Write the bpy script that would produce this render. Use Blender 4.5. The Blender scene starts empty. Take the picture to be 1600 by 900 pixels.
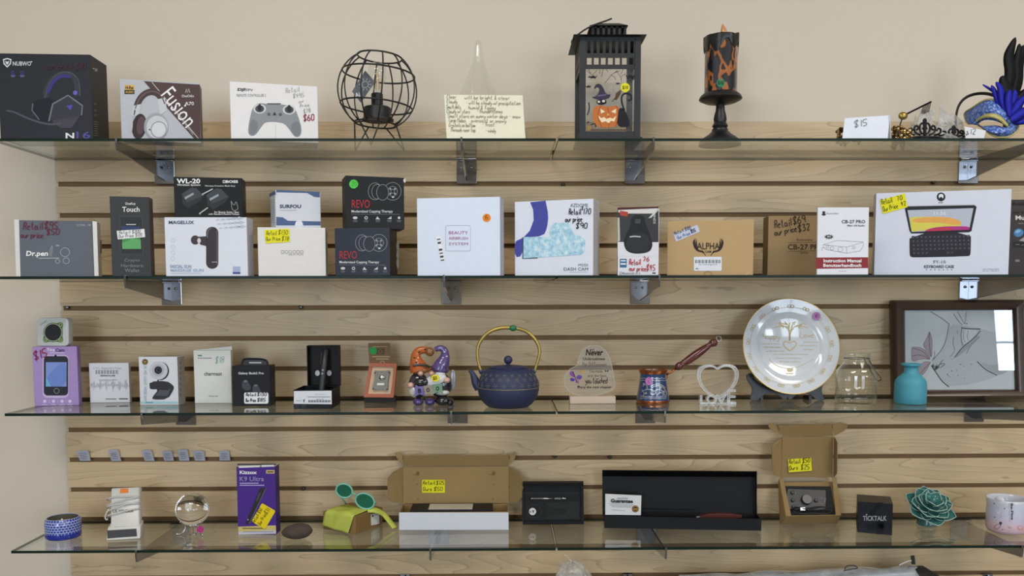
import bpy, bmesh, math, random
from mathutils import Vector, Matrix
random.seed(7)
sc = bpy.context.scene
COL = sc.collection
ZO = 1.75                                   # height of the reference groove above the floor
# ---------------------------------------------------------------- camera (pinhole solved from the slat grooves and shelf edges)
FPX, CYP, YAW, PITCH, ROLL, DIST, EYE = 1310.25, 559.83, -.01111, -.07242, .00226, 2.10045, -.28608 + ZO
RM = (Matrix.Rotation(YAW, 3, 'Z') @ Matrix.Rotation(PITCH, 3, 'X') @ Matrix.Rotation(ROLL, 3, 'Y'))
cam = bpy.data.cameras.new('camera'); cam.sensor_width = 36; cam.lens = FPX / 1600 * 36
cam.shift_y = (CYP - 450) / 1600; cam.clip_start = .05
camo = bpy.data.objects.new('camera', cam); COL.objects.link(camo)
ax, ay, az = RM.col[0], RM.col[2], -RM.col[1]
camo.matrix_world = Matrix(((ax[0], ay[0], az[0], 0), (ax[1], ay[1], az[1], -DIST), (ax[2], ay[2], az[2], EYE), (0, 0, 0, 1)))
sc.camera = camo
# ---------------------------------------------------------------- world, exposure, lights
sc.view_settings.view_transform = 'Standard'; sc.view_settings.look = 'None'; sc.view_settings.gamma = 1
sc.view_settings.exposure = 0; sc.view_settings.use_curve_mapping = False
sc.cycles.max_bounces = 10; sc.cycles.transparent_max_bounces = 24; sc.cycles.diffuse_bounces = 4; sc.cycles.glossy_bounces = 5
sc.cycles.transmission_bounces = 8; sc.cycles.caustics_reflective = False; sc.cycles.caustics_refractive = False
w = bpy.data.worlds.new('sky'); sc.world = w; w.use_nodes = True
wb = w.node_tree.nodes['Background']; wb.inputs[0].default_value = (.82, .9, 1, 1); wb.inputs[1].default_value = .9
def area(name, loc, size, sizey, power, color, rot):
    l = bpy.data.lights.new(name, 'AREA'); l.shape = 'RECTANGLE'; l.size = size; l.size_y = sizey; l.energy = power; l.color = color
    o = bpy.data.objects.new(name, l); o.location = loc; o.rotation_euler = rot; COL.objects.link(o); return o
# daylight falling through the shop windows behind the camera, and two lit ceiling troffers
DAY = (.76, .88, 1)
area('window_daylight', (-1.8, -6.13, 1.75), 1.9, 2.0, 92, DAY, (math.pi / 2, 0, 0))
area('window_daylight', (2.65, -6.13, 1.75), 2.0, 2.0, 74, DAY, (math.pi / 2, 0, 0))
area('window_daylight', (5.44, -6.13, 2.325), 1.32, .85, 46, DAY, (math.pi / 2, 0, 0))
area('troffer_light', (-.5, -1.6, 2.93), 1.16, .56, 24, (1, .93, .83), (0, 0, 0))
area('troffer_light', (1.9, -1.6, 2.93), 1.16, .56, 27, (1, .93, .83), (0, 0, 0))

# ---------------------------------------------------------------- projection helpers: photo pixel <-> place
CAM = Vector((0, -DIST, EYE)); RMT = RM.transposed()
def proj(p):
    q = RMT @ (Vector(p) - CAM); return 800 + FPX * q.x / q.y, CYP - FPX * q.z / q.y
def ray(u, v): return RM @ Vector(((u - 800) / FPX, 1, -(v - CYP) / FPX))
def at(u, v, y):
    d = ray(u, v); return CAM + d * ((y + DIST) / d.y)
def hitplane(u, v, p, n):
    d = ray(u, v); return CAM + d * ((Vector(p) - CAM).dot(n) / d.dot(n))
SD = .2515                                  # depth of the glass shelves
GT = .006                                   # thickness of the glass
STOP = [z + ZO + .003 for z in (.05524, -.24104, -.54183, -.85088)]   # top faces of the four shelves
def on(u, v, s):
    d = ray(u, v); return CAM + d * ((STOP[s] - EYE) / d.z)
def solve(fn, target, lo, hi):
    flo = fn(lo) - target
    for _ in range(50):
        m = (lo + hi) / 2; fm = fn(m) - target
        if (fm > 0) == (flo > 0): lo = m
        else: hi = m
    return (lo + hi) / 2
# ---------------------------------------------------------------- materials
def lin(c):
    if isinstance(c, str): c = tuple(int(c[i:i + 2], 16) for i in (0, 2, 4))
    return tuple(((x / 255) / 12.92 if x <= 10 else (((x / 255) + .055) / 1.055) ** 2.4) for x in c) + (1,)
MC = {}
def M(c, rough=.5, metal=0., var=.05, scale=60., bump=0., kind='', spec=.5, coat=0., emit=0.):
    key = (c, rough, metal, var, scale, bump, spec, coat, emit)
    if key in MC: return MC[key]
    m = bpy.data.materials.new((kind or 'finish') + '_' + (c if isinstance(c, str) else '%02x%02x%02x' % tuple(c))); m.use_nodes = True
    nt = m.node_tree; b = nt.nodes['Principled BSDF']; L = lin(c)
    b.inputs['Roughness'].default_value = rough; b.inputs['Metallic'].default_value = metal
    b.inputs['Specular IOR Level'].default_value = spec; b.inputs['Coat Weight'].default_value = coat
    tc = nt.nodes.new('ShaderNodeTexCoord'); n = nt.nodes.new('ShaderNodeTexNoise'); n.inputs['Scale'].default_value = scale; n.inputs['Detail'].default_value = 2
    nt.links.new(tc.outputs['Object'], n.inputs['Vector'])
    mx = nt.nodes.new('ShaderNodeMix'); mx.data_type = 'RGBA'
    mx.inputs[6].default_value = tuple(x * (1 - var) for x in L[:3]) + (1,); mx.inputs[7].default_value = tuple(min(1, x * (1 + var)) for x in L[:3]) + (1,)
    nt.links.new(n.outputs['Fac'], mx.inputs[0]); nt.links.new(mx.outputs[2], b.inputs['Base Color'])
    if emit: b.inputs['Emission Color'].default_value = L; b.inputs['Emission Strength'].default_value = emit
    if bump:
        bp = nt.nodes.new('ShaderNodeBump'); bp.inputs['Strength'].default_value = bump; bp.inputs['Distance'].default_value = .002
        nt.links.new(n.outputs['Fac'], bp.inputs['Height']); nt.links.new(bp.outputs[0], b.inputs['Normal'])
    MC[key] = m; return m
def thin_glass(name, tint, ior=1.5, rough=0., haze=0., hazecol=(1, 1, 1, 1), hs=40.):
    """clear sheet: what lies behind shows through, with mirror reflection rising at grazing angles"""
    m = bpy.data.materials.new(name); m.use_nodes = True; nt = m.node_tree; nt.nodes.clear()
    o = nt.nodes.new('ShaderNodeOutputMaterial'); mix = nt.nodes.new('ShaderNodeMixShader'); t = nt.nodes.new('ShaderNodeBsdfTransparent')
    g = nt.nodes.new('ShaderNodeBsdfGlossy'); f = nt.nodes.new('ShaderNodeFresnel')
    f.inputs['IOR'].default_value = ior; g.inputs['Roughness'].default_value = rough; t.inputs[0].default_value = tint; g.inputs[0].default_value = (.95, .97, .96, 1)
    geo = nt.nodes.new('ShaderNodeNewGeometry'); mv = nt.nodes.new('ShaderNodeMath'); mv.operation = 'MULTIPLY'   # same reflectance from both sides of the sheet
    sel = nt.nodes.new('ShaderNodeMath'); sel.operation = 'MULTIPLY_ADD'; sel.inputs[1].default_value = 1 / ior - ior; sel.inputs[2].default_value = ior
    nt.links.new(geo.outputs['Backfacing'], sel.inputs[0])
    a = nt.nodes.new('ShaderNodeMath'); a.operation = 'MULTIPLY_ADD'; a.inputs[1].default_value = ior - 1 / ior; a.inputs[2].default_value = 0
    f2 = nt.nodes.new('ShaderNodeFresnel'); f2.inputs['IOR'].default_value = ior
    # Fresnel inverts the IOR on back faces itself, so feed the inverse there
    nt.links.new(sel.outputs[0], f.inputs['IOR'])
    nt.links.new(f.outputs[0], mix.inputs[0])
    src = t
    if haze:
        d = nt.nodes.new('ShaderNodeBsdfDiffuse'); d.inputs[0].default_value = hazecol
        nz = nt.nodes.new('ShaderNodeTexNoise'); nz.inputs['Scale'].default_value = hs; tc = nt.nodes.new('ShaderNodeTexCoord'); nt.links.new(tc.outputs['Object'], nz.inputs['Vector'])
        hm = nt.nodes.new('ShaderNodeMath'); hm.operation = 'MULTIPLY'; hm.inputs[1].default_value = haze * 2; nt.links.new(nz.outputs['Fac'], hm.inputs[0])
        m2 = nt.nodes.new('ShaderNodeMixShader'); nt.links.new(hm.outputs[0], m2.inputs[0]); nt.links.new(t.outputs[0], m2.inputs[1]); nt.links.new(d.outputs[0], m2.inputs[2]); src = m2
    for x in (mv, a, f2): nt.nodes.remove(x)
    nt.links.new(src.outputs[0], mix.inputs[1]); nt.links.new(g.outputs[0], mix.inputs[2]); nt.links.new(mix.outputs[0], o.inputs[0])
    return m
def solid_glass(name, tint, ior=1.45, rough=0.):
    m = bpy.data.materials.new(name); m.use_nodes = True; b = m.node_tree.nodes['Principled BSDF']
    b.inputs['Base Color'].default_value = tint; b.inputs['Roughness'].default_value = rough; b.inputs['IOR'].default_value = ior; b.inputs['Transmission Weight'].default_value = 1
    return m
def ramp(nt, stops, interp='LINEAR'):
    r = nt.nodes.new('ShaderNodeValToRGB'); e = r.color_ramp.elements; r.color_ramp.interpolation = interp
    while len(e) < len(stops): e.new(.5)
    for k, (p, c) in enumerate(stops): e[k].position = p; e[k].color = c
    return r
# ---------------------------------------------------------------- mesh gathering
class G:
    def __init__(s): s.v = []; s.f = []; s.m = []; s.mats = []
    def mi(s, m):
        if m not in s.mats: s.mats.append(m)
        return s.mats.index(m)
    def add(s, vs, fs, m):
        o = len(s.v); s.v += [Vector(x) for x in vs]; k = s.mi(m)
        for f in fs: s.f.append([i + o for i in f]); s.m.append(k)
        return s
    def hexa(s, b, t, m):                       # four bottom points (ccw from above) and four top points
        return s.add(list(b) + list(t), [(3, 2, 1, 0), (4, 5, 6, 7), (0, 1, 5, 4), (1, 2, 6, 5), (2, 3, 7, 6), (3, 0, 4, 7)], m)
    def box(s, x0, x1, y0, y1, z0, z1, m):
        b = [(x0, y0), (x1, y0), (x1, y1), (x0, y1)]
        return s.hexa([(x, y, z0) for x, y in b], [(x, y, z1) for x, y in b], m)
    def obox(s, c, r, d, u, m):                 # centre and three half-vectors
        c, r, d, u = map(Vector, (c, r, d, u))
        return s.hexa([c - r - d - u, c + r - d - u, c + r + d - u, c - r + d - u], [c - r - d + u, c + r - d + u, c + r + d + u, c - r + d + u], m)
    def lathe(s, prof, c, m, n=24, up=(0, 0, 1), cap=True):
        c = Vector(c); up = Vector(up).normalized(); a = up.orthogonal().normalized(); b = up.cross(a); vs = []; fs = []
        for r, z in prof:
            for k in range(n):
                t = 2 * math.pi * k / n; vs.append(c + a * (r * math.cos(t)) + b * (r * math.sin(t)) + up * z)
        for i in range(len(prof) - 1):
            for k in range(n):
                k2 = (k + 1) % n; fs.append((i * n + k, i * n + k2, (i + 1) * n + k2, (i + 1) * n + k))
        if cap:
            if prof[0][0] > 1e-6: fs.append(tuple(range(n))[::-1])
            if prof[-1][0] > 1e-6: fs.append(tuple(range((len(prof) - 1) * n, len(prof) * n)))
        return s.add(vs, fs, m)
    def tube(s, pts, r, m, n=8, closed=False, flat=1.):
        pts = [Vector(p) for p in pts]; N = len(pts); R = r if hasattr(r, '__len__') else [r] * N; vs = []; fs = []; prev = None
        for i, p in enumerate(pts):
            t = (pts[(i + 1) % N] - pts[i - 1]) if closed else (pts[min(i + 1, N - 1)] - pts[max(i - 1, 0)])
            t.normalize()
            if prev is None: a = t.orthogonal().normalized()
            else: a = (prev - t * prev.dot(t)).normalized()
            prev = a; b = t.cross(a)
            for k in range(n):
                q = 2 * math.pi * k / n; vs.append(p + (a * math.cos(q) + b * math.sin(q) * flat) * R[i])
        for i in range(N if closed else N - 1):
            j = (i + 1) % N
            for k in range(n):
                k2 = (k + 1) % n; fs.append((i * n + k, i * n + k2, j * n + k2, j * n + k))
        if not closed: fs += [tuple(range(n))[::-1], tuple(range((N - 1) * n, N * n))]
        return s.add(vs, fs, m)
    def ell(s, c, rx, ry, rz, m, n=16, k=10, rot=None):
        c = Vector(c); vs = []; fs = []; rot = rot or Matrix.Identity(3)
        for i in range(1, k):
            ph = math.pi * i / k
            for j in range(n):
                t = 2 * math.pi * j / n; vs.append(c + rot @ Vector((rx * math.sin(ph) * math.cos(t), ry * math.sin(ph) * math.sin(t), rz * math.cos(ph))))
        a = len(vs); vs += [c + rot @ Vector((0, 0, rz)), c - rot @ Vector((0, 0, rz))]
        for i in range(k - 2):
            for j in range(n):
                j2 = (j + 1) % n; fs.append((i * n + j, (i + 1) * n + j, (i + 1) * n + j2, i * n + j2))
        for j in range(n):
            j2 = (j + 1) % n; fs += [(a, j, j2), (a + 1, (k - 2) * n + j2, (k - 2) * n + j)]
        return s.add(vs, fs, m)
    def slab(s, poly, thick, m, side=None):     # outline of 3-D points swept along a vector
        poly = [Vector(p) for p in poly]; t = Vector(thick); n = len(poly)
        vs = poly + [p + t for p in poly]; o = len(s.v)
        s.add(vs, [tuple(range(n)), tuple(range(n, 2 * n))[::-1]], m)
        k = s.mi(side or m)
        for i in range(n): s.f.append([o + i, o + n + i, o + n + (i + 1) % n, o + (i + 1) % n]); s.m.append(k)
        return s
    def grid(s, fn, nu, nv, m, wrap=False):
        vs = [fn(i / nu, j / nv) for j in range(nv + 1) for i in range(nu + (0 if wrap else 1))]; W = nu if wrap else nu + 1
        fs = [(j * W + i, j * W + (i + 1) % W, (j + 1) * W + (i + 1) % W, (j + 1) * W + i) for j in range(nv) for i in range(nu)]
        return s.add(vs, fs, m)
    def build(s, name, parent=None, smooth=False, bevel=0., label=None, recalc=True, angle=None):
        me = bpy.data.meshes.new(name); off = parent.matrix_world.translation if False else (org(parent) if parent else Vector((0, 0, 0)))
        me.from_pydata([v - off for v in s.v], [], s.f); me.update()
        for m in s.mats: me.materials.append(m)
        me.polygons.foreach_set('material_index', s.m)
        if recalc or bevel:
            bm = bmesh.new(); bm.from_mesh(me)
            if recalc: bmesh.ops.recalc_face_normals(bm, faces=bm.faces)
            if bevel: bmesh.ops.bevel(bm, geom=[e for e in bm.edges if len(e.link_faces) == 2 and e.calc_face_angle(0) > .4], offset=bevel, segments=2, affect='EDGES', profile=.5)
            bm.to_mesh(me); bm.free()
        if smooth:
            me.polygons.foreach_set('use_smooth', [True] * len(me.polygons))
            if angle: me.set_sharp_from_angle(angle=angle)
        o = bpy.data.objects.new(name, me); COL.objects.link(o); o.parent = parent
        if label: o['label'] = label
        return o
ORG = {}
def org(o): return ORG[o.name]
def thing(name, label, cat, base, group=None):
    o = bpy.data.objects.new(name, None); COL.objects.link(o); o.empty_display_size = .02; o.location = base; ORG[o.name] = Vector(base)
    o['label'] = label; o['category'] = cat
    if group: o['group'] = group
    return o
def sub(o, parent): ORG[o.name] = ORG[parent.name]; return o      # lets a part carry sub-parts built in the same coordinates
def arc(c, r, a0, a1, n): return [(c[0] + r * math.cos(math.radians(a0 + (a1 - a0) * i / n)), c[1] + r * math.sin(math.radians(a0 + (a1 - a0) * i / n))) for i in range(n + 1)]
def ellp(u, v, a, b, n=24, rot=0):
    c, s = math.cos(math.radians(rot)), math.sin(math.radians(rot))
    return [(u + a * math.cos(t) * c - b * math.sin(t) * s, v + a * math.cos(t) * s + b * math.sin(t) * c) for t in (2 * math.pi * i / n for i in range(n))]
def rrect(u0, v0, u1, v1, r, n=4):
    p = []
    for cx, cy, a in ((u1 - r, v0 + r, -90), (u1 - r, v1 - r, 0), (u0 + r, v1 - r, 90), (u0 + r, v0 + r, 180)): p += arc((cx, cy), r, a, a + 90, n)
    return p
def smooth2(p, closed=False, it=2):
    for _ in range(it):
        q = []; N = len(p)
        for i in range(N if closed else N - 1):
            a, b = p[i], p[(i + 1) % N]; q += [tuple(a[k] * .75 + b[k] * .25 for k in range(len(a))), tuple(a[k] * .25 + b[k] * .75 for k in range(len(a)))]
        p = q if closed else [p[0]] + q + [p[-1]]
    return p
def rotp(pts, ang, c):
    a, b = math.cos(math.radians(ang)), math.sin(math.radians(ang))
    return [(c[0] + (x - c[0]) * a - (y - c[1]) * b, c[1] + (x - c[0]) * b + (y - c[1]) * a) for x, y in pts]
# ---------------------------------------------------------------- lettering
TX = {}
def glyphs(t, bold):
    if (t, bold) in TX: return TX[(t, bold)]
    cu = bpy.data.curves.new('t', 'FONT'); cu.body = t; cu.size = 1; cu.resolution_u = 2; cu.offset = bold; cu.fill_mode = 'FRONT'
    o = bpy.data.objects.new('t', cu); COL.objects.link(o); dg = bpy.context.evaluated_depsgraph_get(); me = o.evaluated_get(dg).to_mesh()
    vs = [(v.co.x, v.co.y) for v in me.vertices]; fs = [tuple(p.vertices) for p in me.polygons]
    o.evaluated_get(dg).to_mesh_clear(); bpy.data.objects.remove(o); bpy.data.curves.remove(cu)
    x0, x1 = min(v[0] for v in vs), max(v[0] for v in vs); y0, y1 = min(v[1] for v in vs), max(v[1] for v in vs)
    TX[(t, bold)] = ([((x - x0) / (x1 - x0), (y - y0) / (y1 - y0)) for x, y in vs], fs); return TX[(t, bold)]
HW = dict(a='35 15 04 03 12 22 33 35 33 42', b='08 02 04 15 25 34 33 22 12 03', c='34 25 15 04 03 12 22 33', d='38 32 33 22 12 03 04 15 25 34', e='04 34 25 15 04 03 12 32',
 f='37 28 18 17 12,05 25', g='35 15 04 03 13 33 35 31 20 10 01', h='08 02 04 15 25 34 32', i='15 12,17 16', j='25 21 10 01', k='08 02,35 03 32', l='18 13 22', m='05 02 04 15 24 22 24 35 44 42',
 n='05 02 04 15 25 34 32', o='15 04 03 12 22 33 34 25 15', p='05 00,04 15 25 34 33 22 12 03', q='35 30,35 15 04 03 12 33', r='05 02 04 15 25', s='35 15 04 24 33 22 02', t='18 13 22 32,06 26', u='05 03 12 22 33 35 32',
 v='05 12 35', w='05 12 24 32 45', x='05 32,35 02', y='05 13 33,35 33 20 00', z='05 35 02 32', R='02 08 28 37 36 25 05,25 32', C='37 28 18 07 03 12 22 33', O='18 07 03 12 22 33 37 28 18',
 P='02 08 28 37 36 25 05', S='37 28 18 07 06 24 33 22 12 03', D='02 08 28 37 33 22 02', T='08 48,28 22', L='08 02 32', N='02 08 32 38', E='38 08 02 32,05 25')
HW.update({'0': '18 07 03 12 22 33 37 28 18', '1': '18 12', '2': '07 18 28 37 36 02 32', '3': '08 38 15 25 34 33 22 02', '4': '18 05 35,28 22', '5': '38 08 05 25 34 33 22 02', '6': '28 05 03 12 22 33 34 25 05',
 '7': '08 38 12', '8': '25 06 07 18 28 37 36 15 04 03 12 22 33 34 25', '9': '36 25 15 06 07 18 28 37 32', '$': '37 28 18 07 06 24 33 22 12 03,29 11', '-': '15 35', '&': '32 07 18 27 03 12 34', '+': '15 35,26 24', '.': '12 22', '/': '38 02', '*': '16 34,36 14'})
WHOLE = {'lettering', 'handwriting', 'barcode', 'pencil_line', 'pencil_shading', 'silver_pattern', 'printed_key', 'butterfly'}
HOLD = {'price_sticker', 'price_strip', 'barcode_label', 'shipping_label', 'title_band', 'label'}
class Canvas:
    """flat print laid on one face of a thing; shapes are given where they stand on that face in the photograph"""
    def __init__(s, p, n): s.p = Vector(p); s.n = Vector(n).normalized(); s.g = {}; s.rough = .45; s.t = (0, 0, 1)
    def _add(s, part, pts, fs, c, l):
        m = c if not isinstance(c, (str, tuple)) else M(c, s.rough, var=.03, kind='print', spec=.2)
        s.g.setdefault(part, []).append((min(p[0] for p in pts), min(p[1] for p in pts), max(p[0] for p in pts), max(p[1] for p in pts), [s.hit(s.t[0] + u / s.t[2], s.t[1] + v / s.t[2], .00025 * l) for u, v in pts], fs, m))
    def hit(s, u, v, off): return hitplane(u, v, s.p + s.n * off, s.n)
    def poly(s, pts, c, part='printed_picture', l=1): s._add(part, pts, [tuple(range(len(pts)))], c, l)
    def rect(s, u0, v0, u1, v1, c, part='printed_picture', l=1): s.poly([(u0, v1), (u1, v1), (u1, v0), (u0, v0)], c, part, l)
    def circ(s, u, v, r, c, part='printed_picture', l=1, b=None, rot=0, n=24): s.poly(ellp(u, v, r, b or r, n, rot), c, part, l)
    def line(s, pts, w, c, part='printed_picture', l=2, closed=False):
        N = len(pts)
        if N < 2: return
        vs = []; fs = []
        for i in range(N):
            a = pts[i - 1] if (i or closed) else pts[0]; b = pts[(i + 1) % N] if (i < N - 1 or closed) else pts[-1]
            dx, dy = b[0] - a[0], b[1] - a[1]; L = math.hypot(dx, dy) or 1; nx, ny = -dy / L * w / 2, dx / L * w / 2
            vs += [(pts[i][0] + nx, pts[i][1] + ny), (pts[i][0] - nx, pts[i][1] - ny)]
        for i in range(N if closed else N - 1):
            j = (i + 1) % N; fs.append((2 * i, 2 * i + 1, 2 * j + 1, 2 * j))
        s._add(part, vs, fs, c, l)
    def ring(s, u, v, r, w, c, part='printed_picture', l=2, b=None, rot=0, n=24): s.line(ellp(u, v, r, b or r, n, rot), w, c, part, l, True)
    def text(s, t, u0, v0, u1, v1, c, bold=0., shear=0., rot=0., part='lettering', l=4):
        vs, fs = glyphs(t, bold); W, H = u1 - u0, v1 - v0
        pts = [(u0 + x * W + shear * y * H, v1 - y * H) for x, y in vs]
        if rot: pts = rotp(pts, rot, ((u0 + u1) / 2, (v0 + v1) / 2))
        s.k = getattr(s, 'k', 0) + 1; s._add(part + '#%d' % s.k, pts, fs, c, l)
    def hand(s, t, u, v, h, c, w=1., rot=0., wid=None, part='handwriting', l=6, shear=.12):
        """marker or pen writing, baseline starting at (u, v), capital height h; wid squeezes it to a width"""
        k = h / 6; x = 0; st = []
        for ch in t:
            if ch == ' ': x += 2.4; continue
            d = HW.get(ch) or HW.get(ch.lower()) or HW.get(ch.upper()) or '02 05'
            mxx = 0; jy = random.uniform(-.25, .25)
            for q in d.split(','):
                p = [(int(a[0]), int(a[1]) - 2 + jy) for a in q.split()]; mxx = max(mxx, max(a[0] for a in p))
                st.append([(x + a[0] * .9 + shear * a[1], a[1]) for a in p])
            x += mxx * .9 + 1.15
        sx = (wid / (x * k)) if wid else 1; s.k = getattr(s, 'k', 0) + 1; part += '#%d' % s.k
        for p in st:
            q = smooth2(p, it=2 if len(p) > 2 else 0); q = [(u + a * k * sx, v - b * k) for a, b in q]
            if rot: q = rotp(q, rot, (u, v))
            s.line(q, w, c, part, l)
    def flush(s, root):
        holders = []
        for k, calls in sorted(s.g.items(), key=lambda q: q[0].split('#')[0] not in HOLD):            # shapes that touch make one printed piece, shapes apart are pieces of their own
            nm = k.split('#')[0]; groups = []
            for q in calls:
                e = 3; hit = [g for g in groups if nm in WHOLE or any(q[0] - e < r[2] and r[0] - e < q[2] and q[1] - e < r[3] and r[1] - e < q[3] for r in g)]
                new = [q]
                for g in hit: new = g + new; groups.remove(g)
                groups.append(new)
            for g in groups:
                m = G()
                for r in g: m.add(r[4], r[5], r[6])
                bb = (min(r[0] for r in g), min(r[1] for r in g), max(r[2] for r in g), max(r[3] for r in g)); cu, cv = (bb[0] + bb[2]) / 2, (bb[1] + bb[3]) / 2
                par = next((h for h, q in holders if nm not in HOLD and q[0] < cu < q[2] and q[1] < cv < q[3]), None)   # writing on a sticker belongs to the sticker
                o = m.build(nm, par or root, recalc=False)
                if nm in HOLD: holders.append((sub(o, root), bb))
class RoundCanvas(Canvas):
    """print wrapped on the near side of an upright turned surface with radius rf(height)"""
    def __init__(s, c, rf): s.c = Vector(c); s.rf = rf; s.g = {}; s.rough = .35; s.t = (0, 0, 1)
    def hit(s, u, v, off):
        d = ray(u, v); r = s.rf(s.c.z) + off
        for _ in range(6):
            ox, oy = CAM.x - s.c.x, CAM.y - s.c.y; A = d.x * d.x + d.y * d.y; B = ox * d.x + oy * d.y; C = ox * ox + oy * oy - r * r; q = B * B - A * C
            t = (-B - math.sqrt(max(q, 0))) / A; p = CAM + d * t; r = s.rf(p.z) + off
        return p
def interp(tab):
    tab = sorted(tab)
    def f(z):
        if z <= tab[0][0]: return tab[0][1]
        for (a, b), (c, d) in zip(tab, tab[1:]):
            if z <= c: return b + (d - b) * (z - a) / max(c - a, 1e-9)
        return tab[-1][1]
    return f
def turned(u, vbase, s, rows, t=(0, 0, 1), y=None):
    """axis point on shelf s plus lathe profile from (radius px, row) pairs read at that depth; lowest row is set on the glass"""
    c = on(u, vbase, s) if y is None else at(u, vbase, y); y = c.y; c.z = STOP[s]; k = MPP(y); zs = [at(u, t[1] + v / t[2], y).z for r, v in rows]
    dz = STOP[s] + .0003 - min(zs); zt = max(zs); zl = min(zs)
    prof = [(max(r / t[2] * k, .00005), z + dz * (zt - z) / (zt - zl) - STOP[s]) for (r, v), z in zip(rows, zs)]
    return c, prof, interp([(z + STOP[s], r) for r, z in prof])
def tfm(t, pts): return [(t[0] + u / t[2], t[1] + v / t[2]) for u, v in pts]
def pxs(pts, y, t=(0, 0, 1)): return [at(t[0] + u / t[2], t[1] + v / t[2], y) for u, v in pts]
A1, A2, A3, A4, A5 = (0, 20, 4), (330, 20, 4), (660, 20, 4), (1000, 20, 4), (1280, 40, 5)
B1, B2, B3, B4, B5, B6 = (0, 260, 5), (220, 260, 5), (500, 260, 5), (780, 280, 5), (1020, 290, 5), (1280, 280, 5)
C1, C2, C3, C4, C5, C6 = (30, 480, 5), (290, 490, 5), (560, 490, 5), (840, 500, 5), (1080, 450, 5), (1280, 460, 5)
D1, D2, D3, D4, D5, D6 = (0, 690, 4.324), (300, 690, 4.324), (580, 690, 4.324), (860, 690, 4.324), (1140, 640, 5), (1300, 720, 5.333)
MPP = lambda y: (DIST + y) / FPX           # metres per photo pixel at depth y
class Box:
    """a carton standing on shelf s: front edge from pixel uL to uR, top edge at row vT, front face at depth y (or base row vb), turned by yaw degrees"""
    def __init__(s, sh, uL, uR, vT, depth, y=None, vb=None, yaw=0., z=None, lean=0., uT=None):
        z = STOP[sh] if z is None else z; s.z = z + .0002
        if y is None: y = on(uL, vb, sh).y
        a = math.radians(yaw); s.r = Vector((math.cos(a), math.sin(a), 0)); s.d = Vector((-math.sin(a), math.cos(a), 0)); l = math.radians(lean)
        s.up = s.d * math.sin(l) + Vector((0, 0, math.cos(l))); s.dd = s.d * math.cos(l) - Vector((0, 0, math.sin(l)))
        x = solve(lambda x: proj((x, y, s.z))[0], uL, -3, 3); s.p = Vector((x, y, s.z + math.sin(l) * depth))
        s.w = solve(lambda t: proj(s.p + s.r * t)[0], uR, .001, 3)
        s.h = solve(lambda t: proj(s.p + s.up * t)[1], vT, .0005, 2); s.dep = depth
        s.base = s.p + s.r * (s.w / 2) + s.dd * (depth / 2); s.base.z = z
        s.top = s.p + s.up * s.h
        s.front = Canvas(s.p, -s.dd); s.right = Canvas(s.p + s.r * s.w, s.r); s.left = Canvas(s.p, -s.r)
        s.root = None
    def P(s, a, b, c): return s.p + s.r * (a * s.w) + s.dd * (b * s.dep) + s.up * (c * s.h)
    def make(s, name, label, front, side=None, topc=None, cat='box', rough=.45, group=None, bevel=.0008, part='carton', root=None):
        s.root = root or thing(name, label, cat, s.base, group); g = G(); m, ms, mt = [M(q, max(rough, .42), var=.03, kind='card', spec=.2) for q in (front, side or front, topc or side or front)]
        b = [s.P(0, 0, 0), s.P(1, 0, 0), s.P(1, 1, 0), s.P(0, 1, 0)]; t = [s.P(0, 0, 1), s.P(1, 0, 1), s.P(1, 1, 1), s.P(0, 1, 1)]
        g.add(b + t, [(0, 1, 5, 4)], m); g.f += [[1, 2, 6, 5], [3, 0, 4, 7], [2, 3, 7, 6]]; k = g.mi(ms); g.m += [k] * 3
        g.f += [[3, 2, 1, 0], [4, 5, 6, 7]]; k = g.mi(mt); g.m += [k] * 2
        s.carton = g.build(part, s.root, bevel=bevel); s.carton.data.name = part
        return s
    def done(s):
        s.front.flush(s.root); s.right.flush(s.root); s.left.flush(s.root); return s.root
# ================================================================ the room
def structure(o): o['kind'] = 'structure'; return o
def paint_mat():
    m = M('d7ccbc', .75, var=.035, scale=2.2, bump=.05, kind='paint'); return m
PAINT = paint_mat()
X0, X1, YF = -4.2, 6.2, -6.
structure(G().box(X0, X1, .019, .16, 0, 3, PAINT).build('wall_back'))
structure(G().box(X0 - .15, X0, YF - .1, .16, 0, 3, PAINT).build('wall_left'))
structure(G().box(X1, X1 + .15, YF - .1, .16, 0, 3, PAINT).build('wall_right'))
structure(G().box(X0 - .15, X1 + .15, YF - .1, .16, -.1, 0, M('8d8478', .5, var=.1, scale=4, kind='vinyl_floor')).build('floor'))
structure(G().box(X0 - .15, X1 + .15, YF - .1, .16, 3, 3.1, M('d8d6d0', .85, var=.04, scale=30, kind='ceiling_tile')).build('ceiling'))
WINS = [(-2.75, -.85), (1.65, 3.65), (4.76, 6.12)]; SILL = [.75, .75, 1.88]
fw = G(); xp = X0
for (a, b_), sl in zip(WINS + [(X1, X1)], SILL + [0]):
    fw.box(xp, a, YF - .1, YF, 0, 3, PAINT)
    if a < X1: fw.box(a, b_, YF - .1, YF, 0, sl, PAINT).box(a, b_, YF - .1, YF, 2.75, 3, PAINT)
    xp = b_
structure(fw.build('wall_front'))
ALU = M('b9bbbd', .35, .8, kind='aluminium')
for n, (a, b_) in enumerate(WINS):
    g = G(); c = (a + b_) / 2; sl = SILL[n]
    for q in ((a, b_, sl, sl + .05), (a, b_, 2.7, 2.75), (a, a + .05, sl + .05, 2.7), (b_ - .05, b_, sl + .05, 2.7), (c - .03, c + .03, sl + .05, 2.7) if n < 2 else (a + .05, b_ - .05, 2.2, 2.215)): g.box(q[0], q[1], YF - .08, YF - .02, q[2], q[3], ALU)
    structure(g.build('window_%d' % (n + 1)))
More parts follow.
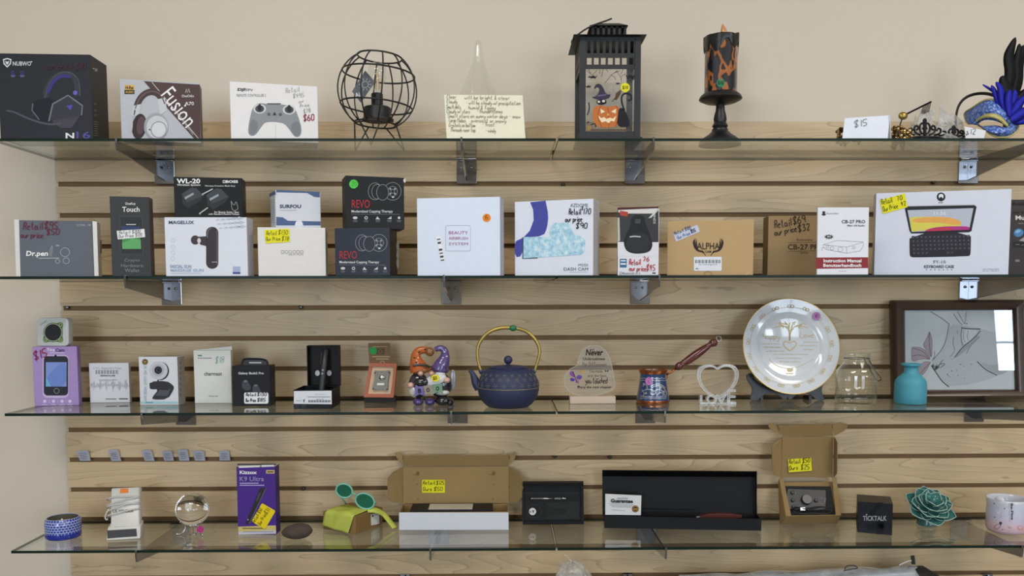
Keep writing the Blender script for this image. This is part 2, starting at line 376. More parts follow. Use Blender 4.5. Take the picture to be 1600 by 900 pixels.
for n, x in enumerate((-.5, 1.9)):
    structure(G().box(x - .61, x + .61, -1.9, -1.3, 2.955, 3, M('e8e8e4', .5, kind='troffer')).build('trim_%d' % (n + 1)))
# ---------------------------------------------------------------- slatwall: each board a part
def wood_mat():
    m = bpy.data.materials.new('maple_laminate'); m.use_nodes = True; nt = m.node_tree; b = nt.nodes['Principled BSDF']; N = nt.nodes.new; L = nt.links.new
    geo = N('ShaderNodeNewGeometry'); oi = N('ShaderNodeObjectInfo')
    def vm(op, a, bb):
        n = N('ShaderNodeVectorMath'); n.operation = op
        for k, q in enumerate((a, bb)):
            if q is None: continue
            if hasattr(q, 'links'): L(q, n.inputs[k])
            else: n.inputs[k].default_value = q
        return n.outputs[0]
    def mth(op, a, bb=0., cc=None):
        n = N('ShaderNodeMath'); n.operation = op
        for k, q in enumerate((a, bb) if cc is None else (a, bb, cc)):
            if hasattr(q, 'links'): L(q, n.inputs[k])
            else: n.inputs[k].default_value = q
        return n.outputs[0]
    pos = geo.outputs['Position']
    def noise(scale, vec, detail=2., rough=.5):
        n = N('ShaderNodeTexNoise'); n.inputs['Scale'].default_value = scale; n.inputs['Detail'].default_value = detail; n.inputs['Roughness'].default_value = rough; L(vec, n.inputs['Vector']); return n.outputs['Fac']
    p1 = vm('MULTIPLY', pos, (.8, 0, 9.5))
    n1 = noise(1., p1, 1.6, .45)
    wob = noise(6., vm('MULTIPLY', pos, (1.6, 0, 6)), 2.)
    h = mth('ADD', mth('MULTIPLY', n1, 28.), mth('MULTIPLY', wob, .8))
    fr = mth('FRACT', h)
    # growth rings: a soft rise that ends in a thin dark line
    rg = ramp(nt, [(0, (.30, .30, .30, 1)), (.05, (.75, .75, .75, 1)), (.55, (.55, .55, .55, 1)), (.9, (.5, .5, .5, 1)), (1, (.16, .16, .16, 1))]); L(fr, rg.inputs[0])
    fine = noise(1., vm('MULTIPLY', pos, (9, 0, 420)), 2.)
    big = noise(1.6, vm('MULTIPLY', pos, (1, 0, 2.2)), 1.)
    amt = mth('MULTIPLY', rg.outputs[0], .5); t = mth('ADD', amt, mth('ADD', mth('MULTIPLY', fine, .28), mth('MULTIPLY', big, .28)))
    cr = ramp(nt, [(.2, lin('937b5b')), (.45, lin('bba480')), (.6, lin('cbb28e')), (.85, lin('d7c19f'))]); L(t, cr.inputs[0])
    L(cr.outputs[0], b.inputs['Base Color']); b.inputs['Roughness'].default_value = .42
    return m
WOOD = wood_mat(); GROOVE = M('80633f', .7, var=.12, scale=30, kind='raw_board')
PT = .0762; XL, XR = -1.09881, 2.55
ztop = at(600, 190, 0).z
sw = thing('slatwall', 'pale maple grooved slatwall panel fixed across the beige wall', 'slatwall', (.7, .0, ZO - 17 * PT))
GH = .0115
G().box(XL + .004, XR, .0105, .0185, ZO - 17 * PT, ztop, GROOVE).build('backing', sw)
GLIST = list(range(-1, 17))
def slat(z0, z1):
    g = G(); xs0 = XL - .0
    # T-groove board: face, and behind it a narrower neck
    g.box(XL, XR, 0, .0075, z0, z1, WOOD)
    return g.build('slat', sw, bevel=.0007)
slat(ZO + PT * 1, ztop)
base_slat = None
for k in GLIST:                                  # groove k has its top lip at ZO - k*PT; the board under it follows
    z1 = ZO - k * PT - GH; z0 = ZO - (k + 1) * PT
    if base_slat is None:
        base_slat = slat(z0, z1); bz = z0
    else:
        o = base_slat.copy(); COL.objects.link(o); o.parent = sw; o.location = (0, 0, z0 - bz)
stp = G().box(XL, XL + .004, .0075, .0185, ZO - 17 * PT, ztop, WOOD).build('end_strip', sw)
CHROME = M('9a9ca2', .1, 1., var=.02, kind='chrome'); DARKS = M('3a3128', .5, kind='screw_hole')
def screw(u, v, chrome=True):
    p = at(u, v, .004); m = CHROME if chrome else DARKS
    G().lathe([(.0001, -.0045), (.0035, -.004), (.0048, -.001), (.0048, .004)], p, m, 12, up=(0, 1, 0)).build('screw', sw, smooth=True)
for u, v in ((105.5, 480.5), (470, 480)): screw(u, v)
for u, v in ((880, 288.5), (1459, 285), (474, 763.5), (867, 713), (953, 714)): screw(u, v, False)
# ---------------------------------------------------------------- glass shelves
GLASS = thin_glass('clear_shelf_glass', (.965, .98, .97, 1)); GEDGE = M('13241d', .35, var=.1, kind='glass_edge', spec=.15)
SEAM = .1200
NMS = ('top', 'second', 'third', 'lowest'); 
for s in range(4):
    z1 = STOP[s]; z0 = z1 - GT; xl = SEAM - 1.2192; gap = .0022
    for side, x0, x1 in (('left', xl, SEAM - gap), ('right', SEAM + gap, SEAM + 1.2192)):
        if s == 0 and side == 'left': x1 -= .001; 
        g = G(); y0, y1 = -SD, -.0015; e = .0006
        g.add([(x0, y0, z1), (x1, y0, z1), (x1, y1, z1), (x0, y1, z1)], [(0, 1, 2, 3)], GLASS)
        g.add([(x0, y0, z0), (x1, y0, z0), (x1, y1, z0), (x0, y1, z0)], [(3, 2, 1, 0)], GLASS)
        o = thing('glass_shelf', 'clear glass shelf pane, %s half of the %s shelf on the slatwall' % (side, NMS[s]), 'shelf', ((x0 + x1) / 2, (y0 + y1) / 2, z0), 'glass shelf panes')
        g.build('pane', o, recalc=False)
        g = G()
        for a, b in (((x0, y0), (x1, y0)), ((x1, y0), (x1, y1)), ((x1, y1), (x0, y1)), ((x0, y1), (x0, y0))):
            g.add([(a[0], a[1], z0), (b[0], b[1], z0), (b[0], b[1], z1), (a[0], a[1], z1)], [(0, 1, 2, 3)], GEDGE)
        g.build('polished_edge', o, recalc=False)
# ---------------------------------------------------------------- chrome knife brackets
def make_bracket(x, s, label):
    zt = STOP[s] - GT - .0003; r = thing('shelf_bracket', label, 'bracket', (x, 0, zt - .075), 'chrome shelf brackets')
    groove = max(k for k in range(-2, 16) if ZO - k * PT > zt - .055)   # board the plate is pressed against
    H, hb, hf = .0585, .05, .0195
    G().box(x - .025, x + .025, -.0035, -.0003, zt - H, zt - .001, CHROME).build('back_plate', r, bevel=.0012)
    g = G(); t = .0023
    prof = [(-.0036, 0), (-SD - .004, 0), (-SD - .004, .008), (-SD - .0075, .008), (-SD - .0085, -.004), (-SD - .0055, -hf), (-.0036, -hb)]
    g.slab([(x - t, y, zt + z) for y, z in prof], (2 * t, 0, 0), CHROME); g.build('blade', r, bevel=.0006)
    G().box(x - .024, x + .024, -.012, .006, zt - .0045, zt - .0008, CHROME).build('hook_lip', r, bevel=.0008)
    for dx in (-.011, .011): G().lathe([(.0001, -.003), (.003, -.0025), (.0036, 0)], (x + dx, -.0036, zt - .018), CHROME, 10, up=(0, 1, 0)).build('rivet', r, smooth=True)
BR = [[257, 729, 992, 1513], [268.5, 705, 1000, 1513.5], [291, 715, 1008, 1521], [282, 686, 1010, 1500]]
BRL = ('leftmost', 'second from left', 'third from left', 'rightmost')
for s in range(4):
    for i, u in enumerate(BR[s]):
        x = at(u, (250, 450, 655, 815)[s], 0).x
        make_bracket(x, s, 'chrome blade bracket under the %s glass shelf, %s of four' % (NMS[s], BRL[i]))
# ================================================================ top shelf
S = 0
# ---- black headset carton
b = Box(S, 1, 146, 83, .085, y=-.24, yaw=3).make('headset_box', 'large black headset carton with purple print at the left end of the top shelf', '2c2d33', '26262b', rough=.3)
c = b.front; c.t = A1
W1, PU, DG = 'd9dade', '5a4fae', '44444f'
c.poly([(18, 290), (45, 282), (72, 290), (68, 320), (45, 343), (22, 320)], W1, 'logo'); c.poly([(25, 296), (45, 290), (65, 296), (61, 316), (45, 332), (29, 316)], '2c2d33', 'logo', 2)
c.poly([(33, 300), (45, 306), (57, 300), (53, 318), (45, 324), (37, 318)], W1, 'logo', 3)
c.text('NUBWO', 80, 304, 194, 331, W1, .012); c.circ(197, 306, 4, W1, 'logo')
for u in (80, 138): c.ring(u, 374, 9, 3, PU, n=8); c.rect(u - 14, 390, u + 16, 393, '8a86c0'); c.rect(u - 10, 397, u + 12, 400, '8a86c0')
c.hand('our price $30', 286, 352, 36, '4d3038', 4.5, wid=252)
c.line(smooth2([(290, 540), (285, 480), (330, 410), (390, 375), (450, 385), (480, 430), (486, 520)]), 34, '3c3c46', l=1); c.line(smooth2([(300, 500), (330, 430), (385, 392), (440, 400)]), 20, '3f3880', l=2)
c.line(smooth2([(283, 530), (300, 450), (350, 385), (410, 368), (470, 385), (500, 440), (500, 520)]), 4, '595963', l=3)
c.poly([(200, 560), (230, 545), (300, 530), (330, 545), (305, 600), (300, 680), (240, 670), (200, 620)], '22222a', l=3); c.line([(205, 565), (200, 610), (245, 668)], 7, '6c6c76', l=4)
c.poly([(325, 570), (420, 512), (480, 540), (520, 590), (508, 645), (430, 655), (330, 668), (302, 680)], '3a3a44', l=4); c.line([(305, 678), (330, 570), (425, 516), (515, 580), (510, 640)], 9, '777783', l=5)
c.poly([(415, 580), (455, 575), (440, 612)], PU, l=6); c.circ(470, 500, 14, '6a64b8', l=6); c.poly([(330, 660), (500, 645), (450, 720), (380, 720), (330, 690)], '46434f', l=3)
c.line(smooth2([(40, 610), (90, 620), (150, 650), (240, 685), (320, 700), (385, 690)]), 13, '50505a', l=5)
c.text('N', 410, 750, 464, 786, 'e6e6ea', .03); c.text('16', 478, 742, 564, 786, '5a55a0', .01)
c = b.right; c.t = A1
c.rect(580, 345, 590, 352, 'b8b8c0', 'lettering'); c.rect(592, 348, 610, 366, '8c8c94', 'lettering')
for v in range(680, 770, 14): c.rect(586, v, 612, v + 4, '74747c', 'lettering')
for v in (570, 610, 640): c.ring(596, v, 6, 2, '8a8a92')
b.done()
# ---- headphone carton, grey and plum diagonal
b = Box(S, 190, 314, 123, .05, y=-.232, yaw=14).make('headphone_box', 'grey and plum headphone carton with diagonal white lettering beside the black headset box', 'b9bcc4', '5b4a4c', rough=.35)
c = b.front; c.t = A1
c.poly([(898, 427), (1248, 449), (1253, 786), (1212, 786)], '52403f'); c.line([(948, 432), (1240, 786)], 4, 'c9c7ca', l=2)
c.text('Fusion', 990, 540, 1250, 640, 'f0eff2', .0, rot=52); c.text('Wireless + DJ Headphones', 1052, 676, 1245, 692, 'c9c7ca', rot=52)
c.rect(778, 450, 840, 482, 'd6b262', 'logo'); c.rect(778, 482, 840, 508, '2a2420', 'logo'); c.text('Hi-Res', 784, 456, 834, 478, '2a2420', .02); c.text('AUDIO', 784, 488, 834, 502, 'd6b262', .02)
c.line([(1160, 498), (1165, 474), (1172, 500), (1180, 474), (1186, 498)], 4, 'd8d4d4', 'logo'); c.text('OneOdio', 1136, 511, 1212, 528, 'e2dfe0', .01); c.text('A70', 1155, 556, 1212, 578, 'e8e6e8', .01)
c.line(smooth2([(850, 600), (870, 540), (910, 500), (960, 490), (1005, 520), (1020, 580)]), 40, '4a3a3c', l=3); c.line(smooth2([(838, 640), (850, 575), (885, 515), (945, 485), (1005, 505), (1030, 570)]), 8, '6d5c5e', l=4)
c.poly([(832, 580), (880, 570), (870, 640), (820, 650)], 'c3c6cc', l=4); c.poly([(985, 540), (1030, 530), (1045, 610), (1000, 640)], 'c8cad0', l=4)
c.circ(870, 710, 44, '3b2c2e', b=80, rot=8, l=4); c.circ(880, 705, 26, '59474a', b=58, rot=8, l=5); c.circ(818, 690, 12, 'b9bcc4', b=60, l=5)
c.circ(975, 712, 76, '9fa2aa', b=86, l=5, n=30); c.circ(982, 715, 66, 'c9cbd1', b=72, l=6, n=30); c.ring(992, 730, 48, 5, '8d9097', b=50, l=7); c.circ(992, 730, 44, 'd4d5da', b=46, l=7); c.circ(935, 730, 5, '3a4a6a', l=8)
b.done()
# ---- white controller carton
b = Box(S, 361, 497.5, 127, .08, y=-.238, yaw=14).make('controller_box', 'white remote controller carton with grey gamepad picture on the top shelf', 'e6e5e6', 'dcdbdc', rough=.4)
c = b.front; c.t = A2; GY = '8f9398'
c.text('DJI', 162, 470, 210, 492, '26262a', .03, shear=.2); c.text('FPV', 218, 474, 260, 490, '4a4a4e'); c.text('REMOTE CONTROLLER 2', 160, 507, 342, 524, '8a8a8e')
c.poly(smooth2([(262, 585), (300, 562), (350, 570), (440, 572), (490, 580), (525, 600), (545, 650), (568, 730), (555, 775), (520, 778), (480, 715), (445, 685), (340, 680), (315, 710), (275, 770), (238, 768), (228, 735), (245, 640)], True), GY)
c.poly(smooth2([(240, 690), (260, 660), (300, 690), (275, 764), (238, 765)], True), '7d8187', l=2); c.poly(smooth2([(560, 700), (530, 670), (490, 710), (520, 772), (555, 770)], True), '7d8187', l=2)
for u, v in ((303, 600), (487, 606)): c.circ(u, v, 40, 'cfd0d2', b=30, l=2); c.circ(u, v, 28, '4c4f54', b=22, l=3); c.circ(u, v - 8, 12, '2d2f33', b=22, l=4)
c.rect(350, 565, 435, 572, '55585c', l=3)
for u, v in ((360, 634), (432, 635)): c.circ(u, v, 10, '5c6066', l=3)
c.poly([(396, 618), (408, 640), (384, 640)], '33363a', l=3); c.line([(402, 690), (402, 786)], 2, 'c4c4c6')
c.hand('Retail', 466, 500, 32, '9a9a9c', 2.2, rot=-5, wid=92); c.hand('$495', 512, 532, 24, '9a9a9c', 2.2, rot=-6, wid=72); c.hand('our', 548, 564, 20, '9a9a9c', 2.0, rot=-14); c.hand('Price', 556, 592, 24, '8a8a8c', 2.2, rot=-8, wid=62); c.hand('$78', 578, 628, 24, '8f8f91', 2.2, rot=-12, wid=48)
c.hand('$60', 578, 676, 38, '8d2c48', 5, rot=-6, wid=72)
b.done()
# ---- wire globe table lamp
BLK = M('1b1a1c', .45, var=.1, kind='black_metal'); yl = -.12; mp = MPP(yl)
lc = at(590, 141, yl); lt = thing('globe_table_lamp', 'black wire globe lamp on hairpin legs with clear bulb and hanging tag', 'lamp', (lc.x, yl, STOP[0]))
tilt = Matrix.Rotation(math.radians(4.5), 3, 'Y'); Rg = 60 * mp; wr = 1.15 * mp
def sp(phi, th): return lc + tilt @ Vector((Rg * math.sin(th) * math.cos(phi), Rg * math.sin(th) * math.sin(phi), Rg * math.cos(th)))
T0, T1 = math.radians(34), math.radians(148)
for k in range(12):
    ph = 2 * math.pi * (k + .5) / 12
    G().tube([sp(ph, T0 + (T1 - T0) * i / 14) for i in range(15)], wr, BLK, 6).build('cage_rib', lt, smooth=True)
for th in (T0, math.radians(66), math.radians(114), T1):
    G().tube([sp(2 * math.pi * i / 40, th) for i in range(40)], wr * 1.15, BLK, 6, True).build('cage_ring', lt, smooth=True)
for (fu, fv), pa in (((580, 228), -100), ((555, 238), 150), ((632, 238), 35)):
    fp = on(fu, fv, 0); fp.z = STOP[0] + wr
    a, b_ = sp(math.radians(pa - 32), T1), sp(math.radians(pa + 32), T1); m = fp + Vector((0, 0, .002))
    G().tube([a, a.lerp(m, .5), a.lerp(m, .93), fp, b_.lerp(m, .93), b_.lerp(m, .5), b_], wr, BLK, 6).build('hairpin_leg', lt, smooth=True)
cz = lambda v: (141 - v) * mp
def lp(r, v): return (r * mp, cz(v))
G().lathe([lp(21, 184), lp(21, 182), lp(21, 168), lp(19, 166.5), lp(9, 166), lp(9, 147), lp(8, 146), lp(.1, 146)], lc + Vector((-1 * mp, 0, 0)), BLK, 24).build('bulb_holder', lt, smooth=True, angle=.6)
G().lathe([lp(24, 187), lp(24, 184.5)], lc + Vector((0, 0, 0)), BLK, 20).build('base_plate', lt)
G().tube([sp(0, T1), lc + Vector((.02, 0, cz(186))), lc + Vector((-.02, 0, cz(186))), sp(math.pi, T1)], wr, BLK, 6).build('cross_bar', lt)
CLEAR = thin_glass('clear_thin_glass', (.97, .98, .975, 1))
G().lathe([lp(5.5, 147), lp(6, 140), lp(9, 132), lp(13.5, 122), lp(14.5, 114), lp(12, 105), lp(7, 100), lp(.1, 98.5)], lc, CLEAR, 24).build('bulb', lt, smooth=True)
fil = G(); W_ = M('d8a24a', .3, .3, kind='filament')
for dx in (-2.5, 2.5): fil.tube([lc + Vector((dx * mp, 0, cz(140))), lc + Vector((dx * .6 * mp, 0, cz(112)))], .6 * mp, W_, 6)
fil.tube([lc + Vector((0, 0, cz(147))), lc + Vector((0, 0, cz(126)))], 1.2 * mp, M('e8e6e0', .2, kind='stem'), 8); fil.build('filament', lt)
yt = yl - Rg * .62; q = pxs([(962, 360), (1025, 432), (935, 562), (880, 492)], yt, A2)
G().slab(q, (0, .0006, 0), M('4a4d55', .5, kind='tag_card')).build('price_tag', lt)
cv = Canvas((0, yt, 0), (0, -1, 0)); cv.t = A2
cv.ring(962, 448, 20, 3, 'b9bcc2', l=1); cv.text('Ai', 898, 498, 930, 528, 'c9ccd2', .03, rot=-15)
for k in range(10): a = 2 * math.pi * k / 10; cv.line([(962 + 26 * math.cos(a), 448 + 26 * math.sin(a)), (962 + 40 * math.cos(a), 448 + 40 * math.sin(a))], 3, 'b9bcc2', l=1)
cv.flush(lt)
# ---- storm glass and its note card
yg = -.1; mp = MPP(yg); gc = at(747.5, 140, yg); mpx = lambda r, v: (r * mp, gc_z(v))
gc_z = lambda v: (140 - v) * mp
zb = (STOP[0] - gc.z) + .0003
th = thing('storm_glass', 'clear teardrop storm glass standing behind the cream note card', 'storm glass', (gc.x, yg, STOP[0]))
prof = [(.1 * mp, zb), (30 * mp, zb), (33 * mp, zb + .004)] + [mpx(r, v) for r, v in ((38, 205), (40, 190), (38, 172), (29, 148), (21, 130), (14, 113), (9.5, 100), (7, 88), (6, 76), (5.2, 70), (3, 67), (.1, 66.5))]
G().lathe(prof, gc, CLEAR, 32).build('vessel', th, smooth=True)
prof2 = [(.1 * mp, zb + .003)] + [(r * mp * .9, gc_z(v)) for r, v in ((36, 205), (37, 190), (34, 178))] + [(.1 * mp, gc_z(178))]
G().lathe(prof2, gc, thin_glass('storm_liquid', (.93, .95, .95, 1), 1.2), 28).build('liquid', th, smooth=True)
def card(name, label, pts, y, ybase, col, lean=.006, thick=.0008, cat='card'):
    """paper card: four photo corners (tl, tr, br, bl); leans back a little; stands on the shelf"""
    z0 = None; q = []
    zb = STOP[S]
    for k, (u, v) in enumerate(pts):
        p = at(u, v, y + (lean if k < 2 else 0)); q.append(p)
    lo = min(p.z for p in q)
    for p in q[2:]: p.z = zb + .0003
    r = thing(name, label, cat, (sum(p.x for p in q) / 4, y, zb))
    n = (q[1] - q[2]).cross(q[3] - q[2]).normalized()
    if n.y > 0: n = -n
    G().slab([q[3], q[2], q[1], q[0]], -n * thick, M(col, .7, kind='paper')).build('paper', r)
    return r, Canvas(q[3], n)
r, c = card('note_card', 'cream card of handwritten weather notes leaning in front of the glass teardrop', [(694, 148), (816.5, 149), (821, 220), (698, 220)], -.246, 0, 'e9e6cf'); c.t = A3
INK = '8a8778'
for t, x, y, wd in (('Clear', 152, 535, 62), ('will be bright & clear', 262, 540, 285), ('Cloudy', 152, 565, 68), ('- will be cloudy w/ precipitation', 270, 572, 345), ('Small dots', 150, 598, 92), ('humid & foggy', 288, 602, 172), ('Cloudy w/ stars', 152, 626, 148), ('- thunderstorms', 338, 625, 165), ('Small stars on sunny winter days - snow', 160, 654, 455), ('Large flakes', 166, 682, 106), ('overcast or snowy', 304, 684, 222), ('Crystals on bottom', 166, 712, 166), ('- frost', 372, 708, 82), ('Threads near top', 176, 742, 158), ('- windy', 392, 746, 68)):
    c.hand(t, x, y, 24, INK, 2.6, rot=.6, wid=wd)
c.flush(r)
# ---- black metal lantern
yf = -.222; mp = MPP(yf); LB = M('1d1d20', .5, var=.12, scale=200, kind='black_tin')
xl, xr = at(906, 150, yf).x, at(1001, 150, yf).x; dp = .128; yb = yf + dp; z = lambda v: at(950, v, yf).z
L = thing('lantern', 'black metal house lantern with printed pumpkin and cat glass on the top shelf', 'lantern', ((xl + xr) / 2, yf + dp / 2, STOP[0]))
zb = STOP[0]; e = .004
G().box(xl - e, xr + e, yf - e, yb + e, zb + .0002, z(214), LB).build('base', L, bevel=.001)
zt = z(57); pw = 9 * mp
for x in (xl, xr - pw):
    for y in (yf, yb - pw): G().box(x, x + pw, y, y + pw, z(214), zt, LB).build('corner_post', L, bevel=.0006)
def slots(y, front=True):
    g = G(); a, b_ = xl + pw, xr - pw; t = .0012
    if not front: G().box(a, b_, y, y + t, z(214), z(207), LB).build('bottom_rail', L); return G().box(a, b_, y, y + t, z(64), zt, LB).build('top_rail', L)
    g.box(a, b_, y, y + t, z(64), zt, LB).box(a, b_, y, y + t, z(90), z(82.5), LB).box(a, b_, y, y + t, z(107.5), z(100.5), LB); G().box(a, b_, y, y + t, z(214), z(205), LB).build('bottom_rail', L)
    n = 9
    for k in range(n):
        x = a + (b_ - a) * k / (n - 1); g.box(max(a, x - 2.2 * mp), min(b_, x + 2.2 * mp), y, y + t, z(82.5), z(64), LB)
    for k in range(8):
        x = a + (b_ - a) * (k / 7); g.box(max(a, x - 1.7 * mp), min(b_, x + 1.7 * mp), y, y + t, z(100.5), z(90), LB)
    return g.build('slotted_panel', L)
slots(yf + .002); slots(yb - .003, False)
def slots_side(x):
    g = G(); a, b_ = yf + pw, yb - pw; t = .0012
    G().box(x, x + t, a, b_, z(214), z(205), LB).build('bottom_rail', L)
    for v0, v1 in ((64, 57), (90, 82.5), (107.5, 100.5)): g.box(x, x + t, a, b_, z(v0), z(v1), LB)
    for k in range(9):
        y = a + (b_ - a) * k / 8; g.box(x, x + t, max(a, y - 2.2 * mp), min(b_, y + 2.2 * mp), z(82.5), z(64), LB)
    for k in range(8):
        y = a + (b_ - a) * k / 7; g.box(x, x + t, max(a, y - 1.7 * mp), min(b_, y + 1.7 * mp), z(100.5), z(90), LB)
    g.build('slotted_panel', L)
slots_side(xl + .001); slots_side(xr - .0025)
PANE = thin_glass('lantern_pane', (.97, .975, .97, 1), haze=.02, hazecol=(.8, .78, .74, 1))
for nm, q in (('glass_pane', (xl + pw, xr - pw, yf + .0028, yf + .0034)), ('glass_pane', (xl + pw, xr - pw, yb - .005, yb - .0044))): G().box(q[0], q[1], q[2], q[3], z(206), z(107), PANE).build(nm, L)
ev = 11 * mp; ri = 14 * mp
cxm = (xl + xr) / 2; cym = yf + dp / 2; wc = 25 * mp; hx = (xr - xl) / 2
ro = [(xl - ev, yf - ev), (xr + ev * .7, yf - ev), (xr + ev * .7, yb + ev), (xl - ev, yb + ev)]; rt = [(cxm - wc, cym - wc), (cxm + wc, cym - wc), (cxm + wc, cym + wc), (cxm - wc, cym + wc)]
G().hexa([(x, y, zt) for x, y in ro], [(x, y, zt + .006) for x, y in rt], LB).build('roof', L, bevel=.0008)
G().hexa([(x, y, zt - .011) for x, y in ((ro[0][0] + .001, ro[0][1] + .004), (ro[1][0] - .001, ro[1][1] + .004), (ro[2][0] - .001, ro[2][1] - .004), (ro[3][0] + .001, ro[3][1] - .004))], [(x, y, zt) for x, y in ro], LB).build('eave', L) if False else None
zc0, zc1 = zt + .006, zt + .006 + 17 * mp
for (x0, y0), (x1, y1) in zip(rt, rt[1:] + rt[:1]):
    g = G(); a = Vector((x0, y0, 0)); d = Vector((x1 - x0, y1 - y0, 0)); nn = Vector((d.y, -d.x, 0)).normalized() * .0012
    for k in range(7):
        p = a + d * (k / 6); h = d.normalized() * (2 * mp)
        g.obox(Vector((p.x, p.y, (zc0 + zc1) / 2)) - nn / 2, h, nn / 2, Vector((0, 0, (zc1 - zc0) / 2)), LB)
    m_ = a + d / 2
    for zz in (zc0, zc1): g.obox(Vector((m_.x, m_.y, zz)) - nn / 2, d / 2, nn / 2, Vector((0, 0, 2.2 * mp)), LB)
    g.build('vent_grille', L)
ct = [(cxm - wc - .008, cym - wc - .008), (cxm + wc + .006, cym - wc - .008), (cxm + wc + .006, cym + wc + .008), (cxm - wc - .008, cym + wc + .008)]
G().hexa([(x, y, zc1) for x, y in ct], [(x * .6 + cxm * .4, y * .6 + cym * .4, zc1 + 7 * mp) for x, y in ct], LB).build('cap', L, bevel=.0006)
hp = [at(u, v, cym - wc - .012) for u, v in ((956, 29), (946, 33), (930, 38), (912, 47), (897, 59), (892.5, 66), (895, 68))]
G().tube(smooth2([tuple(p) for p in hp]), 1.3 * mp, LB, 8).build('handle', L, smooth=True)
c = Canvas((0, yf + .0027, 0), (0, -1, 0)); c.t = A3; OR, BK = 'c0703a', '211d24'
c.poly(smooth2([(1060, 640), (1070, 590), (1110, 575), (1160, 590), (1215, 575), (1240, 610), (1245, 660), (1215, 715), (1120, 720), (1075, 700)], True), OR)
for p in ([(1115, 582), (1092, 640), (1120, 715)], [(1160, 590), (1165, 650), (1165, 715)], [(1212, 580), (1232, 640), (1205, 712)]): c.line(smooth2(p), 3, '8a4520', l=2)
c.poly([(1112, 598), (1142, 618), (1116, 630)], 'f0dcb8', l=3); c.poly([(1212, 598), (1178, 618), (1208, 630)], 'f0dcb8', l=3); c.poly([(1160, 625), (1172, 642), (1150, 642)], 'e8a45c', l=3)
c.poly([(1098, 640), (1118, 658), (1138, 652), (1150, 664), (1172, 655), (1190, 662), (1212, 642), (1200, 680), (1178, 676), (1165, 690), (1145, 678), (1122, 686), (1108, 668)], 'f0dcb8', l=3)
c.poly(smooth2([(1050, 528), (1090, 520), (1110, 478), (1090, 462), (1078, 480), (1072, 468), (1085, 446), (1108, 442), (1128, 462), (1150, 512), (1180, 508), (1165, 538), (1110, 548)], True, 1), '3a3346', l=2); c.line([(1092, 520), (1150, 512)], 9, '6b5a80', l=3)
c.poly(smooth2([(1085, 545), (1150, 540), (1152, 568), (1120, 578), (1090, 570)], True), BK, l=3); c.circ(1103, 556, 8, 'f4f0e0', b=6, l=4); c.circ(1132, 552, 9, 'f4f0e0', b=7, l=4); c.circ(1104, 556, 2.5, BK, l=5); c.circ(1132, 552, 2.5, BK, l=5)
c.poly(smooth2([(1230, 590), (1262, 600), (1290, 660), (1300, 715), (1215, 715), (1222, 640)], True), BK, l=4); c.line(smooth2([(1262, 610), (1245, 560), (1245, 515), (1275, 500), (1308, 515), (1305, 545), (1285, 548)]), 11, BK, l=4)
c.line([(1185, 555), (1240, 490)], 6, '6a4a34', l=3); c.poly([(1198, 545), (1212, 500), (1245, 478), (1240, 505), (1215, 545)], '5b4030', l=4)
for u, v, k in ((1068, 398, 1), (1300, 395, 1.3), (1038, 458, .8), (1222, 440, .6), (1045, 400, .5)): c.poly([(u - 26 * k, v - 8 * k), (u - 12 * k, v + 2 * k), (u - 5 * k, v - 6 * k), (u + 5 * k, v - 6 * k), (u + 12 * k, v + 2 * k), (u + 26 * k, v - 10 * k), (u + 14 * k, v + 14 * k), (u, v + 10 * k), (u - 14 * k, v + 14 * k)], BK, l=2)
for p in ([(1140, 440), (1180, 390), (1220, 360)], [(1180, 390), (1200, 400), (1210, 420)], [(1110, 355), (1108, 380)], [(1130, 352), (1120, 400)], [(1150, 352), (1160, 370)], [(1215, 365), (1240, 400), (1270, 380)], [(1200, 375), (1235, 362)], [(1240, 398), (1245, 430)], [(1255, 352), (1240, 385)], [(1028, 360), (1060, 390), (1090, 360)], [(1040, 352), (1052, 380)]): c.line(p, 3, '3b3633', l=2)
for p in ([(1030, 640), (1045, 600), (1040, 560)], [(1052, 700), (1080, 690), (1085, 715)], [(1030, 690), (1042, 680)]): c.line(smooth2(p), 7, BK, l=2)
c.circ(1040, 722, 13, '9a7a4a', b=16, l=2); c.rect(1030, 728, 1300, 738, '5a4a40', l=1)
c.circ(1268, 467, 29, 'e3dc2e', 'price_sticker', l=6); c.text('$10', 1250, 455, 1286, 480, '3a3a20', .02, l=8); c.flush(L)
# ---- candle on black pedestal
ya = -.165; mp = MPP(ya); cu = 1125.8; cc = at(cu, 150, ya); zz = lambda v: at(cu, v, ya).z - cc.z; BW = M('19191b', .42, var=.1, kind='black_wood')
K = thing('led_candle', 'black pedestal candle with dripping wax rim and orange Halloween print', 'candle', (cc.x, ya, STOP[0])); zb = STOP[0] - cc.z
dz = zb - zz(218) ; f = lambda v: zz(v) + dz * max(0, (v - 160) / 58)
P = [(.5, f(218)), (32, f(218)), (32, f(215)), (30, f(212)), (28, f(210)), (24, f(207)), (17, f(203)), (12.5, f(199)), (12, f(196)), (10, f(195)), (12, f(192)), (11, f(190)), (9, f(187)), (10, f(183)), (9, f(177)), (7, f(171)), (6.5, f(164)), (10, f(162)), (24, f(160)), (32, f(156)), (32.5, f(155)), (31, f(151)), (28, f(148)), (25.5, f(146))]
G().lathe([(r * mp, q) for r, q in P], cc, BW, 32).build('pedestal', K, smooth=True, angle=.7)
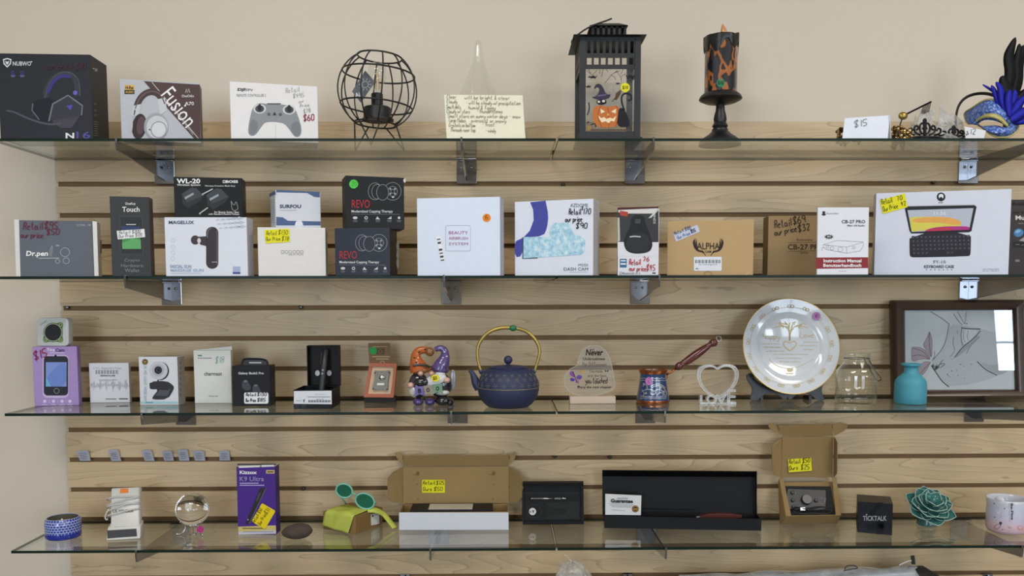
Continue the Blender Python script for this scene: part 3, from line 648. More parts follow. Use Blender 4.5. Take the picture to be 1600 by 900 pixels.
def candle_mat():
    m = M('2a211f', .15, kind='candle_glass').copy(); m.name = 'candle_print'; nt = m.node_tree; b = nt.nodes['Principled BSDF']; tc = nt.nodes.new('ShaderNodeTexCoord'); mp_ = nt.nodes.new('ShaderNodeMapping'); mp_.inputs['Scale'].default_value = (60, 60, 26)
    n = nt.nodes.new('ShaderNodeTexNoise'); n.inputs['Scale'].default_value = 1; n.inputs['Detail'].default_value = 1.5; nt.links.new(tc.outputs['Object'], mp_.inputs[0]); nt.links.new(mp_.outputs[0], n.inputs['Vector'])
    r = ramp(nt, [(0, lin('1c1a1d')), (.5, lin('232025')), (.515, lin('9c5a2c')), (.6, lin('b06a34')), (.62, lin('2a2426')), (1, lin('3c3a40'))]); nt.links.new(n.outputs['Fac'], r.inputs[0]); nt.links.new(r.outputs[0], b.inputs['Base Color']); b.inputs['Coat Weight'].default_value = 1; return m
G().lathe([(24.8 * mp, f(146.5)), (24.8 * mp, f(64))], cc, candle_mat(), 32, cap=False).build('printed_tube', K, smooth=True)
WX = M('141416', .35, bump=.4, scale=120, kind='black_wax')
def drip(u, v):
    a = 2 * math.pi * u; L_ = 72 + 9 * math.sin(a * 5) + 8 * max(0, math.sin(a * 3 + 1)) + (18 if abs(((a * 57.3 - 200 + 180) % 360) - 180) < 16 else 0) + (12 if abs(((a * 57.3 - 350 + 180) % 360) - 180) < 14 else 0)
    top = 58 - (3 if math.cos(a) > .8 else 0)
    if v < .2: r, q = 25.2 * v / .2 * .96, top + 3 * (1 - v / .2)
    else: r, q = 26.6 - .9 * ((v - .2) / .8) ** 3 + .5 * math.sin(a * 9), top + (L_ - top) * (v - .2) / .8
    return cc + Vector((r * mp * math.cos(a), r * mp * math.sin(a), f(q)))
G().grid(drip, 60, 14, WX, True).build('dripping_wax', K, smooth=True)
FL = M('c98d5c', .3, kind='flame_plastic', coat=.6)
G().tube([cc + Vector(((x) * mp, 0, f(v))) for x, v in ((3.6, 57), (3.4, 53), (3.2, 49), (2.6, 44), (1.6, 40), (2.2, 37))], [4.2 * mp, 4.8 * mp, 4.9 * mp, 3.6 * mp, 1.8 * mp, .3 * mp], FL, 10).build('flame_tip', K, smooth=True)
c = RoundCanvas(cc, lambda z_: 25 * mp); c.t = A4; c.circ(505, 438, 26, '2f8a60', 'price_sticker'); c.text('$10', 487, 424, 522, 452, '133a28', .02); 
c.poly([(455, 300), (470, 262), (490, 300), (488, 440), (458, 440)], '3a3b44', l=1); c.flush(K)
# ---- price cards, bead necklaces, combs and masks at the right end
r, c = card('price_card', 'white folded fifteen dollar price card in front of the bead necklaces', [(1320, 184.5), (1390.5, 180.2), (1387, 218), (1316, 218)], -.235, 0, 'e4e9f6'); c.t = (1290, 170, 10)
c.hand('$15', 455, 288, 100, '55585c', 8, rot=-9, wid=220); c.flush(r)
q = pxs([(1390.5, 180.2), (1392.5, 218)], -.234); 
G().slab([q[0] + Vector((0, .001, 0)), q[1], Vector((q[1].x + .001, -.19, STOP[0] + .0003)), Vector((q[0].x - .001, -.222, q[0].z))], (.0006, 0, 0), M('e4e9f6', .7, kind='paper')).build('back_flap', r)
def necklace(label, pts, y0, y1, cols, rb, turns):
    xs = [p[0] for p in pts]; u0, u1 = min(xs), max(xs); vt = min(p[1] for p in pts); rn = random.Random(int(u0)); g = G(); pth = []
    for k in range(turns * 16):
        a = 2 * math.pi * k / 16; w = rn.uniform(.65, 1); x = (u0 + u1) / 2 + (u1 - u0) / 2 * w * math.cos(a); h = abs(math.sin(a * .5 + k * .21))
        p = at(x, 216, (y0 + y1) / 2 + (y1 - y0) / 2 * w * math.sin(a)); p.z = STOP[0] + rb * 1.05 + h * (STOP[0] * 0 + (217 - vt) * MPP(-.17) - 2 * rb); pth.append(p)
    r = thing('bead_necklace', label, 'necklace', (sum(p.x for p in pth) / len(pth), (y0 + y1) / 2, STOP[0]), 'bead necklaces on the top shelf')
    G().tube(pth, rb * .35, M('4a3524', .5, kind='cord'), 5).build('cord', r)
    for i, col in enumerate(cols):
        g = G()
        for k, p in enumerate(pth):
            if k % len(cols) == i: g.ell(p, rb, rb, rb, M(col, .2, .75, kind='bead'), 8, 6)
        o = g.build('beads', r, smooth=True); o['kind'] = 'stuff'
BC = ['6e5130', 'a98a55', '3c2b1e', 'd0b780']
necklace('brown and gold bead necklace heaped left of the fifteen dollar card', [(1307, 193), (1345, 217)], -.21, -.13, BC, .0036, 6)
necklace('glossy gold bead necklace heaped right of the fifteen dollar card', [(1392, 194), (1424, 217)], -.225, -.17, ['b48a48', '5a3f22', 'e0c890'], .0036, 6)
necklace('dark bronze bead necklace between the price card and the lace tiara', [(1394, 196), (1414, 217)], -.135, -.07, ['3a3230', '8f8378', '5a4a3a'], .0045, 3)
DK = M('17171a', .3, .6, kind='black_enamel')
def filigree(name, label, cat, cu, cv, w, h, y, part='filigree_scroll'):
    r = thing(name, label, cat, at(cu, 217, y) * 1, 'black lace tiaras on the top shelf'); r.location.z = STOP[0]; ORG[r.name].z = STOP[0]; mm = 1.5 * MPP(y)
    def T(pts, rr=1.): G().tube([at(cu + a * w, cv - b * h, y + .02 * abs(a) ** 2) for a, b in smooth2(pts)], mm * rr, DK, 6).build(part, r, smooth=True)
    G().tube([at(cu + (k / 8 - 1) * w, cv + 2 + 4 * abs(k / 8 - 1) ** 2, y + .02 * (k / 8 - 1) ** 2) for k in range(17)], mm * 1.2, DK, 6).build('band', r, smooth=True)
    T([(0, 0), (0, .9)], 1.6); T([(0, .9), (.06, 1.05), (0, 1.2), (-.06, 1.05), (0, .9)], 1.2)
    for s in (-1, 1):
        T([(.0, .1), (s * .2, .2), (s * .25, .7), (s * .1, .95), (s * .02, .7), (s * .1, .45)]); T([(s * .2, .05), (s * .45, .2), (s * .5, .6), (s * .35, .75), (s * .28, .5), (s * .4, .4)])
        T([(s * .45, .05), (s * .7, .12), (s * .75, .42), (s * .62, .55), (s * .55, .35)]); T([(s * .68, .02), (s * .9, .05), (s * .98, .25), (s * .85, .32)])
    return r
filigree('lace_tiara', 'black scrollwork tiara standing beside the gold beads in front of plastic bag', 'tiara', 1445, 212, 34, 22, -.2)
filigree('lace_tiara', 'black scrollwork tiara lying low under the clear plastic bag by the twelve dollar card', 'tiara', 1490, 214, 32, 14, -.165)
hc = thing('hair_comb', 'dark hair comb with gilt boss sticking out of the plastic bag', 'comb', (at(1435, 170, -.15).x, -.15, STOP[0]))
p0, p1 = at(1411, 181, -.15), at(1455, 159, -.15)
G().tube([p0, p1], .0022, DK, 6).build('spine', hc)
for k in range(7):
    p = p0.lerp(p1, .72 + .045 * k); G().tube([p, p + Vector((-.004, 0, -.022))], .0009, DK, 5).build('tooth', hc)
G().ell(p0, .011, .006, .009, M('a58b4c', .3, .8, kind='gilt'), 12, 8).build('boss', hc, smooth=True)
G().tube([p0, p0 + Vector((-.006, 0, -.02)), p0 + Vector((-.004, .0, STOP[0] - p0.z + .002))], .0015, DK, 5).build('stem', hc)
BAG = thin_glass('clear_film', (.92, .92, .92, 1), 1.45, .08, .34, (.8, .79, .77, 1), 90)
bgm = thing('plastic_bag', 'crumpled clear plastic bag holding lace pieces at right of top shelf', 'bag', (at(1465, 200, -.13).x, -.13, STOP[0])); rn = random.Random(3)
nzv = [[rn.uniform(-1, 1) for _ in range(26)] for _ in range(12)]
def bag(u, v):
    a = 2 * math.pi * u; i, j = int(u * 25) % 25, min(int(v * 11), 11); n = nzv[j][i]
    prof = math.sin(math.pi * min(1, v * .5 + .5)) ** .7 * 1.0 if v > 0 else 1; R = (1 - v ** 3) ; hgt = (44 + 14 * math.sin(a * 2 + 1) + 12 * n) * v
    p = at(1462 + 48 * (R * .9 + .1) * math.cos(a) * (1 + .08 * n), 216, -.13 + .06 * (R * .9 + .1) * math.sin(a) * (1 + .1 * n)); p.z = STOP[0] + .001 + hgt * MPP(-.13); return p
G().grid(bag, 25, 11, BAG, True).build('crumpled_film', bgm)
r, c = card('price_card', 'small white twelve dollar price card leaning against the blue mask', [(1507, 197.5), (1540.5, 204), (1537, 218), (1509, 218)], -.238, 0, 'dcdde2'); c.t = A5
c.hand('$12', 1145, 852, 44, '333336', 4, rot=-3, wid=84); c.flush(r)
# blue masquerade mask
mk = thing('masquerade_mask', 'blue sequinned masquerade mask with gold trimmed eye and feather spray', 'mask', (at(1565, 217, -.2).x, -.2, STOP[0]))
def mk_mat():
    m = M('3a5cb0', .3, kind='sequins').copy(); nt = m.node_tree; b = nt.nodes['Principled BSDF']; v = nt.nodes.new('ShaderNodeTexVoronoi'); v.inputs['Scale'].default_value = 260; tc = nt.nodes.new('ShaderNodeTexCoord'); nt.links.new(tc.outputs['Object'], v.inputs['Vector'])
    r = ramp(nt, [(0, lin('2b4694')), (.45, lin('3d62bd')), (.8, lin('86a4dd')), (1, lin('c3d2f0'))]); nt.links.new(v.outputs['Color'], r.inputs[0]); nt.links.new(r.outputs[0], b.inputs['Base Color']); bp = nt.nodes.new('ShaderNodeBump'); bp.inputs['Strength'].default_value = .8; bp.inputs['Distance'].default_value = .002; nt.links.new(v.outputs['Distance'], bp.inputs['Height']); nt.links.new(bp.outputs[0], b.inputs['Normal']); return m
outer = [(1130, 680), (1200, 640), (1270, 590), (1340, 570), (1420, 600), (1500, 660), (1560, 720), (1560, 800), (1510, 860), (1430, 878), (1350, 860), (1280, 800), (1220, 760), (1160, 770), (1140, 730)]
inner = [(1240, 770), (1270, 745), (1310, 735), (1360, 738), (1410, 752), (1460, 780), (1475, 790), (1440, 795), (1400, 780), (1350, 778), (1310, 782), (1270, 785), (1252, 782), (1244, 778), (1240, 774)]
outer = smooth2(outer, True, 2); inner = smooth2(inner, True, 2)
def ymk(u): return -.215 + .035 * ((u - 1400) / 200) ** 2 * (1.5 if u < 1400 else .3)
def mpt(p, off=0): return at(1280 + p[0] / 5, min(40 + p[1] / 5, 217.3), ymk(p[0]) + off)
g = G(); n = len(outer); SQ = mk_mat()
vs = []; 
for t in (0, .35, .7, 1):
    for o_, i_ in zip(outer, inner): vs.append(mpt((o_[0] * (1 - t) + i_[0] * t, o_[1] * (1 - t) + i_[1] * t), -.014 * math.sin(math.pi * t)))
vs += [v + Vector((0, .0025, 0)) for v in vs]; fs = []
for k in range(3):
    for i in range(n): j = (i + 1) % n; fs += [(k * n + i, k * n + j, (k + 1) * n + j, (k + 1) * n + i), (4 * n + k * n + i, 4 * n + (k + 1) * n + i, 4 * n + (k + 1) * n + j, 4 * n + k * n + j)]
for i in range(n): j = (i + 1) % n; fs += [(i, 4 * n + i, 4 * n + j, j), (3 * n + i, 3 * n + j, 7 * n + j, 7 * n + i)]
g.add(vs, fs, SQ); g.build('face', mk, smooth=True, angle=.9)
GD = M('c9bf7a', .35, .4, bump=.8, scale=700, kind='gold_glitter')
G().tube([mpt(p, -.001) for p in outer], .0022, GD, 6, True).build('edge_trim', mk, smooth=True)
up = [(1225, 752), (1260, 720), (1310, 700), (1360, 700), (1410, 720), (1455, 765), (1475, 785)]
G().tube([mpt(p, -.012) for p in smooth2(up)], [.003 + .005 * math.sin(math.pi * k / (len(smooth2(up)) - 1)) for k in range(len(smooth2(up)))], GD, 8, flat=.5).build('eye_trim', mk, smooth=True)
def feather(root, pts, wd, y, col, name='feather', dy=.0):
    pts = smooth2(pts); n = len(pts); g = G(); m = M(col, .65, var=.3, scale=300, kind='feather', spec=.25); vs = []; fs = []
    for i, (u, v) in enumerate(pts):
        a = pts[max(i - 1, 0)]; b_ = pts[min(i + 1, n - 1)]; dx, dv = b_[0] - a[0], b_[1] - a[1]; L_ = math.hypot(dx, dv) or 1; t = i / (n - 1); w_ = wd * (math.sin(math.pi * min(1, t * .93 + .1)) ** .7) + .3
        nx, ny = -dv / L_ * w_, dx / L_ * w_; yy = y + dy * t
        vs += [at(u + nx, v + ny, yy + .002), at(u, v, yy + .0005), at(u - nx, v - ny, yy + .002), at(u, v, yy + .0028)]
    for i in range(n - 1):
        o = 4 * i
        for k in range(4): fs.append((o + k, o + (k + 1) % 4, o + 4 + (k + 1) % 4, o + 4 + k))
    fs += [(3, 2, 1, 0), tuple(4 * (n - 1) + k for k in range(4))]
    g.add(vs, fs, m); g.build(name, root, smooth=True)
BF, KF = '2226a8', '141418'
for p, wd, y in (([(1577, 155), (1573, 140), (1580, 115), (1575, 90), (1580, 75), (1587, 58)], 9, -.2), ([(1580, 150), (1590, 125), (1588, 100), (1592, 82), (1593, 68)], 7, -.195), ([(1585, 150), (1592, 130), (1592, 100), (1597, 85), (1599, 70)], 7, -.19), ([(1577, 150), (1568, 130), (1567, 118)], 8, -.205), ([(1590, 155), (1600, 145), (1612, 140)], 6, -.2)): feather(mk, p, wd, y, KF, 'black_feather')
for p, wd, y in (([(1576, 182), (1562, 165), (1555, 145), (1549, 133)], 5, -.222), ([(1577, 182), (1566, 160), (1564, 138), (1556, 128)], 6, -.226), ([(1578, 182), (1575, 155), (1578, 140)], 6, -.23), ([(1579, 182), (1585, 155), (1586, 140)], 6, -.226), ([(1580, 184), (1590, 165), (1602, 150)], 7, -.23), ([(1580, 188), (1594, 178), (1612, 168)], 8, -.232), ([(1578, 180), (1560, 148), (1545, 138), (1535, 132)], 2.2, -.215), ([(1582, 190), (1598, 190), (1610, 186)], 5, -.228)): feather(mk, p, wd, y, BF, 'blue_feather')
hb = thing('headband', 'black satin headband arching behind the blue mask', 'headband', (at(1530, 217, -.13).x, -.13, STOP[0]))
G().tube([at(u, v, -.12) for u, v in smooth2([(1492, 214), (1493, 185), (1497, 165), (1508, 152), (1525, 146), (1545, 146), (1562, 153), (1570, 175), (1570, 212)])], .0042, M('1d1a1c', .5, kind='satin'), 8, flat=.6).build('band', hb, smooth=True)
# ================================================================ second shelf
S = 1; YEL = 'e6df25'; NVY = '2c3560'
def sticker(c, pts, col=YEL, part='price_sticker', l=5): c.poly(pts, col, part, l)
# ---- slate grey skincare pen carton
b = Box(S, 32, 146.5, 344, .06, y=-.246, yaw=9).make('skincare_pen_box', 'slate grey carton with white end bands and maroon handwriting at left of second shelf', '60636e', 'cfc8be', rough=.4)
c = b.front; c.t = B1
c.poly([(110, 413), (148, 416), (160, 856), (126, 856)], 'dcdad8', 'end_band'); c.poly([(722, 428), (757, 432), (770, 856), (738, 856)], 'e2e0de', 'end_band')
c.text('Dr.pen', 202, 660, 372, 712, 'f0f0f2', .03, shear=.12); c.line(smooth2([(388, 700), (395, 640), (408, 615), (410, 650), (398, 705)]), 2.5, 'c9cad0'); c.line([(300, 717), (464, 716)], 4, 'c9cad0'); c.text('TM', 435, 614, 462, 626, 'd8d8dc')
for u, v, r in ((508, 670, 36), (517, 737, 24), (450, 741, 17)): c.ring(u, v, r, 3, 'c0c1c8', b=r * .95)
c.text('ULTIMA - M8', 600, 452, 708, 466, 'c0c1c8')
c.hand('Retail', 182, 492, 56, '6d1f3c', 6, wid=160); c.hand('$95', 345, 484, 50, '6d1f3c', 6, wid=112); c.hand('our price', 160, 556, 46, '6d1f3c', 6, wid=182, rot=1); c.hand('$50', 362, 532, 44, '6d1f3c', 6, wid=108)
c = b.right; c.t = B1; c.rect(783, 575, 795, 680, '8a8078', 'lettering'); b.done()
# ---- tall black wallet carton
b = Box(S, 175.5, 237, 306.5, .04, y=-.242, yaw=12).make('wallet_box', 'tall charcoal carton with green screen picture and white price strip', '39393b', '4a4a4a', rough=.4)
c = b.front; c.t = B1
c.text('OneKey', 978, 281, 1060, 306, 'e8e8e8', .015); c.text('Touch', 955, 316, 1090, 355, 'f2f2f2', .01)
c.line([(935, 388), (1112, 388), (1118, 692), (940, 692)], 3, '585858', closed=True); c.poly([(945, 400), (1105, 400), (1110, 680), (950, 680)], '303033')
c.poly([(950, 465), (1095, 470), (1098, 560), (952, 556)], '34406a', l=2); c.poly([(953, 556), (1098, 558), (1103, 645), (956, 645)], '4a8f54', l=2); c.poly([(953, 600), (1040, 560), (1100, 575), (1103, 645), (956, 645)], '62a86a', l=3)
c.rect(985, 450, 1062, 457, 'c8c8c8', 'lettering', 3)
for t, u0, v0, u1, v1 in (('Crypto', 972, 722, 1092, 750), ('Hardware', 946, 762, 1118, 787), ('Wallet', 975, 798, 1090, 826)): c.text(t, u0, v0, u1, v1, '8d8d8f')
sticker(c, [(912, 503), (1128, 488), (1134, 552), (920, 570)], 'e9e9e9', 'price_strip'); c.hand('Retail $200', 930, 528, 26, '6b6b70', 3.5, rot=-3, wid=170, l=7); c.hand('Our Price $120', 928, 558, 24, '6b6b70', 3.5, rot=-4, wid=186, l=7)
b.done()
# ---- white massage gun carton with the black wireless carton on top
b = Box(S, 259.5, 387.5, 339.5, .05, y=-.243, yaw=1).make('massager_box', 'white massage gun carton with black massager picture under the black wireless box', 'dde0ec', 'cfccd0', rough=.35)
zt_ = b.top.z; c = b.front; c.t = B2
c.text('MAGELUX', 218, 424, 415, 450, '3c4664', .02)
for i in range(6):
    for j in range(3):
        u, v = 600 + i * 42 + j * 12, 418 + j * 32 - i * 3; k = .5 + i * .11
        if u < 810: c.poly([(u - 40 * k, v + 2), (u, v - 15 * k), (u + 40 * k, v), (u, v + 15 * k)], 'bcc3d2')
c.poly(rrect(510, 472, 606, 800, 46, 6), '3b3438'); c.poly(rrect(590, 500, 602, 770, 6, 3), '5a5257', l=2); c.line(smooth2([(520, 560), (522, 500), (550, 480)]), 4, '958d92', l=2); c.poly([(440, 550), (520, 545), (520, 625), (465, 612)], '3f383b', l=1); c.circ(425, 575, 34, '443d41', b=36, l=2); c.circ(455, 580, 14, 'd6d4d8', b=20, l=3); c.rect(555, 744, 598, 750, 'a8a4a8', 'lettering', 3)
for v in (577, 630, 675, 720): c.ring(250, v, 15, 2.5, 'b9bdc8')
c.text('FASCIAL GUN', 230, 768, 395, 795, '8fa0ba', .02); c.text('MASSAGE GUN', 232, 800, 490, 822, '9db0cc', .02); c.rect(232, 832, 470, 838, 'b9bdc8', 'lettering')
c.rect(718, 782, 778, 838, 'a9b2d6', 'logo'); c.rect(718, 826, 778, 840, '3c4390', 'logo', 2); b.done()
b = Box(S, 273, 379.5, 276, .055, y=-.24, yaw=9, z=zt_).make('wireless_system_box', 'black wireless system carton lying on the white massage gun carton', '141416', '1b1b1e', rough=.3)
c = b.front; c.t = B2
c.text('WL-20', 280, 95, 464, 134, 'f0f0f0', .03); c.text('Wireless System', 282, 137, 466, 156, 'e0e0e0', .02); c.rect(640, 108, 662, 130, 'dcdcdc', 'logo'); c.rect(646, 113, 657, 125, '141416', 'logo', 2); c.text('BOSS', 664, 108, 760, 130, 'e8e8e8', .04); c.text('Wireless Freedom Made Easy', 500, 146, 738, 162, 'd0d0d0', .01)
for u, v, k in ((405, 240, 1), (600, 250, 1.05)):
    c.poly([(u - 85 * k, v - 25), (u - 10, v - 75 * k), (u + 30, v - 70 * k), (u + 85 * k, v - 10), (u + 60, v + 30), (u - 35, v + 85 * k), (u - 80, v + 50)], '2e3135'); c.poly([(u - 85 * k, v - 25), (u - 10, v - 75 * k), (u + 30, v - 70 * k), (u + 82 * k, v - 12), (u - 45, v + 42)], '41464b', l=2); c.poly([(u - 65, v + 2), (u + 5, v - 36), (u + 10, v - 20), (u - 58, v + 18)], '9a9ea2', l=3)
for p in ([(480, 218), (562, 176)], [(458, 368), (524, 322)]): c.line(p, 8, 'c9c9c9', l=4); c.circ(p[0][0] + 4, p[0][1], 8, 'a8a8a8', l=4)
c.line(smooth2([(705, 270), (712, 340), (735, 345), (760, 335), (755, 300), (742, 270), (735, 300), (722, 300), (705, 270)]), 3, 'b0b0b0')
c.text('For Electric Guitar / Bass', 575, 350, 766, 364, 'dedede', .02); c.text('with Standard Passive Pickups', 528, 366, 770, 382, 'dedede', .02); b.done()
# ---- plain white carton with yellow sticker, small carton on top
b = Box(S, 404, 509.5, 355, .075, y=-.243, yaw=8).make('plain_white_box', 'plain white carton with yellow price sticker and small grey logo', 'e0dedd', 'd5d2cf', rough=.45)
zt_ = b.top.z; c = b.front; c.t = B2
sticker(c, [(964, 497), (1160, 486), (1166, 590), (975, 602)]); c.hand('Retail', 982, 536, 32, '2e2c10', 3.2, wid=84, l=7); c.hand('$130', 1074, 530, 32, '2e2c10', 3.2, wid=80, l=7); c.hand('Our Price', 978, 582, 30, '2e2c10', 3.2, wid=116, rot=-2, l=7); c.hand('$78', 1102, 580, 32, '2e2c10', 3.2, wid=58, l=7)
for k in range(6): c.line(rrect(1098 + k * 30, 657, 1118 + k * 30, 680, 5, 2), 3.5, '8c8a8a', closed=True)
c.text('BEAUTY DEVICE', 1155, 685, 1268, 695, '9c9a9a'); b.done()
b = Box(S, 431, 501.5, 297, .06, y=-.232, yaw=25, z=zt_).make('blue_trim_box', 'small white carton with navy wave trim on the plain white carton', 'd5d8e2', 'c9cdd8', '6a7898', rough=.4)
c = b.front; c.t = B2
c.poly([(1058, 184), (1398, 200), (1398, 242), (1355, 238), (1300, 208), (1058, 202)], '52648c'); c.poly([(1058, 394), (1110, 398), (1150, 425), (1404, 430), (1405, 466), (1058, 466)], '52648c'); c.circ(1236, 460, 32, 'dfe2ea', b=40, l=2, n=20); c.rect(1058, 462, 1405, 472, 'd5d8e2', l=3)
c.text('SURFOU', 1085, 298, 1252, 326, '38445e', .03); c.rect(1085, 341, 1220, 346, 'a8adba', 'lettering')
c = b.left; c.t = B2; c.poly([(1003, 215), (1050, 188), (1052, 218), (1003, 240)], '52648c'); 
for v in range(260, 440, 16): c.rect(1012, v, 1042, v + 5, '98a4b8', 'lettering')
b.done()
# ---- two cupping therapy cartons
def cupping(b, T, col, lab, k=1.):
    c = b.front; ln = 'a6a8ae'
    X = lambda u, v: (T[0] + u * T[2], T[1] + v * T[2])
    c.t = B3
    def tx(t, u0, v0, u1, v1, cc, bo=0.): a, b_ = X(u0, v0), X(u1, v1); c.text(t, a[0], a[1], b_[0], b_[1], cc, bo)
    for u, v, r, bb in ((190, 85, 52, 65), (205, 88, 40, 56), (325, 85, 65, 68), (325, 85, 36, 38), (325, 85, 14, 15)): p = X(u, v); c.ring(p[0], p[1], r * T[2], 2.6, ln, b=bb * T[2])
    p = X(248, 93); c.circ(p[0], p[1], 46 * T[2], col, b=60 * T[2], l=3); c.ring(p[0], p[1], 46 * T[2], 2.6, ln, b=60 * T[2], l=4)
    for a in (45, 135, 225, 315): q = X(325 + 25 * math.cos(math.radians(a)), 85 + 26 * math.sin(math.radians(a))); c.circ(q[0], q[1], 7 * T[2], ln, l=2)
    p = X(328, 130); c.rect(p[0] - 9, p[1] - 5, p[0] + 9, p[1] + 4, 'd8dade', 'lettering')
    tx('REVO', 12, 150, 150, 212, 'b5343c', .0); tx('Modernized Cupping Therapy', 10, 228, 326, 254, 'dcdde0', .012)
    p, q = X(10, 260), X(380, 262); c.line([p, q], 2, '8a8c92')
    for i, u in enumerate((38, 122, 212, 300, 374)):
        p = X(u, 288); s_ = T[2]
        if i == 1: c.ring(p[0], p[1], 10 * s_, 6, 'c9cbd0')
        elif i == 3: c.poly([(p[0] - 16 * s_, p[1] + 10), (p[0] + 16 * s_, p[1] - 12), (p[0] + 16 * s_, p[1] + 10)], 'c9cbd0')
        elif i == 2: c.poly([(p[0] - 18 * s_, p[1] + 12), (p[0] - 4 * s_, p[1] - 12), (p[0] + 4 * s_, p[1]), (p[0] + 18 * s_, p[1] + 12)], 'c9cbd0')
        else: c.circ(p[0], p[1], 18 * s_ if i == 0 else 10 * s_, 'c9cbd0', b=11 * s_, n=14)
        c.rect(p[0] - 18 * s_, p[1] + 20, p[0] + 18 * s_, p[1] + 24, '7a7c82', 'lettering'); c.rect(p[0] - 14 * s_, p[1] + 29, p[0] + 16 * s_, p[1] + 33, '6a6c72', 'lettering')
b = Box(S, 524, 609.5, 356.5, .07, y=-.242, yaw=-6).make('cupping_kit_box', 'navy black cupping therapy carton, lower of the two stacked', '2c303c', '201d1e', rough=.4, group='cupping therapy cartons')
zt_ = b.top.z; cupping(b, (142, 514, .98), '30343f', '')
c = b.right; c.t = B3
for v in (625, 690, 755): c.circ(608, v, 10, 'b9b6b4', b=42)
b.done()
b = Box(S, 541, 632, 274, .07, y=-.24, yaw=17, z=zt_).make('cupping_kit_box', 'black cupping therapy carton with green dot, upper of the two stacked', '1d1d1f', '242427', rough=.35, group='cupping therapy cartons')
cupping(b, (236, 108, 1.02), '232325', ''); c = b.front; c.t = B3; c.circ(263, 138, 35, '57c850', 'price_sticker', l=6); c.hand('20', 245, 152, 34, '3a9a3e', 5, l=7)
c.poly([(650, 105), (668, 92), (668, 128), (655, 124)], 'd8d8d8', 'torn_corner', l=2); b.done()
# ---- airbrush carton
b = Box(S, 652.5, 781.5, 310, .055, y=-.212, yaw=-9).make('airbrush_box', 'pale blue white beauty airbrush carton with orange dot sticker', 'dde6f8', 'c9c6cf', rough=.35)
c = b.front; c.t = B3
c.line(rrect(982, 461, 1176, 660, 14), 3, 'a9aec6', closed=True)
for t, v0, v1 in (('BEAUTY', 505, 530), ('AIRBRUSH', 550, 572), ('SYSTEM', 594, 616)): c.text(t, 1006, v0, 1156, v1, 'a8618f', .0)
c.circ(1302, 402, 32, 'ea8a2a', 'price_sticker', l=3); c.hand('15', 1290, 418, 30, '7a3a10', 4, rot=-15, l=5)
sticker(c, [(906, 548), (940, 545), (976, 740), (946, 744)], 'eef0f4', 'barcode_label', 2)
for k in range(7):
    if k != 2: c.line([(914 + k * 5, 572 + k * 27), (940 + k * 5, 568 + k * 27)], 9 + 7 * (k % 2), '454850', 'barcode', 3)
b.done()
# ---- dash cam carton
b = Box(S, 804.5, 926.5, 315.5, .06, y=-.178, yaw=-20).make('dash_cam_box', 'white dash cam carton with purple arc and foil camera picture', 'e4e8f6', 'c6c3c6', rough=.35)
c = b.front; c.t = B4; c.poly(smooth2([(238, 180), (262, 250), (258, 330), (225, 410), (175, 460), (122, 478), (122, 612), (180, 600), (195, 455), (345, 445), (375, 380), (385, 280), (362, 168)], False, 1), '4a50a4')
c.line([(232, 177), (258, 240), (262, 320), (232, 400), (185, 450), (122, 480)], 14, 'e4e8f6', l=2)
def foil():
    m = M('a9cfe2', .25, .55, kind='foil').copy(); m.name = 'foil_print'; nt = m.node_tree; b = nt.nodes['Principled BSDF']; n = nt.nodes.new('ShaderNodeTexNoise'); n.inputs['Scale'].default_value = 110; n.inputs['Detail'].default_value = 3; tc = nt.nodes.new('ShaderNodeTexCoord'); nt.links.new(tc.outputs['Object'], n.inputs['Vector']); r = ramp(nt, [(.3, lin('8fc0dc')), (.5, lin('b4dcf0')), (.7, lin('e2f4fb'))]); nt.links.new(n.outputs['Fac'], r.inputs[0]); nt.links.new(r.outputs[0], b.inputs['Base Color']); b.inputs['Metallic'].default_value = 0; bp = nt.nodes.new('ShaderNodeBump'); bp.inputs['Strength'].default_value = .5; bp.inputs['Distance'].default_value = .001; nt.links.new(n.outputs['Fac'], bp.inputs['Height']); nt.links.new(bp.outputs[0], b.inputs['Normal']); return m
c.poly([(190, 452), (390, 450), (400, 370), (440, 338), (540, 340), (585, 430), (640, 445), (672, 480), (668, 560), (640, 590), (190, 620)], foil(), l=3); c.line([(186, 452), (184, 620), (300, 614)], 8, '3c5468', l=4)
c.text('AZDOME', 556, 190, 694, 218, '5a6074', .0); c.text('M550', 618, 660, 694, 680, '6a6e7c', .0); c.text('DASH CAM', 505, 690, 694, 714, '4c5060', .0); c.rect(546, 724, 694, 728, 'b0b4c0', 'lettering')
c.hand('Retail', 545, 275, 46, '23232a', 6, wid=98); c.hand('$', 644, 240, 24, '23232a', 4); c.hand('170', 656, 272, 44, '23232a', 6, wid=64); c.hand('our price', 516, 332, 44, '23232a', 6, wid=136); c.hand('$90', 600, 382, 42, '23232a', 6, wid=94); b.done()
# ---- mouse blister box
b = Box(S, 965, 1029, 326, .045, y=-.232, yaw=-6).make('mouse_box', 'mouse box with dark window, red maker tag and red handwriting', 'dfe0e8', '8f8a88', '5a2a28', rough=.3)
c = b.front; c.t = B4
c.poly([(925, 222), (1245, 215), (1245, 492), (925, 492)], '3d3d40'); c.poly([(930, 240), (1245, 222), (1210, 268), (1000, 268), (930, 258)], 'd9d6d6', l=2); c.poly([(925, 222), (1245, 214), (1245, 226), (930, 240)], '4a1e20', l=3)
c.poly([(925, 300), (940, 300), (945, 480), (925, 490)], 'b9b9bb', l=2); c.poly([(1165, 305), (1240, 225), (1246, 240), (1190, 300)], 'c9c9cb', l=3)
c.poly(smooth2([(1032, 280), (1135, 280), (1140, 345), (1165, 390), (1190, 470), (1200, 520), (1175, 570), (1080, 585), (1000, 570), (970, 510), (985, 440), (1025, 370)], True), '252528', l=3); c.poly(smooth2([(1030, 420), (1150, 420), (1185, 500), (1165, 560), (1080, 575), (1005, 560), (985, 500)], True), '313135', l=4)
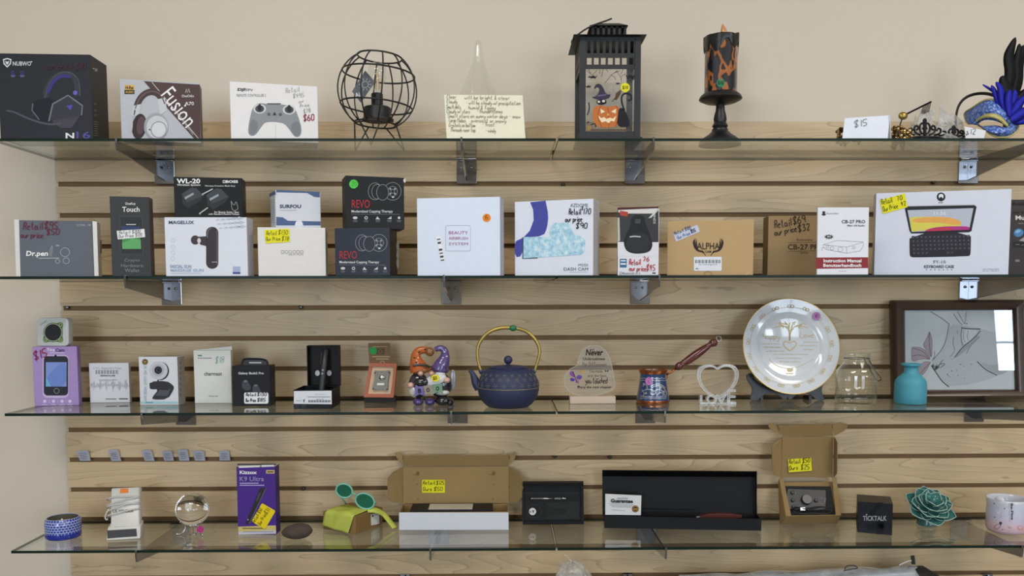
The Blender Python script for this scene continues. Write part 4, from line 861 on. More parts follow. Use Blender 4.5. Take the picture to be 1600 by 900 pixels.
c.line([(1020, 450), (1060, 446), (1105, 450)], 9, 'c6c6c6', l=5); c.rect(1062, 310, 1104, 345, '48484c', l=4); c.poly([(942, 245), (1006, 256), (1004, 292), (948, 284)], 'b0483c', 'logo', 4)
c.text('WIND3', 1165, 290, 1260, 308, 'e6e6e6', .0, rot=90); c.poly([(925, 490), (968, 490), (990, 560), (1080, 590), (1175, 575), (1205, 500), (1245, 490), (1245, 600), (925, 600)], 'dfe0e8', l=2)
c.rect(942, 622, 996, 690, '3f6d92', 'logo'); c.rect(950, 632, 988, 642, 'dfe6ee', 'logo', 2); c.rect(948, 655, 990, 668, 'dfe6ee', 'logo', 2)
c.hand('Retail', 1016, 668, 44, 'b02c3c', 5.5, wid=94); c.hand('76', 1122, 640, 34, 'b02c3c', 5.5, wid=56); c.hand('our price', 1016, 716, 40, 'b02c3c', 5.5, wid=136); c.hand('$45', 1150, 715, 46, 'b02c3c', 5.5, wid=72)
c.ring(950, 735, 8, 3, '44464e', b=11); c.text('Bluetooth v1.3', 965, 726, 1100, 744, '44464e'); c.rect(1196, 729, 1222, 739, '2c2c30', 'logo'); b.done()
# ---- kraft trail camera carton
b = Box(S, 1042, 1176.5, 346, .07, y=-.19, yaw=-15).make('trail_camera_box', 'tan kraft carton printed with black antlers and barcode label', 'c0a277', 'a88e6c', rough=.7)
c = b.front; c.t = B5; BRN = '37261d'
c.text('ALPHA', 345, 446, 522, 498, BRN, .01); c.text('CAM', 408, 507, 456, 525, BRN, .02)
for s_ in (-1, 1):
    X = lambda u: 433 + s_ * (u - 433)
    c.poly([(X(u), v) for u, v in smooth2([(412, 552), (395, 525), (345, 515), (318, 480), (316, 440), (334, 402), (330, 445), (340, 485), (365, 505), (395, 508), (405, 530), (415, 545)], True, 1)], BRN); c.poly([(X(u), v) for u, v in ((340, 500), (333, 450), (340, 412), (346, 450), (352, 500))], BRN); c.poly([(X(u), v) for u, v in ((325, 480), (312, 450), (318, 420), (324, 450), (332, 478))], BRN)
sticker(c, [(160, 378), (348, 306), (368, 360), (182, 438)], 'c9cfe2', 'price_strip', 3); c.hand('Retail $100', 172, 386, 26, '3c4a78', 3.5, rot=-21, wid=140); c.hand('Our Price', 195, 418, 24, '4a62a8', 3.5, rot=-21, wid=110); c.hand('$55', 302, 372, 26, '22264a', 5, rot=-21, wid=40)
sticker(c, rrect(320, 556, 538, 666, 8, 3), 'e4e8f2', 'barcode_label', 3)
for k in range(22): c.rect(332 + k * 9, 580, 332 + k * 9 + (3 if k % 3 else 6), 606, '3e424c', 'barcode', 4)
c.text('LRU-YWL-Loggl 0318', 358, 612, 500, 624, '50545e'); c.rect(335, 646, 355, 652, '3a3a42', 'lettering', 5); c.line([(402, 702), (405, 680), (432, 670), (458, 682), (462, 702)], 4, '7a6242'); c.line([(728, 698), (762, 668)], 5, 'd9c49c'); b.done()
# ---- kraft radio carton and its manual
b = Box(S, 1199, 1318, 337.5, .05, y=-.15, yaw=-4).make('radio_box', 'dark kraft carton with black handwriting behind the white instruction manual', '98805c', '7a6446', rough=.7)
c = b.front; c.t = B5
c.text('Radioddity', 1125, 414, 1250, 436, '5a4632', .0); c.text('CB-27 PRO', 1055, 458, 1345, 500, '3f2f22', .01); c.line([(1056, 446), (1300, 442)], 2.5, '5a4632'); c.line([(1056, 514), (1300, 508)], 2.5, '5a4632'); c.text('CB RADIO', 1153, 519, 1217, 530, '4a3828')
c.hand('Retail', 955, 330, 60, '33241b', 6, rot=-8, wid=142); c.hand('$69', 1100, 302, 56, '33241b', 6, rot=-10, wid=104); c.hand('our price', 955, 392, 50, '33241b', 6, rot=-12, wid=182); c.hand('$32', 1140, 362, 50, '33241b', 6, rot=-12, wid=98); b.done()
b = Box(S, 1276.5, 1356.5, 324, .006, y=-.246, yaw=-1, lean=2).make('instruction_manual', 'white instruction manual with maroon title band leaning against the kraft radio carton', 'e2e4ec', 'd0d2da', cat='booklet', rough=.5, part='booklet')
c = b.front; c.t = B6
c.poly([(-25, 612), (382, 610), (382, 694), (-25, 700)], '8c2c32', 'title_band'); c.text('Instruction Manual', 34, 624, 330, 650, 'ecebee', .03); c.text('Benutzerhandbuch', 32, 660, 330, 686, 'ecebee', .03)
c.circ(36, 258, 13, '2a2a2e', 'logo', b=8); c.circ(36, 275, 16, '2a2a2e', 'logo', b=10); c.text('Radioddity', 60, 262, 154, 276, '6a6c74'); c.text('CB-27 PRO', 176, 318, 360, 344, '33353c', .012); c.text('Mini CB Radio', 222, 356, 356, 368, '44464e', .02)
st = []
for k in range(20): a = 2 * math.pi * k / 20; rr = 1 if k % 2 else .6; st.append((76 + 42 * rr * math.cos(a), 450 + 20 * rr * math.sin(a)))
c.poly(st, '26262a', 'logo'); c.text('NEW', 62, 443, 92, 456, 'e8e8ea', .02)
for p in ([(35, 510), (140, 478), (345, 490), (345, 520), (320, 560), (215, 578), (60, 550), (30, 530), (35, 510)], [(35, 512), (215, 530), (345, 492)], [(215, 530), (215, 576)], [(25, 560), (18, 540), (40, 530)]): c.line(p, 3, '9a9ea8')
for u, v, r in ((100, 540, 14), (165, 548, 18), (65, 528, 10), (270, 535, 10)): c.ring(u, v, r, 2.5, '8f939c')
c.rect(150, 716, 215, 720, 'a8acb6', 'lettering'); b.done()
# ---- keyboard case carton
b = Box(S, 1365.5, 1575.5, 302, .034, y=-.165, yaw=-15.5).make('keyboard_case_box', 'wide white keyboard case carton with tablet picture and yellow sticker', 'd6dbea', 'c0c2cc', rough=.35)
c = b.front; c.t = B6
c.poly([(668, 228), (690, 212), (1215, 200), (1230, 215), (1190, 405), (1170, 415), (720, 425), (705, 405)], '2a2a30'); c.line([(668, 226), (692, 210), (1212, 200), (1228, 212)], 6, 'b9bcc2', l=2)
c.poly([(690, 242), (1205, 226), (1172, 395), (722, 412)], 'b9bece', l=3); c.poly(smooth2([(705, 300), (800, 292), (1000, 295), (1090, 318), (1115, 345), (1100, 370), (900, 390), (722, 410)], False, 1), 'd8cf5c', l=4); c.poly(smooth2([(712, 318), (830, 296), (1000, 295), (1090, 318), (1115, 345), (1090, 358), (900, 335), (760, 340)], True, 1), 'e6a85a', l=5)
c.poly(smooth2([(820, 408), (860, 385), (950, 370), (1080, 366), (1178, 370), (1172, 395)], False, 1), 'b23a86', l=6); c.poly(smooth2([(825, 408), (870, 388), (960, 376), (1010, 376), (1050, 390), (1040, 400)], False, 1), 'c03a5c', l=7); c.text('11:56', 896, 254, 990, 280, 'e9ebf0', .0)
c.poly(smooth2([(706, 425), (1186, 408), (1184, 560), (1180, 595), (1160, 602), (740, 612), (712, 605), (706, 580)], True, 1), '2b2a31', l=2)
for rw in range(5):
    v = 452 + rw * 31; n_ = 14 - (rw == 4) * 4
    for k in range(n_):
        u = 722 + rw * 2 + k * 33
        if rw == 4 and 4 <= k <= 7: continue
        c.poly([(u, v + 14 - k * .6), (u + 25, v + 13 - k * .6), (u + 25, v - 9 - k * .6), (u, v - 8 - k * .6)], '3a3942', 'printed_key', 3); c.rect(u + 10, v - k * .6, u + 14, v + 4 - k * .6, 'a9a9b2', 'lettering', 4)
c.circ(952, 138, 34, '232328', 'logo'); c.poly(smooth2([(935, 150), (932, 125), (945, 115), (962, 115), (972, 125), (970, 150), (952, 165)], True), 'e2e5ee', 'logo', 2); c.circ(952, 152, 13, '232328', 'logo', 3); c.text('EYE', 934, 178, 966, 188, '3a3a40', .02)
c.text('FY-10', 894, 634, 988, 658, '4a4c54', .0); c.text('KEYBOARD CASE', 820, 671, 1054, 694, '33353c', .02)
for k in range(7): c.circ(838 + k * 33, 707, 4.5, '50525a', 'lettering', n=8)
c.text('Color: Modern & Mbde', 1278, 696, 1406, 706, '7a7e8a'); c.text('O O   N X L', 1278, 710, 1406, 720, '7a7e8a')
sticker(c, [(472, 165), (668, 110), (692, 218), (498, 272)]); c.hand('Retail', 490, 200, 44, '33300c', 4, rot=-14, wid=92, l=7); c.hand('70', 610, 168, 34, '33300c', 4, rot=-14, wid=48, l=7); c.hand('Our Price', 502, 254, 40, '33300c', 4, rot=-15, wid=124, l=7); c.hand('42', 642, 212, 34, '33300c', 4, rot=-15, wid=42, l=7); b.done()
# ---- dark carton cut by the right edge
b = Box(S, 1574, 1690, 312, .06, y=-.128, yaw=-3).make('multitool_box', 'dark brown carton with blue picture cut off by the right edge', '3d3736', '2e2a2a', rough=.45)
c = b.front; c.t = B6
c.text('Multi', 1534, 284, 1650, 318, 'e6e2e0', .02); c.text('with cable', 1555, 338, 1650, 350, 'a8a4a2'); c.circ(1558, 418, 38, '4d86b8', b=32, rot=-20); c.circ(1552, 408, 22, '8cb8dc', b=12, rot=-20, l=2); c.text('Retail $60', 1512, 178, 1690, 208, '1a1616', .0); c.text('our price', 1512, 248, 1660, 276, '1a1616', .0)
c.poly([(1510, 490), (1640, 490), (1640, 540), (1520, 530)], '262222'); c.rect(1535, 508, 1565, 513, '8a8684', 'lettering', 2); c.rect(1578, 512, 1600, 516, '8a8684', 'lettering', 2); c.rect(1532, 628, 1566, 645, '8a8684', 'logo'); c.poly([(1560, 480), (1620, 440), (1620, 490)], 'a8a09a', l=2); b.done()
# ================================================================ third shelf
S = 2
# ---- purple toy camera carton, with a square toy on top
b = Box(S, 54, 123.5, 542, .026, vb=635, yaw=11).make('toy_camera_box', 'purple toy camera carton with phone picture under the small white gadget', 'a68cc4', '8f76ac', rough=.45)
zt_ = b.top.z; c = b.front; c.t = C1; xm = b.P(.5, .5, 1)
c.text('Tiny', 216, 322, 280, 350, 'f0ecf6', .02); c.text('Cam', 284, 322, 354, 348, '3c2a66', .02); c.rect(235, 354, 355, 358, 'e0d8ec', 'lettering')
c.poly(rrect(184, 372, 386, 708, 34, 5), 'c9b8dc'); c.poly(rrect(192, 382, 382, 690, 30, 5), '232530', l=2); c.rect(208, 430, 370, 620, '7f94d2', l=3); c.poly(smooth2([(208, 560), (260, 500), (300, 450), (370, 430), (370, 620), (208, 620)], False, 1), '6c86cc', l=4); c.poly([(208, 540), (240, 600), (250, 620), (208, 620)], '6fb0dc', l=5)
c.ring(292, 654, 20, 5, '8d8272', l=4); c.circ(284, 380, 9, '16181c', l=4)
for u in (200, 268, 335, 396): c.circ(u, 735, 13, 'd8cbe8', 'logo', n=10); c.rect(u - 20, 758, u + 20, 764, 'cdbfe0', 'lettering')
for u in (234, 302, 365): c.rect(u, 724, u + 2, 748, 'd8cbe8', 'logo')
c.hand('$15', 122, 412, 62, '8c1640', 8, rot=-18, wid=112); b.done()
y_ = b.P(.5, .2, 1).y; k = MPP(y_); p0 = at(81.8, 518, y_)
sqr = lambda u0, v0, u1, v1, r: [at(a, q, y_) for a, q in rrect(u0, v0, u1, v1, r, 5)]
T = thing('square_gadget', 'small white square gadget with green arms round black lens, on purple box', 'gadget', (p0.x, y_ + .01, zt_))
pl = sqr(58, 496.5, 107.3, 541, 7); dz = zt_ + .0003 - min(p.z for p in pl); pl = [p + Vector((0, 0, dz * .5)) for p in pl]; lo = min(p.z for p in pl); pl = [Vector((p.x, p.y, zt_ + .0003 + (p.z - lo))) for p in pl]
G().slab(pl, (0, .022, 0), M('c9ccca', .3, kind='abs')).build('case', T, bevel=.0025, smooth=True, angle=.6)
c = Canvas((0, y_ - .0004, 0), (0, -1, 0)); c.t = C1; GN = '5c7c34'
for a in (-48, 48, 132): 
    q = (264 + 96 * math.cos(math.radians(a)), 197 + 88 * math.sin(math.radians(a))); n_ = (-math.sin(math.radians(a)), math.cos(math.radians(a)))
    c.poly(smooth2([(264 + n_[0] * 62, 197 + n_[1] * 62), (q[0] + n_[0] * 22, q[1] + n_[1] * 22), (q[0] + 14 * math.cos(math.radians(a)), q[1] + 14 * math.sin(math.radians(a))), (q[0] - n_[0] * 22, q[1] - n_[1] * 22), (264 - n_[0] * 62, 197 - n_[1] * 62)], True, 1), GN, 'green_arm')
    c.ring(q[0] - 8 * math.cos(math.radians(a)), q[1] - 8 * math.sin(math.radians(a)), 11, 4, 'b9c49a', 'logo', 3)
c.circ(264, 197, 76, GN, 'green_arm', l=2); c.circ(264, 197, 70, 'b9bdb0', 'lens_ring', l=3, n=32); c.circ(264, 197, 65, '2a2b2d', 'lens', l=4, n=32); c.text('YDRONER', 158, 116, 218, 128, '8c9090', rot=-36); c.flush(T)
# ---- white carton with sound-wave print
b = Box(S, 141, 203, 567.5, .014, vb=629.6, yaw=5).make('sound_wave_box', 'small white carton with grey sound wave print and barcode', 'dcdde2', 'c6c6ca')
c = b.front; c.t = C1
c.text('CTC - Repeaterz Away', 578, 468, 798, 487, '9aa4b4'); 
for k in range(24): c.rect(598 + k * 7.6, 491, 598 + k * 7.6 + (2 if k % 3 else 5), 522, '3c3e46', 'barcode')
c.text('X0B9R4DDQ 0008', 630, 528, 748, 544, '55585f', .01); c.rect(622, 566, 768, 570, '9a9ca4', 'lettering'); c.rect(622, 574, 720, 577, '9a9ca4', 'lettering')
pts = []; rn = random.Random(5)
for k in range(100): pts.append((557 + k * 3.05, 610 + (1 if k % 2 else -1) * (6 + 42 * (math.sin(k * .19) ** 6) * rn.uniform(.6, 1) + 16 * rn.random() ** 3)))
c.line(pts, 2, 'a4a6b0'); c.rect(674, 714, 760, 720, '55585f', 'lettering'); c.rect(780, 712, 850, 720, '33353b', 'lettering'); b.done()
# ---- webcam carton
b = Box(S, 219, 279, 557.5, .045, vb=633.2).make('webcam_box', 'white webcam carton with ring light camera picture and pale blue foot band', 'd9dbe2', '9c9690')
c = b.front; c.t = C1
c.circ(983, 427, 24, '3a3328', 'logo'); c.ring(983, 427, 18, 4, 'b89a50', 'logo', 3); c.circ(983, 427, 8, 'b89a50', 'logo', 3)
c.text('2K HD LIGHT WEBCAM', 848, 580, 1122, 604, '8fa8b8', .0, rot=90); c.rect(945, 736, 1242, 756, 'a8cfd8'); c.rect(985, 740, 1045, 748, '6f9aa8', 'lettering', 2)
c.circ(1105, 498, 66, '2e2c30', b=72); c.circ(1088, 494, 72, 'c9c8d2', b=72, l=2, n=32); c.circ(1086, 492, 48, 'b5b4be', l=3); c.circ(1086, 492, 30, '25252b', l=4); c.circ(1088, 492, 20, '3d3d48', l=5); c.circ(1090, 492, 9, '18181c', l=6)
c.poly([(1078, 568), (1092, 568), (1092, 590), (1078, 590)], '2a2a2e', l=2); c.poly(smooth2([(1018, 582), (1150, 574), (1205, 610), (1210, 640), (1160, 720), (1045, 722), (1038, 705), (1090, 640), (1030, 642), (1018, 630)], True, 1), '35343a', l=3); c.poly([(1060, 690), (1100, 645), (1165, 650), (1185, 628), (1160, 695)], '55545c', l=4)
c = b.right; c.t = C1
for v in range(420, 700, 42): c.rect(1256, v, 1266, v + 26, '7c7670', 'lettering')
b.done()
# ---- white power bank carton with raised lid
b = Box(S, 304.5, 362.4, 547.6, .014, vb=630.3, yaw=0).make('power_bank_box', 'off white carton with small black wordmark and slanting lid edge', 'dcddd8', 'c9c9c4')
c = b.front; c.t = C2; c.text('charmast', 145, 455, 284, 484, '4a4a4a', .01); c.rect(95, 322, 127, 334, '5a8a84', 'logo'); c.rect(95, 345, 205, 350, '6a6c6c', 'lettering'); c.text('Model 1081', 182, 640, 252, 650, '6a6c6c'); c.hand('$18', 232, 385, 48, '9cbcbc', 4, wid=72)
q = [b.P(0, 1, .9), b.P(1, 1, .9), at(362, 541, b.p.y + .016), at(303, 547, b.p.y + .016)]; G().slab([p + Vector((0, .0004, 0)) for p in q], (0, .0015, 0), M('dcddd8', .45, kind='card', spec=.2)).build('raised_lid', b.root); b.done()
# ---- black earbud carton with strap
b = Box(S, 364, 422.5, 571.8, .047, vb=634.6).make('earbud_box', 'black earbud carton with carry strap and white price sticker', '1b1c22', '222228', rough=.5)
c = b.front; c.t = C2
c.text('Galaxy Buds2 Pro', 412, 456, 610, 480, 'd9dae0', .02); 
for u, v, k in ((470, 560, 1), (550, 590, .9)): c.poly(smooth2([(u - 32 * k, v - 5), (u - 20 * k, v - 38 * k), (u + 15 * k, v - 38 * k), (u + 28 * k, v - 8), (u + 42 * k, v + 10), (u + 35 * k, v + 40), (u, v + 42), (u - 28 * k, v + 25)], True), '44464e'); c.circ(u - 2, v - 32 * k, 16 * k, '6d7078', b=9 * k, l=2)
c.poly(rrect(457, 616, 647, 704, 14, 4), 'e9eaee', 'price_sticker', 4); c.hand('Retail', 472, 644, 24, '17171c', 5, wid=82); c.hand('$130', 560, 642, 24, '17171c', 5, wid=76); c.hand('Our Price', 470, 688, 25, '17171c', 5, wid=82); c.hand('$85', 560, 686, 25, '17171c', 5, wid=68); b.done()
pp = b.P(.5, .4, 1); st = [at(290 + u / 5, 490 + v / 5, pp.y) for u, v in smooth2([(442, 410), (448, 378), (458, 358), (480, 354), (540, 354), (600, 356), (632, 366), (642, 385), (642, 408)])]
G().tube(st, .0045, M('1a1a1f', .5, kind='strap'), 8, flat=.35).build('strap', b.root, smooth=True); q = [at(290 + u / 5, 490 + v / 5, pp.y - .0005) for u, v in ((450, 408), (450, 366), (470, 358), (618, 360), (636, 372), (638, 408))]; G().slab(q, (0, .002, 0), M('202024', .5, kind='strap')).build('strap_panel', b.root)
c = Canvas((0, pp.y - .001, 0), (0, -1, 0)); c.t = C2; c.rect(497, 378, 592, 389, 'b0b2b8', 'strap_slot'); c.flush(b.root)
# ---- helper: open tray from a corner, three edge vectors and a wall thickness
def tray(root, p, r, d, u, t, m, name='tray', mi=None, bevel=.0006):
    p, r, d, u = map(Vector, (p, r, d, u)); rn_, dn, un = r.normalized() * t, d.normalized() * t, u.normalized() * t; g = G(); mi = mi or m
    def bx(o, a, b_, c_, mm): g.hexa([o, o + a, o + a + b_, o + b_], [o + c_, o + a + c_, o + a + b_ + c_, o + b_ + c_], mm)
    bx(p, r, d, un, m); bx(p + un, r, dn, u - un, m); bx(p + un + d - dn, r, dn, u - un, m); bx(p + un + dn, rn_, d - 2 * dn, u - un, m); bx(p + un + dn + r - rn_, rn_, d - 2 * dn, u - un, m)
    return g.build(name, root, bevel=0)
MK = lambda c_, r_=.5: M(c_, r_, var=.04, kind='card', spec=.2)
# ---- open black box with a slim black pen
b = Box(S, 459, 518.5, 609.5, .1, vb=639); R = thing('pen_gift_box', 'open black gift box with white shipping label, lid standing up', 'box', b.base)
tray(R, b.p, b.r * b.w, b.d * .1, b.up * b.h, .002, MK('17171a'), 'tray'); c = b.front; c.t = C2
c.poly([(846, 605), (1140, 602), (1142, 708), (846, 705)], 'd9dce4', 'shipping_label')
c.text('Drop-lock 16 Green', 1010, 626, 1086, 634, '6c7078'); c.rect(952, 648, 1130, 653, '8a8e98', 'lettering', 3); c.text('SERIAL NO', 1020, 666, 1080, 672, '50545c'); c.text('f', 918, 670, 932, 692, '33363c', .03); c.rect(862, 678, 905, 682, '8a8e98', 'lettering', 3)
for k in range(24): c.rect(960 + k * 7.4, 676, 960 + k * 7.4 + (3 if k % 3 else 5.5), 693, '33363c', 'barcode', 3)
for u in (848, 900): c.poly([(u, 710), (u + 42, 710), (u + 38, 746), (u, 746)], '2b2d38', 'tape_flap', 1)
b.root = R; b.done()
lb = b.p + b.d * .1 + b.up * b.h; zl = at(508, 539, lb.y).z - lb.z; xl_ = solve(lambda x: proj((x, lb.y, lb.z + zl * .5))[0], 483, -2, 2); xr_ = solve(lambda x: proj((x, lb.y, lb.z + zl * .5))[0], 532.5, -2, 2)
tray(R, Vector((xl_, lb.y, lb.z)), Vector((xr_ - xl_, 0, 0)), Vector((0, 0, zl)), Vector((0, -.022, 0)), .0016, MK('131316'), 'lid')
VP = thing('slim_pen', 'slim matt black pen with two buttons leaning in the open gift box', 'pen', (b.base.x + .01, b.base.y, STOP[2] + .003))
yb0, yt0 = lb.y - .045, lb.y - .012; pA = at(290 + 1060 / 5, 490 + 585 / 5, yb0); pA2 = Vector((pA.x - .003, yb0 - .002, STOP[2] + .006)); pB = at(290 + 1096 / 5, 490 + 280 / 5, yt0); BK_ = M('2b2b2f', .4, kind='pen_body')
G().tube([pA2, pA.lerp(pB, .3), pA.lerp(pB, .6), pA.lerp(pB, .98), pB], [.0072, .0075, .0075, .007, .005], BK_, 14).build('body', VP, smooth=True, angle=.8)
d_ = (pB - pA).normalized()
for t in (.38, .47): q = pA.lerp(pB, t) + Vector((0, -.0075, 0)); G().lathe([(.0026, -.001), (.0026, .0012), (.0001, .0016)], q, M('8c8c92', .3, .5, kind='button'), 12, up=(0, -1, 0)).build('button', VP)
q0, q1 = pA.lerp(pB, .62) + Vector((-.0085, 0, 0)), pA.lerp(pB, .94) + Vector((-.0085, 0, 0)); G().tube([q0, q1], .0012, CHROME, 6).build('clip', VP)
c = Canvas((0, lb.y - .003, 0), (0, -1, 0)); c.t = C2; c.circ(1030, 465, 18, 'c9ccd2', b=22); c.circ(1122, 465, 18, 'c9ccd2', b=22)
c.g['foam_cutout'] = c.g.pop('printed_picture'); c.flush(R)
# ---- tin lighter in an orange tray
tb = on(593, 629, 2); yb_ = tb.y; LT = thing('lighter_case', 'orange framed display case holding a silver badge tin, brown card behind', 'case', (tb.x, yb_ + .02, STOP[2]))
G().hexa([at(569, 629, yb_) * 1, at(617.5, 629, yb_), at(617.5, 629, yb_) + Vector((0, .03, 0)), at(569, 629, yb_) + Vector((0, .03, 0))], [at(569, 620, yb_ + .002), at(617.5, 620, yb_ + .002), at(617.5, 620, yb_ + .002) + Vector((0, .03, 0)), at(569, 620, yb_ + .002) + Vector((0, .03, 0))], MK('1a1614')).build('base', LT)
cn = [at(569, 621, yb_ + .003), at(615.5, 621.5, yb_ + .003), at(620.5, 568.5, yb_ + .02), at(578, 567.5, yb_ + .02)]; nrm = (cn[1] - cn[0]).cross(cn[3] - cn[0]).normalized()
if nrm.y > 0: nrm = -nrm
ORG_ = M('a8542c', .4, kind='orange_plastic'); ce = sum(cn, Vector()) / 4; inn = [ce + (p - ce) * .8 for p in cn]; inn[0] += (cn[3] - cn[0]) * -.0; g = G()
for i in range(4):
    j = (i + 1) % 4; a, b_, c1, d1 = cn[i], cn[j], inn[j], inn[i]; g.hexa([a, b_, c1, d1], [p + nrm * .006 for p in (a, b_, c1, d1)], ORG_)
g.build('frame', LT); G().slab(cn, -nrm * .006, ORG_).build('back_panel', LT)
c = Canvas(ce, nrm); c.t = C3; c.poly([(92, 400), (285, 398), (252, 628), (68, 628)], 'd0b394', 'velvet_insert', 2); c.flush(LT)
TN = thing('badge_tin', 'embossed pewter badge tin lying in the orange display case', 'tin', ce + nrm * .001); PW = M('6e6a62', .35, .8, bump=.3, scale=300, kind='pewter')
pl = [hitplane(560 + u / 5, 490 + v / 5, ce + nrm * .007, nrm) for u, v in smooth2([(122, 455), (135, 442), (150, 448), (215, 447), (238, 440), (250, 455), (238, 480), (228, 570), (232, 592), (215, 602), (195, 592), (140, 594), (118, 600), (106, 588), (115, 560), (130, 490)], True, 1)]
G().slab(pl, -nrm * .0055, PW).build('plate', TN)
q = hitplane(560 + 185 / 5, 490 + 500 / 5, ce + nrm * .008, nrm); G().ell(q, .0075, .003, .006, M('b9b6ae', .25, .9, kind='pewter'), 14, 8).build('emblem', TN, smooth=True)
for u, v in ((132, 462), (240, 460), (118, 588), (222, 590)): G().ell(hitplane(560 + u / 5, 490 + v / 5, ce + nrm * .0075, nrm), .0018, .0018, .0018, PW, 8, 6).build('stud', TN)
c = Canvas(ce + nrm * .0072, nrm); c.t = C3; c.rect(146, 542, 202, 560, 'dcdad4', 'label_plate', 2); c.flush(TN)
ycd = yb_ + .026; q = pxs([(75, 236), (84, 230), (240, 230), (248, 238), (272, 400), (100, 400)], ycd, C3); CB = thing('backing_card', 'brown printed card with green dot standing behind the orange case', 'card', (at(595, 570, ycd).x, ycd, STOP[2]))
zlo = STOP[2] + .0003; q = [p for p in q[:4]] + [Vector((q[4].x, ycd, zlo)), Vector((q[5].x, ycd, zlo))]; G().slab(q, (0, .001, 0), MK('7c6142')).build('card', CB)
c = Canvas((0, ycd, 0), (0, -1, 0)); c.t = C3; c.circ(114, 290, 30, '2f9a44', 'price_sticker', l=3); c.rect(140, 272, 204, 320, '5c4630', 'logo'); c.ring(172, 296, 14, 4, '8a7250', 'logo', 3); c.rect(110, 256, 230, 259, 'c0aa88', 'lettering'); c.rect(106, 334, 246, 339, 'c8b494', 'lettering'); c.rect(140, 352, 236, 357, 'c8b494', 'lettering'); c.ring(188, 382, 16, 3, 'd0bea0', 'logo', b=10); c.flush(CB)
# ---- pair of Halloween gnomes, one glazed figurine
gb = on(676, 633.5, 2); yg = gb.y + .02; k = MPP(yg) / 5; Z0 = STOP[2]
GN_ = thing('gnome_figurine', 'glazed Halloween gnome couple figurine, orange and purple hats curled into a heart', 'figurine', (gb.x, yg, Z0))
def gp(u, v, dy=0.): p = at(560 + u / 5, 490 + v / 5, yg + dy * .4); return p
def gel(nm, u, v, rx, rz, col, dy=0., ry=None, rot=0., rough=.18): G().ell(gp(u, v, dy), rx * k, (ry or rx) * k, rz * k, M(col, rough, var=.1, kind='glaze', coat=.5), 18, 12, Matrix.Rotation(math.radians(rot), 3, 'Y')).build(nm, GN_, smooth=True)
def gtu(nm, pts, rr, col, dy=0.): 
    n_ = len(pts); P_ = smooth2([(p[0], p[1], r_) for p, r_ in zip(pts, rr)]); G().tube([gp(a, b_, dy) for a, b_, r_ in P_], [r_ * k for a, b_, r_ in P_], M(col, .18, var=.12, kind='glaze', coat=.5), 14).build(nm, GN_, smooth=True)
gtu('orange_hat', [(478, 440), (462, 400), (448, 350), (452, 305), (490, 282), (540, 288), (575, 308)], [78, 66, 44, 34, 30, 26, 22], 'b8602c')
gtu('purple_hat', [(632, 440), (650, 400), (672, 355), (680, 310), (665, 275), (630, 268), (598, 282)], [66, 62, 46, 32, 27, 24, 18], '5c4a82')
gel('hat_bow', 558, 298, 36, 36, '8a5a30', -.012)
gel('hat_brim', 490, 440, 80, 34, '9c5a34', -.006, 60, -8); gel('hat_brim', 640, 440, 68, 30, '4c3c70', -.004, 56, 8)
gel('body', 470, 560, 80, 105, '3c3a40', .006, 62); gel('body', 640, 560, 92, 100, '2e2c34', .006, 62)
gel('white_trim', 440, 590, 50, 66, 'd8d6d2', .0, 50)
gel('nose', 485, 468, 22, 20, 'd2a48e', -.05); gel('nose', 572, 468, 20, 18, 'd2a48e', -.05)
gel('beard', 492, 535, 60, 34, '26252a', -.036, 30); gel('beard', 600, 520, 92, 48, 'd9d9dc', -.026, 34, -18); gel('beard', 640, 472, 40, 40, 'd4d4d8', -.02, 30)
gel('hand', 408, 560, 26, 24, 'd6ac9a', -.03); gel('hand', 690, 520, 28, 24, 'd6ac9a', -.03)
gel('wing', 738, 520, 26, 84, '8f8d92', .01, 10); gel('skirt', 655, 615, 58, 26, 'd6d4d2', -.012, 44)
gel('boot', 468, 690, 42, 30, '4a3a78', -.02, 52); gel('boot', 558, 690, 40, 30, '4a3a78', -.026, 52); gel('boot', 660, 680, 66, 38, '1e1d22', -.012, 52); gel('boot', 715, 690, 34, 30, '232228', .0, 46)
for u, v, q in ((440, 345, 44), (475, 300, 32), (520, 280, 28), (455, 380, 58)): gel('hat_spot', u, v, 9, 7, '3a2418', -(q - 4) * k / .4)
for u, v, q in ((672, 300, 31), (690, 335, 40), (660, 345, 44), (640, 385, 58), (665, 400, 62)): gel('hat_spot', u, v, 9, 7, 'cfcad8', -(q - 4) * k / .4)
gtu('hat_band', [(425, 405), (470, 398), (520, 400), (560, 420)], [9, 9, 9, 9], '211d20', -.052)
for i, (u, v, t, col) in enumerate(((478, 610, 'B', '6a5a9c'), (544, 604, 'O', '8f8878'), (618, 592, 'O', '6f9478'))):
    yy = yg - .0235; q = pxs([(u - 36, v - 40), (u + 36, v - 44), (u + 40, v + 34), (u, v + 18), (u - 36, v + 40)], yy, C3); G().slab(q, (0, .006, 0), M(col, .25, kind='glaze', coat=.4)).build('banner_flag', GN_); c = Canvas((0, yy, 0), (0, -1, 0)); c.t = C3; c.text(t, u - 13, v - 24, u + 13, v + 10, '1c1820', .03); c.flush(GN_)
c = Canvas((0, yg - .0228, 0), (0, -1, 0)); c.t = C3; c.poly(smooth2([(566, 500), (580, 480), (605, 476), (630, 486), (638, 510), (620, 530), (592, 534), (570, 522)], True), 'e4d62c', 'price_sticker'); c.text('$5', 582, 490, 614, 522, '4a4410', .02); c.flush(GN_)
